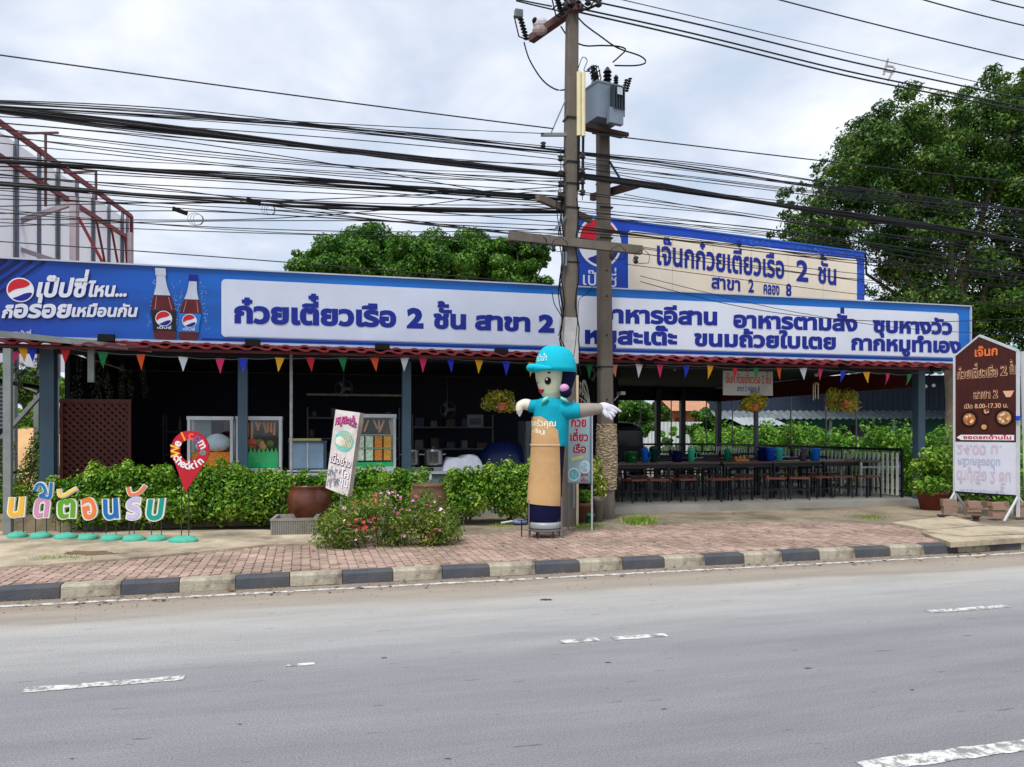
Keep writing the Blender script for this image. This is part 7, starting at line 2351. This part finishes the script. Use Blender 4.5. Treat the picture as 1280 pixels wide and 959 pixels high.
def potted(px, pyb, pyt, wpx, label, crown_top, cw, mat, n=3000, round_=True, leaf=HEDGE, size=.06, Y_=None):
    x, y, _ = ground(px, pyb, PZ); kk = y / FPX
    t = thing('potted_plant', label, 'potted plant', (x, y, PZ), 0)
    Hh = (pyb - pyt) * kk; W = wpx * kk / 2
    MB().lathe([(W * .68, 0), (W * .92, Hh * .8), (W * 1.0, Hh * .82), (W * 1.0, Hh), (W * .9, Hh), (W * .88, Hh * .9)], n=22).smooth().build('pot', mat, t)
    MB().lathe([(.02, Hh * .88), (W * .88, Hh * .89)], n=18).build('soil', M('soil', (60, 46, 36), .95), t)
    top = (pyb - crown_top) * kk; r = random.Random(px)
    bl = [(r.uniform(-.5, .5) * cw * kk / 2, r.uniform(-.5, .5) * cw * kk / 2.2, Hh + (top - Hh) * r.uniform(.1, .85), cw * kk * .22, cw * kk * .2, (top - Hh) * .17) for _ in range(14)]
    leafobj('foliage', leaves(bl, n, size, .42, 0, .5, px, .3), leaf, t)
    m = MB()
    for _ in range(6):
        a = r.choice(bl); m.tube([(0, 0, Hh * .85), (a[0] * .5, a[1] * .5, (Hh + a[2]) / 2), (a[0], a[1], a[2])], [.014, .01, .005], 5)
    m.build('stem', TWIG, t)
    return t
potted(1165, 637, 614, 38, 'large carved terracotta planter with a leafy shrub beside the corner post', 556, 62, M('pot_redbrown', (110, 44, 32), .6, var=.25, scale=6, dirt=.3), 3200, size=.075)
potted(727, 653, 628, 30, 'brown pot with a plant standing between the two utility poles', 612, 30, M('pot_brown', (104, 62, 48), .7, var=.2, dirt=.3), 1200)
potted(748, 652, 620, 16, 'tall grey pot with yellow green plant in front of the second pole cladding', 568, 30, M('pot_grey', (120, 112, 104), .8, var=.2, dirt=.4), 1500, leaf=leafmat('yellowgreen_leaf', (70, 96, 30), (140, 160, 50), (214, 216, 110), 6))
x, y, _ = ground(737, 654, PZ)
t = thing('green_bottle', 'green bucket lid leaning by the foot of the noodle sign', 'lid', (x, y, PZ + .13), 0)
MB().ball((0, 0, 0), (.10, .06, .05), 10, 6).smooth().build('lid_body', M('green_dark', (20, 92, 66), .4), t)
MB().lathe([(.04, -.13), (.05, -.05)], n=10).build('lid_foot', M('green_dark', (20, 92, 66), .4), t)
x, y, _ = ground(643, 656, PZ)
t = thing('cloth_bundle', 'pale blue rag and white pipe lying on the ground left of the inflatable figure', 'rag', (x, y, PZ), 0)
m = MB().ball((.08, 0, .05), (.14, .1, .05), 12, 7); m.smooth().build('rag', M('rag_blue', (110, 124, 160), .8, var=.3, scale=14), t)
MB().tube([(-.22, -.02, .03), (-.05, -.03, .06), (.2, -.02, .05)], .018, 8).build('pipe', WHITEM, t)
x, y, _ = ground(652, 672, PZ)
t = thing('thin_stake', 'short dark stake standing left of the inflatable figure', 'stake', (x, y, PZ), 0)
MB().tube([(0, 0, 0), (0, 0, .25)], .010, 6).build('stake_rod', DARKM, t)
MB().tube([(-.06, 0, .25), (.06, 0, .25)], .008, 6).build('stake_bar', DARKM, t)

# ================================================================== LEFT EDGE: GREY FRAME, LOT, BIG BILLBOARD BACK
u, _z = B.at(10, 500, -.9)
t = B.root('steel_canopy_frame', 'grey square steel post and sloping beam of a canopy frame at the left edge', 'steel frame', u, -.9, 0)
GS = M('galvanised', (134, 142, 140), .5, .15, var=.15, scale=4, dirt=.35)
MB().span((-.05, -.05, PZ), (.05, .05, 2.86)).build('post', GS, t)
a, b_ = Vector(B.pt(*[B.at(-60, 411, -.9)[0], -.9, B.at(-60, 411, -.9)[1]])), Vector(B.pt(B.at(190, 437, -.55)[0], -.55, B.at(190, 437, -.55)[1]))
MB().bar(a, b_, .05, .085).build('sloping_beam', GS, t, world=True)
uu, zz = B.at(114.5, 470, -.3)
zt_ = B.at(114, 432, -.3)[1]; zb_ = B.at(114, 478, -.3)[1]
MB().span((uu - u - .045, .55, zb_), (uu - u + .045, .62, zt_)).build('hanging_post', GS, t)
def lspot(px, py, Y): return spot(px, Y, py)
MB().bar(lspot(-40, 470, 13), lspot(58, 486, 14.3), .07).build('cross_rail', DARKM, t, world=True)
t2 = thing('lot_gate_frame', 'old steel gate frame with diagonal brace between the two left posts', 'steel frame', lspot(47, 600, 15)[:2] + (0,), 0)
MB().bar(lspot(47, 640, 15), lspot(47, 494, 15), .10).build('post', GS, t2, world=True)
MB().bar(lspot(2, 548, 14.6), lspot(56, 488, 14.6), .07).build('diagonal_brace', GS, t2, world=True)
MB().bar(lspot(16, 591, 14.5), lspot(62, 586, 14.9), .05).build('lower_rail', DARKM, t2, world=True)
MB().bar(lspot(30, 484, 15), lspot(47, 490, 15), .03).build('upper_rail', GS, t2, world=True)
t = thing('louvred_panel', 'grey louvred metal panel at the far left edge', 'panel', lspot(-10, 600, 16)[:2] + (0,), R(8))
for k_ in range(11):
    a = lspot(-30, 484 + k_ * 5, 16); b_ = lspot(7, 484 + k_ * 5, 16)
    MB().bar(a, b_, .03, .055).build('louvre_blade', M('louvre_grey', (128, 132, 140), .5, var=.1), t, world=True)
MB().bar(lspot(-30, 482, 16.1), lspot(-30, 650, 16.1), .05).build('panel_side', DARKM, t, world=True)
MB().span((-.9, .1, .2), (.24, .13, 2.6)).build('panel_back', M('panel_dark', (40, 44, 54), .7), t)
# heap of orange earth in the lot
m = MB(); n = 26; vs = []
hx, hy, _ = lspot(36, 590, 21)
r = random.Random(8)
for j in range(12):
    q = j / 11
    for i in range(n):
        a = 2 * PI * i / n
        vs.append((3.6 * (1 - q) * math.cos(a) * (1 + r.uniform(-.06, .06)), 2.2 * (1 - q) * math.sin(a) * (1 + r.uniform(-.06, .06)), 1.75 * (1 - (1 - q) ** 1.6) + r.uniform(-.04, .04)))
m.add(vs, [(j * n + i, j * n + (i + 1) % n, (j + 1) * n + (i + 1) % n, (j + 1) * n + i) for j in range(11) for i in range(n)] + [tuple(11 * n + i for i in range(n))])
tag(m.smooth().build('earth_heap', M('earth_orange', (204, 164, 116), .95, var=.2, scale=1.5, bump=.7, bscale=8), loc=(hx, hy, 0)), 'heap of pale orange earth in the lot seen between the left posts', 'earth heap')
V_ = leafmat('vine_green', (40, 62, 24), (80, 104, 40), (130, 150, 70), 4)
for k_, (px0, py0, px1, py1, lab) in enumerate(((22, 618, 52, 545, 'creeper climbing the diagonal old frame at the left'), (50, 610, 60, 545, 'creeper on the left side of the first slate post'), (3, 640, 6, 560, 'weeds growing at the foot of the louvred panel'))):
    a, b_ = Vector(lspot(px0, py0, 13.6)), Vector(lspot(px1, py1, 14.4))
    t = thing('creeper', lab, 'creeper', (a.x, a.y, 0), 0, 'creepers at the left end')
    bl = [tuple((a + (b_ - a) * q) - Vector((a.x, a.y, 0))) + (.16, .12, .2) for q in np.linspace(0, 1, 9)]
    leafobj('foliage', leaves(bl, 1500, .055, .45, .3, .8, 300 + k_, .1), V_, t)
    MB().tube([(0, 0, 0), tuple(b_ - Vector((a.x, a.y, 0)))], .02, 6).build('stem', TWIG, t)
shrub(-.75, .1, 1.3, .7, .75, 'leafy shrub at the far left edge under the grey post', 400, n=3200, size=.06, z0=.15, group='shrubs of the front hedge')
shrub(0.45, -.1, .9, .55, .62, 'leafy green shrub behind the blue vowel mark and first letters', 401, n=2600, size=.06, z0=.3)

# big billboard seen from behind at the left
LBX, LBY = -12.0, 24.0
LF = Frame(-12 + .103 * 12, 24 - .995 * 12, 0, math.degrees(math.atan2(.995, -.103)))   # u grows away from the camera
t = LF.root('billboard', 'huge weathered billboard seen edge-on at the left with red steel rails and pale sheets', 'billboard', 0, 0, 0)
SHEET = leafmat('sheet_translucent', (234, 236, 242), (240, 241, 246), (246, 246, 250), .6, .72)
Rr2 = M('rail_red', (136, 36, 44), .6, var=.2, dirt=.2)
GP_ = M('post_greyblue', (110, 112, 130), .6, var=.15)
UL = 12.0
def lu(px):
    return LF.at(px, 300, 0)[0]
pxs = [-30, 22, 50, 74, 97, 118, 137, 154]
us_ = [1.0] + [lu(p_) for p_ in pxs[1:]] + [UL]
for a, b_ in zip(us_, us_[1:]):
    MB().span((a + .01, .06, 3.2), (b_ - .01, .075, 8.3)).build('sheet_panel', SHEET, t)
for a in us_[1:]:
    MB().span((a - .03, -.02, 3.0), (a + .03, .055, 8.4)).build('steel_post', GP_, t)
for z in (8.42, 7.68):
    MB().bar((0.5, -.05, z), (UL + .1, -.05, z), .09, .11).build('top_rail', Rr2, t)
MB().bar((.5, -.05, 4.3), (UL, -.05, 4.3), .1, .1).build('bottom_rail', Rr2, t)
for a, b_ in zip(us_[5:], us_[6:]):
    MB().bar((a, -.06, 7.6), (b_, -.06, 5.6), .05, .05).build('diagonal_brace', Rr2, t)
for a in us_[1::2]:
    MB().bar((a, .1, 0), (a, .1, 8.2), .14).build('support_post', GS, t)
MB().bar((UL + .15, -.05, 0), (UL + .15, -.05, 8.45), .09).build('end_post', Rr2, t)
x, y, z = spot(163, 23, 300)
MB().bar((x, y, 0), (x, y, EYE + (HOR - 291) / FPX * 23), .12).build('support_post', M('post_pinkgrey', (170, 156, 162), .7, var=.1), t, world=True)
xw, yw, _ = spot(93, 18, 300)
LBM = M('post_pinkgrey', (170, 156, 162), .7, var=.1)
MB().bar((xw, yw, 2), (xw, yw, EYE + (HOR - 246) / FPX * 18), .15).build('support_post', LBM, t, world=True)
for (a, b_) in (((-10, 288), (92, 254)), ((-10, 300), (80, 330)), ((98, 272), (132, 335))):
    MB().bar(spot(a[0], 17.8, a[1]), spot(b_[0], 18.1, b_[1]), .10 if a[0] < 0 else .06).build('stay_beam', LBM if a[0] < 0 else Rr2, t, world=True)
for (a, b_) in (((57, 258), (57, 168)), ((16, 167), (73, 166)), ((120, 250), (120, 215)), ((80, 216), (121, 214))):
    MB().bar(spot(a[0], 18.5, a[1]), spot(b_[0], 18.5, b_[1]), .045).build('lamp_bracket', M('rust_brown', (96, 60, 52), .8, var=.2), t, world=True)

# ================================================================== FAR BUILDINGS
# green roofed hall at the right
t = thing('green_roofed_hall', 'long dark hall with green corrugated roof behind the side hedge at the right', 'building', (8.0, 31.0, 0), R(-3))
GR = M('roof_green', (70, 142, 122), .5, .1, var=.22, scale=1.2, dirt=.25, stretch=(1, 1, 1))
def corr(m, x0, x1, y0, z0, y1, z1, step=.25, amp=.035):
    n = int((x1 - x0) / (step / 4)); vs = []
    for i in range(n + 1):
        x = x0 + (x1 - x0) * i / n; d = amp * math.sin(2 * PI * x / step)
        vs += [(x, y0, z0 + d), (x, y1, z1 + d)]
    m.add(vs, [(2 * i, 2 * i + 2, 2 * i + 3, 2 * i + 1) for i in range(n)])
WDK = M('wall_dark_blue', (34, 46, 66), .7, var=.2, scale=1)
WTL = M('wall_teal', (30, 96, 86), .7, var=.2, scale=1)
MB().span((0, 0, 2.3), (22, .2, 3.9)).build('upper_wall', WDK, t)
MB().span((0, .3, 0), (22, .5, 2.29)).build('lower_wall', WTL, t)
m = MB(); corr(m, 3.2, 24, -.8, 3.9, 3.5, 5.45, .3, .04); m.build('roof', GR, t)
m = MB(); corr(m, 0, 22, -1.2, 2.15, -.02, 2.5, .25, .03); m.build('awning', M('awning_pale', (110, 120, 124), .6, var=.35, scale=3), t)
for x in np.arange(.5, 22, 2.4):
    MB().span((x, .26, .3), (x + .9, .29, 1.9)).build('window', M('window_dark', (16, 26, 34), .15), t)
    MB().span((x + 1.5, -.9, 0), (x + 1.6, -.8, 2.15)).build('awning_post', M('post_pale', (130, 136, 140), .6), t)
m = MB()
for x in np.arange(0, 22, .2):
    m.span((x, -.015, 2.55), (x + .02, 0, 3.9))
m.build('wall_rib', WDK, t, kind='stuff')
# white lamps under the green roof
for k_, (px, py) in enumerate(((1148, 483), (1157, 483), (1167, 482))):
    x, y, z = spot(px, 29.6, py)
    o = MB().ball((0, 0, 0), .07, 8, 6).build('globe_lamp', WHITEP, loc=(x, y, z))
    tag(o, ('left', 'middle', 'right')[k_] + ' of three small white globe lamps under the green roof', 'lamp', 'white globe lamps under the green roof')
# orange house, white sheet fence seen through the hall
t = thing('orange_house', 'small orange brown house with tiled roof seen through the hall', 'house', spot(856, 46, 560)[:2] + (0,), R(8))
MB().span((-.8, 0, 0), (1.3, 3, 2.9)).build('wall', M('wall_orange', (168, 108, 76), .8, var=.12), t)
MB().add([(-1.0, -.5, 2.9), (1.8, -.5, 2.9), (1.8, 1.6, 3.7), (-1.0, 1.6, 3.7), (-1.0, 3.6, 2.9), (1.8, 3.6, 2.9)], [(0, 1, 2, 3), (3, 2, 5, 4)]).build('roof', M('roof_peach', (180, 128, 98), .8, var=.15), t)
for x in (-.6, .6):
    MB().span((x, -.03, 1.2), (x + .6, -.005, 2.5)).build('window', M('window_brown', (96, 48, 34), .4), t)
t = thing('sheet_fence', 'white corrugated sheet fence seen through the hall', 'fence', spot(800, 38, 560)[:2] + (0,), R(5))
m = MB()
WS = M('sheet_white', (206, 212, 216), .6, var=.08, scale=1, dirt=.15)
for i in range(5):
    m = MB(); n = 16; vs = []
    for q in range(n + 1):
        x = i * .8 + .8 * q / n; vs += [(x, .02 * math.sin(2 * PI * q / 4), .2), (x, .02 * math.sin(2 * PI * q / 4), 2.15)]
    m.add(vs, [(2 * q, 2 * q + 2, 2 * q + 3, 2 * q + 1) for q in range(n)]).build('sheet_panel', WS, t)
t = thing('market_tent', 'white striped awning seen through the hall behind the grey inner post', 'awning', spot(945, 29, 560)[:2] + (0,), R(10))
m = MB(); corr(m, -.9, .9, -.7, 1.9, .5, 2.2, .2, .03); m.build('awning_sheet', M('awning_grey', (150, 156, 160), .7, var=.25, scale=4), t)
for x in (-.85, .85):
    MB().bar((x, -.6, 0), (x, -.6, 1.9), .06).build('awning_post', GREYM, t)
MB().span((-.9, .6, 0), (.9, .7, 1.85)).build('back_panel', M('panel_dark', (40, 44, 54), .7), t)
t = thing('parked_pickup_cover', 'dark covered food cart with a glazed top seen through the hall beside the second pole', 'cart', B.pt(11.6 * 0 + B.at(782, 560, 7)[0], 7.0, SLAB), B.a)
MB().span((-.6, 0, .3), (.6, .7, 1.0)).build('cart_body', DARKM, t)
MB().span((-.55, .02, 1.0), (.55, .68, 1.45)).build('glazed_box', M('glazed_dark', (40, 60, 70), .1), t)
MB().lathe([(.62, 1.45), (.6, 1.55), (.4, 1.66), (.05, 1.7)], (0, .35, 0), n=20, sx=1, sy=.65).smooth().build('cart_roof', DARKM, t)
for x in (-.5, .5):
    MB().lathe([(.22, -.03), (.22, .03)], n=16).build('wheel', BLACKM, t).matrix_basis = Matrix.Translation((x, .35, .22)) @ Matrix.Rotation(R(90), 4, 'X')
# pieces that sit on a part become its sub-parts
SUB = {('transformer', 'cooling_fin'): 'tank', ('transformer', 'tank_lid'): 'tank', ('transformer', 'lower_box'): 'tank', ('transformer', 'name_plate'): 'tank',
       ('upright_fridge', 'door_glass'): 'door', ('upright_fridge', 'sticker'): 'door', ('upright_fridge', 'shelf_edge'): 'door',
       ('gas_stove', 'control_panel'): 'stove_body', ('gas_stove', 'pot_rest'): 'stove_body', ('floodlight', 'lamp_glass'): 'lamp_body', ('security_camera', 'lens'): 'housing',
       ('billboard', 'lettering'): 'cream_panel', ('billboard', 'panel_seam'): 'cream_panel', ('concrete_trough', 'rib'): 'front_side', ('concrete_trough', 'rim'): 'front_side',
       ('inflatable_figure', 'eye'): 'face', ('inflatable_figure', 'eye_glint'): 'face', ('inflatable_figure', 'eyebrow'): 'face', ('inflatable_figure', 'mouth'): 'face', ('inflatable_figure', 'teeth'): 'face',
       ('inflatable_figure', 'cap_brim'): 'cap_crown', ('inflatable_figure', 'cap_lettering'): 'cap_crown', ('inflatable_figure', 'bib_lettering'): 'apron', ('inflatable_figure', 'apron_seam'): 'apron',
       ('inflatable_figure', 'collar'): 'shirt', ('inflatable_figure', 'hair_bun'): 'hair', ('inflatable_figure', 'hair_band'): 'hair', ('inflatable_figure', 'blower_ring'): 'blower_drum',
       ('noodle_sign', 'lettering'): 'board', ('noodle_sign', 'bowl_print'): 'board', ('noodle_sign', 'soup_print'): 'board', ('noodle_sign', 'yellow_flash'): 'board', ('notice_board', 'lettering'): 'board',
       ('map_pin_sign', 'lettering'): 'pin_body', ('plastic_jug', 'lid'): 'body', ('sauce_bottle', 'cap'): 'bottle_body', ('wooden_tray', 'jar'): 'tray_box', ('tilted_banner', 'lettering'): 'board',
       ('tilted_banner', 'dish_print'): 'board', ('tilted_banner', 'skewer_print'): 'board', ('tilted_banner', 'photo_print'): 'board', ('restaurant_building', 'ceiling'): 'roof_sheet', ('restaurant_building', 'fascia_board'): 'roof_sheet',
       ('orange_house', 'window'): 'wall', ('green_roofed_hall', 'window'): 'lower_wall', ('green_roofed_hall', 'wall_rib'): 'upper_wall', ('glass_cabinet', 'yellow_strip'): 'top_panel', ('cooking_pot', 'handle'): 'pot_body',
       ('notice_stand', 'bowl_print'): 'brown_panel', ('notice_stand', 'soup_print'): 'brown_panel', ('notice_stand', 'topping_print'): 'brown_panel', ('notice_stand', 'bowl_icon'): 'brown_panel', ('notice_stand', 'arrow_label'): 'brown_panel'}
base_ = lambda n_: n_.split('.')[0]
kids_ = {}
for o in bpy.data.objects:
    if o.parent and not o.parent.parent: kids_.setdefault(o.parent.name, []).append(o)
for rn, ks in kids_.items():
    for o in ks:
        want = SUB.get((base_(rn), base_(o.name)))
        if want:
            c = [q for q in ks if base_(q.name) == want]
            if c and c[0].matrix_basis == Matrix.Identity(4): o.parent = c[0]
    if base_(rn) in ('banner_sign', 'notice_stand'):
        for o in ks:
            if base_(o.name) != 'lettering': continue
            c0 = o.data.vertices[0].co
            if base_(rn) == 'banner_sign':
                if c0.x > wx0: o.parent = [q for q in ks if base_(q.name) == 'white_panel'][1 if c0.x < bu(705) else 2]
                elif c0.z > .15: o.parent = [q for q in ks if base_(q.name) == 'blue_panel'][0]
            else:
                o.parent = [q for q in ks if base_(q.name) == ('brown_panel' if c0.z > zm else 'white_panel')][0]
bpy.context.view_layer.update()
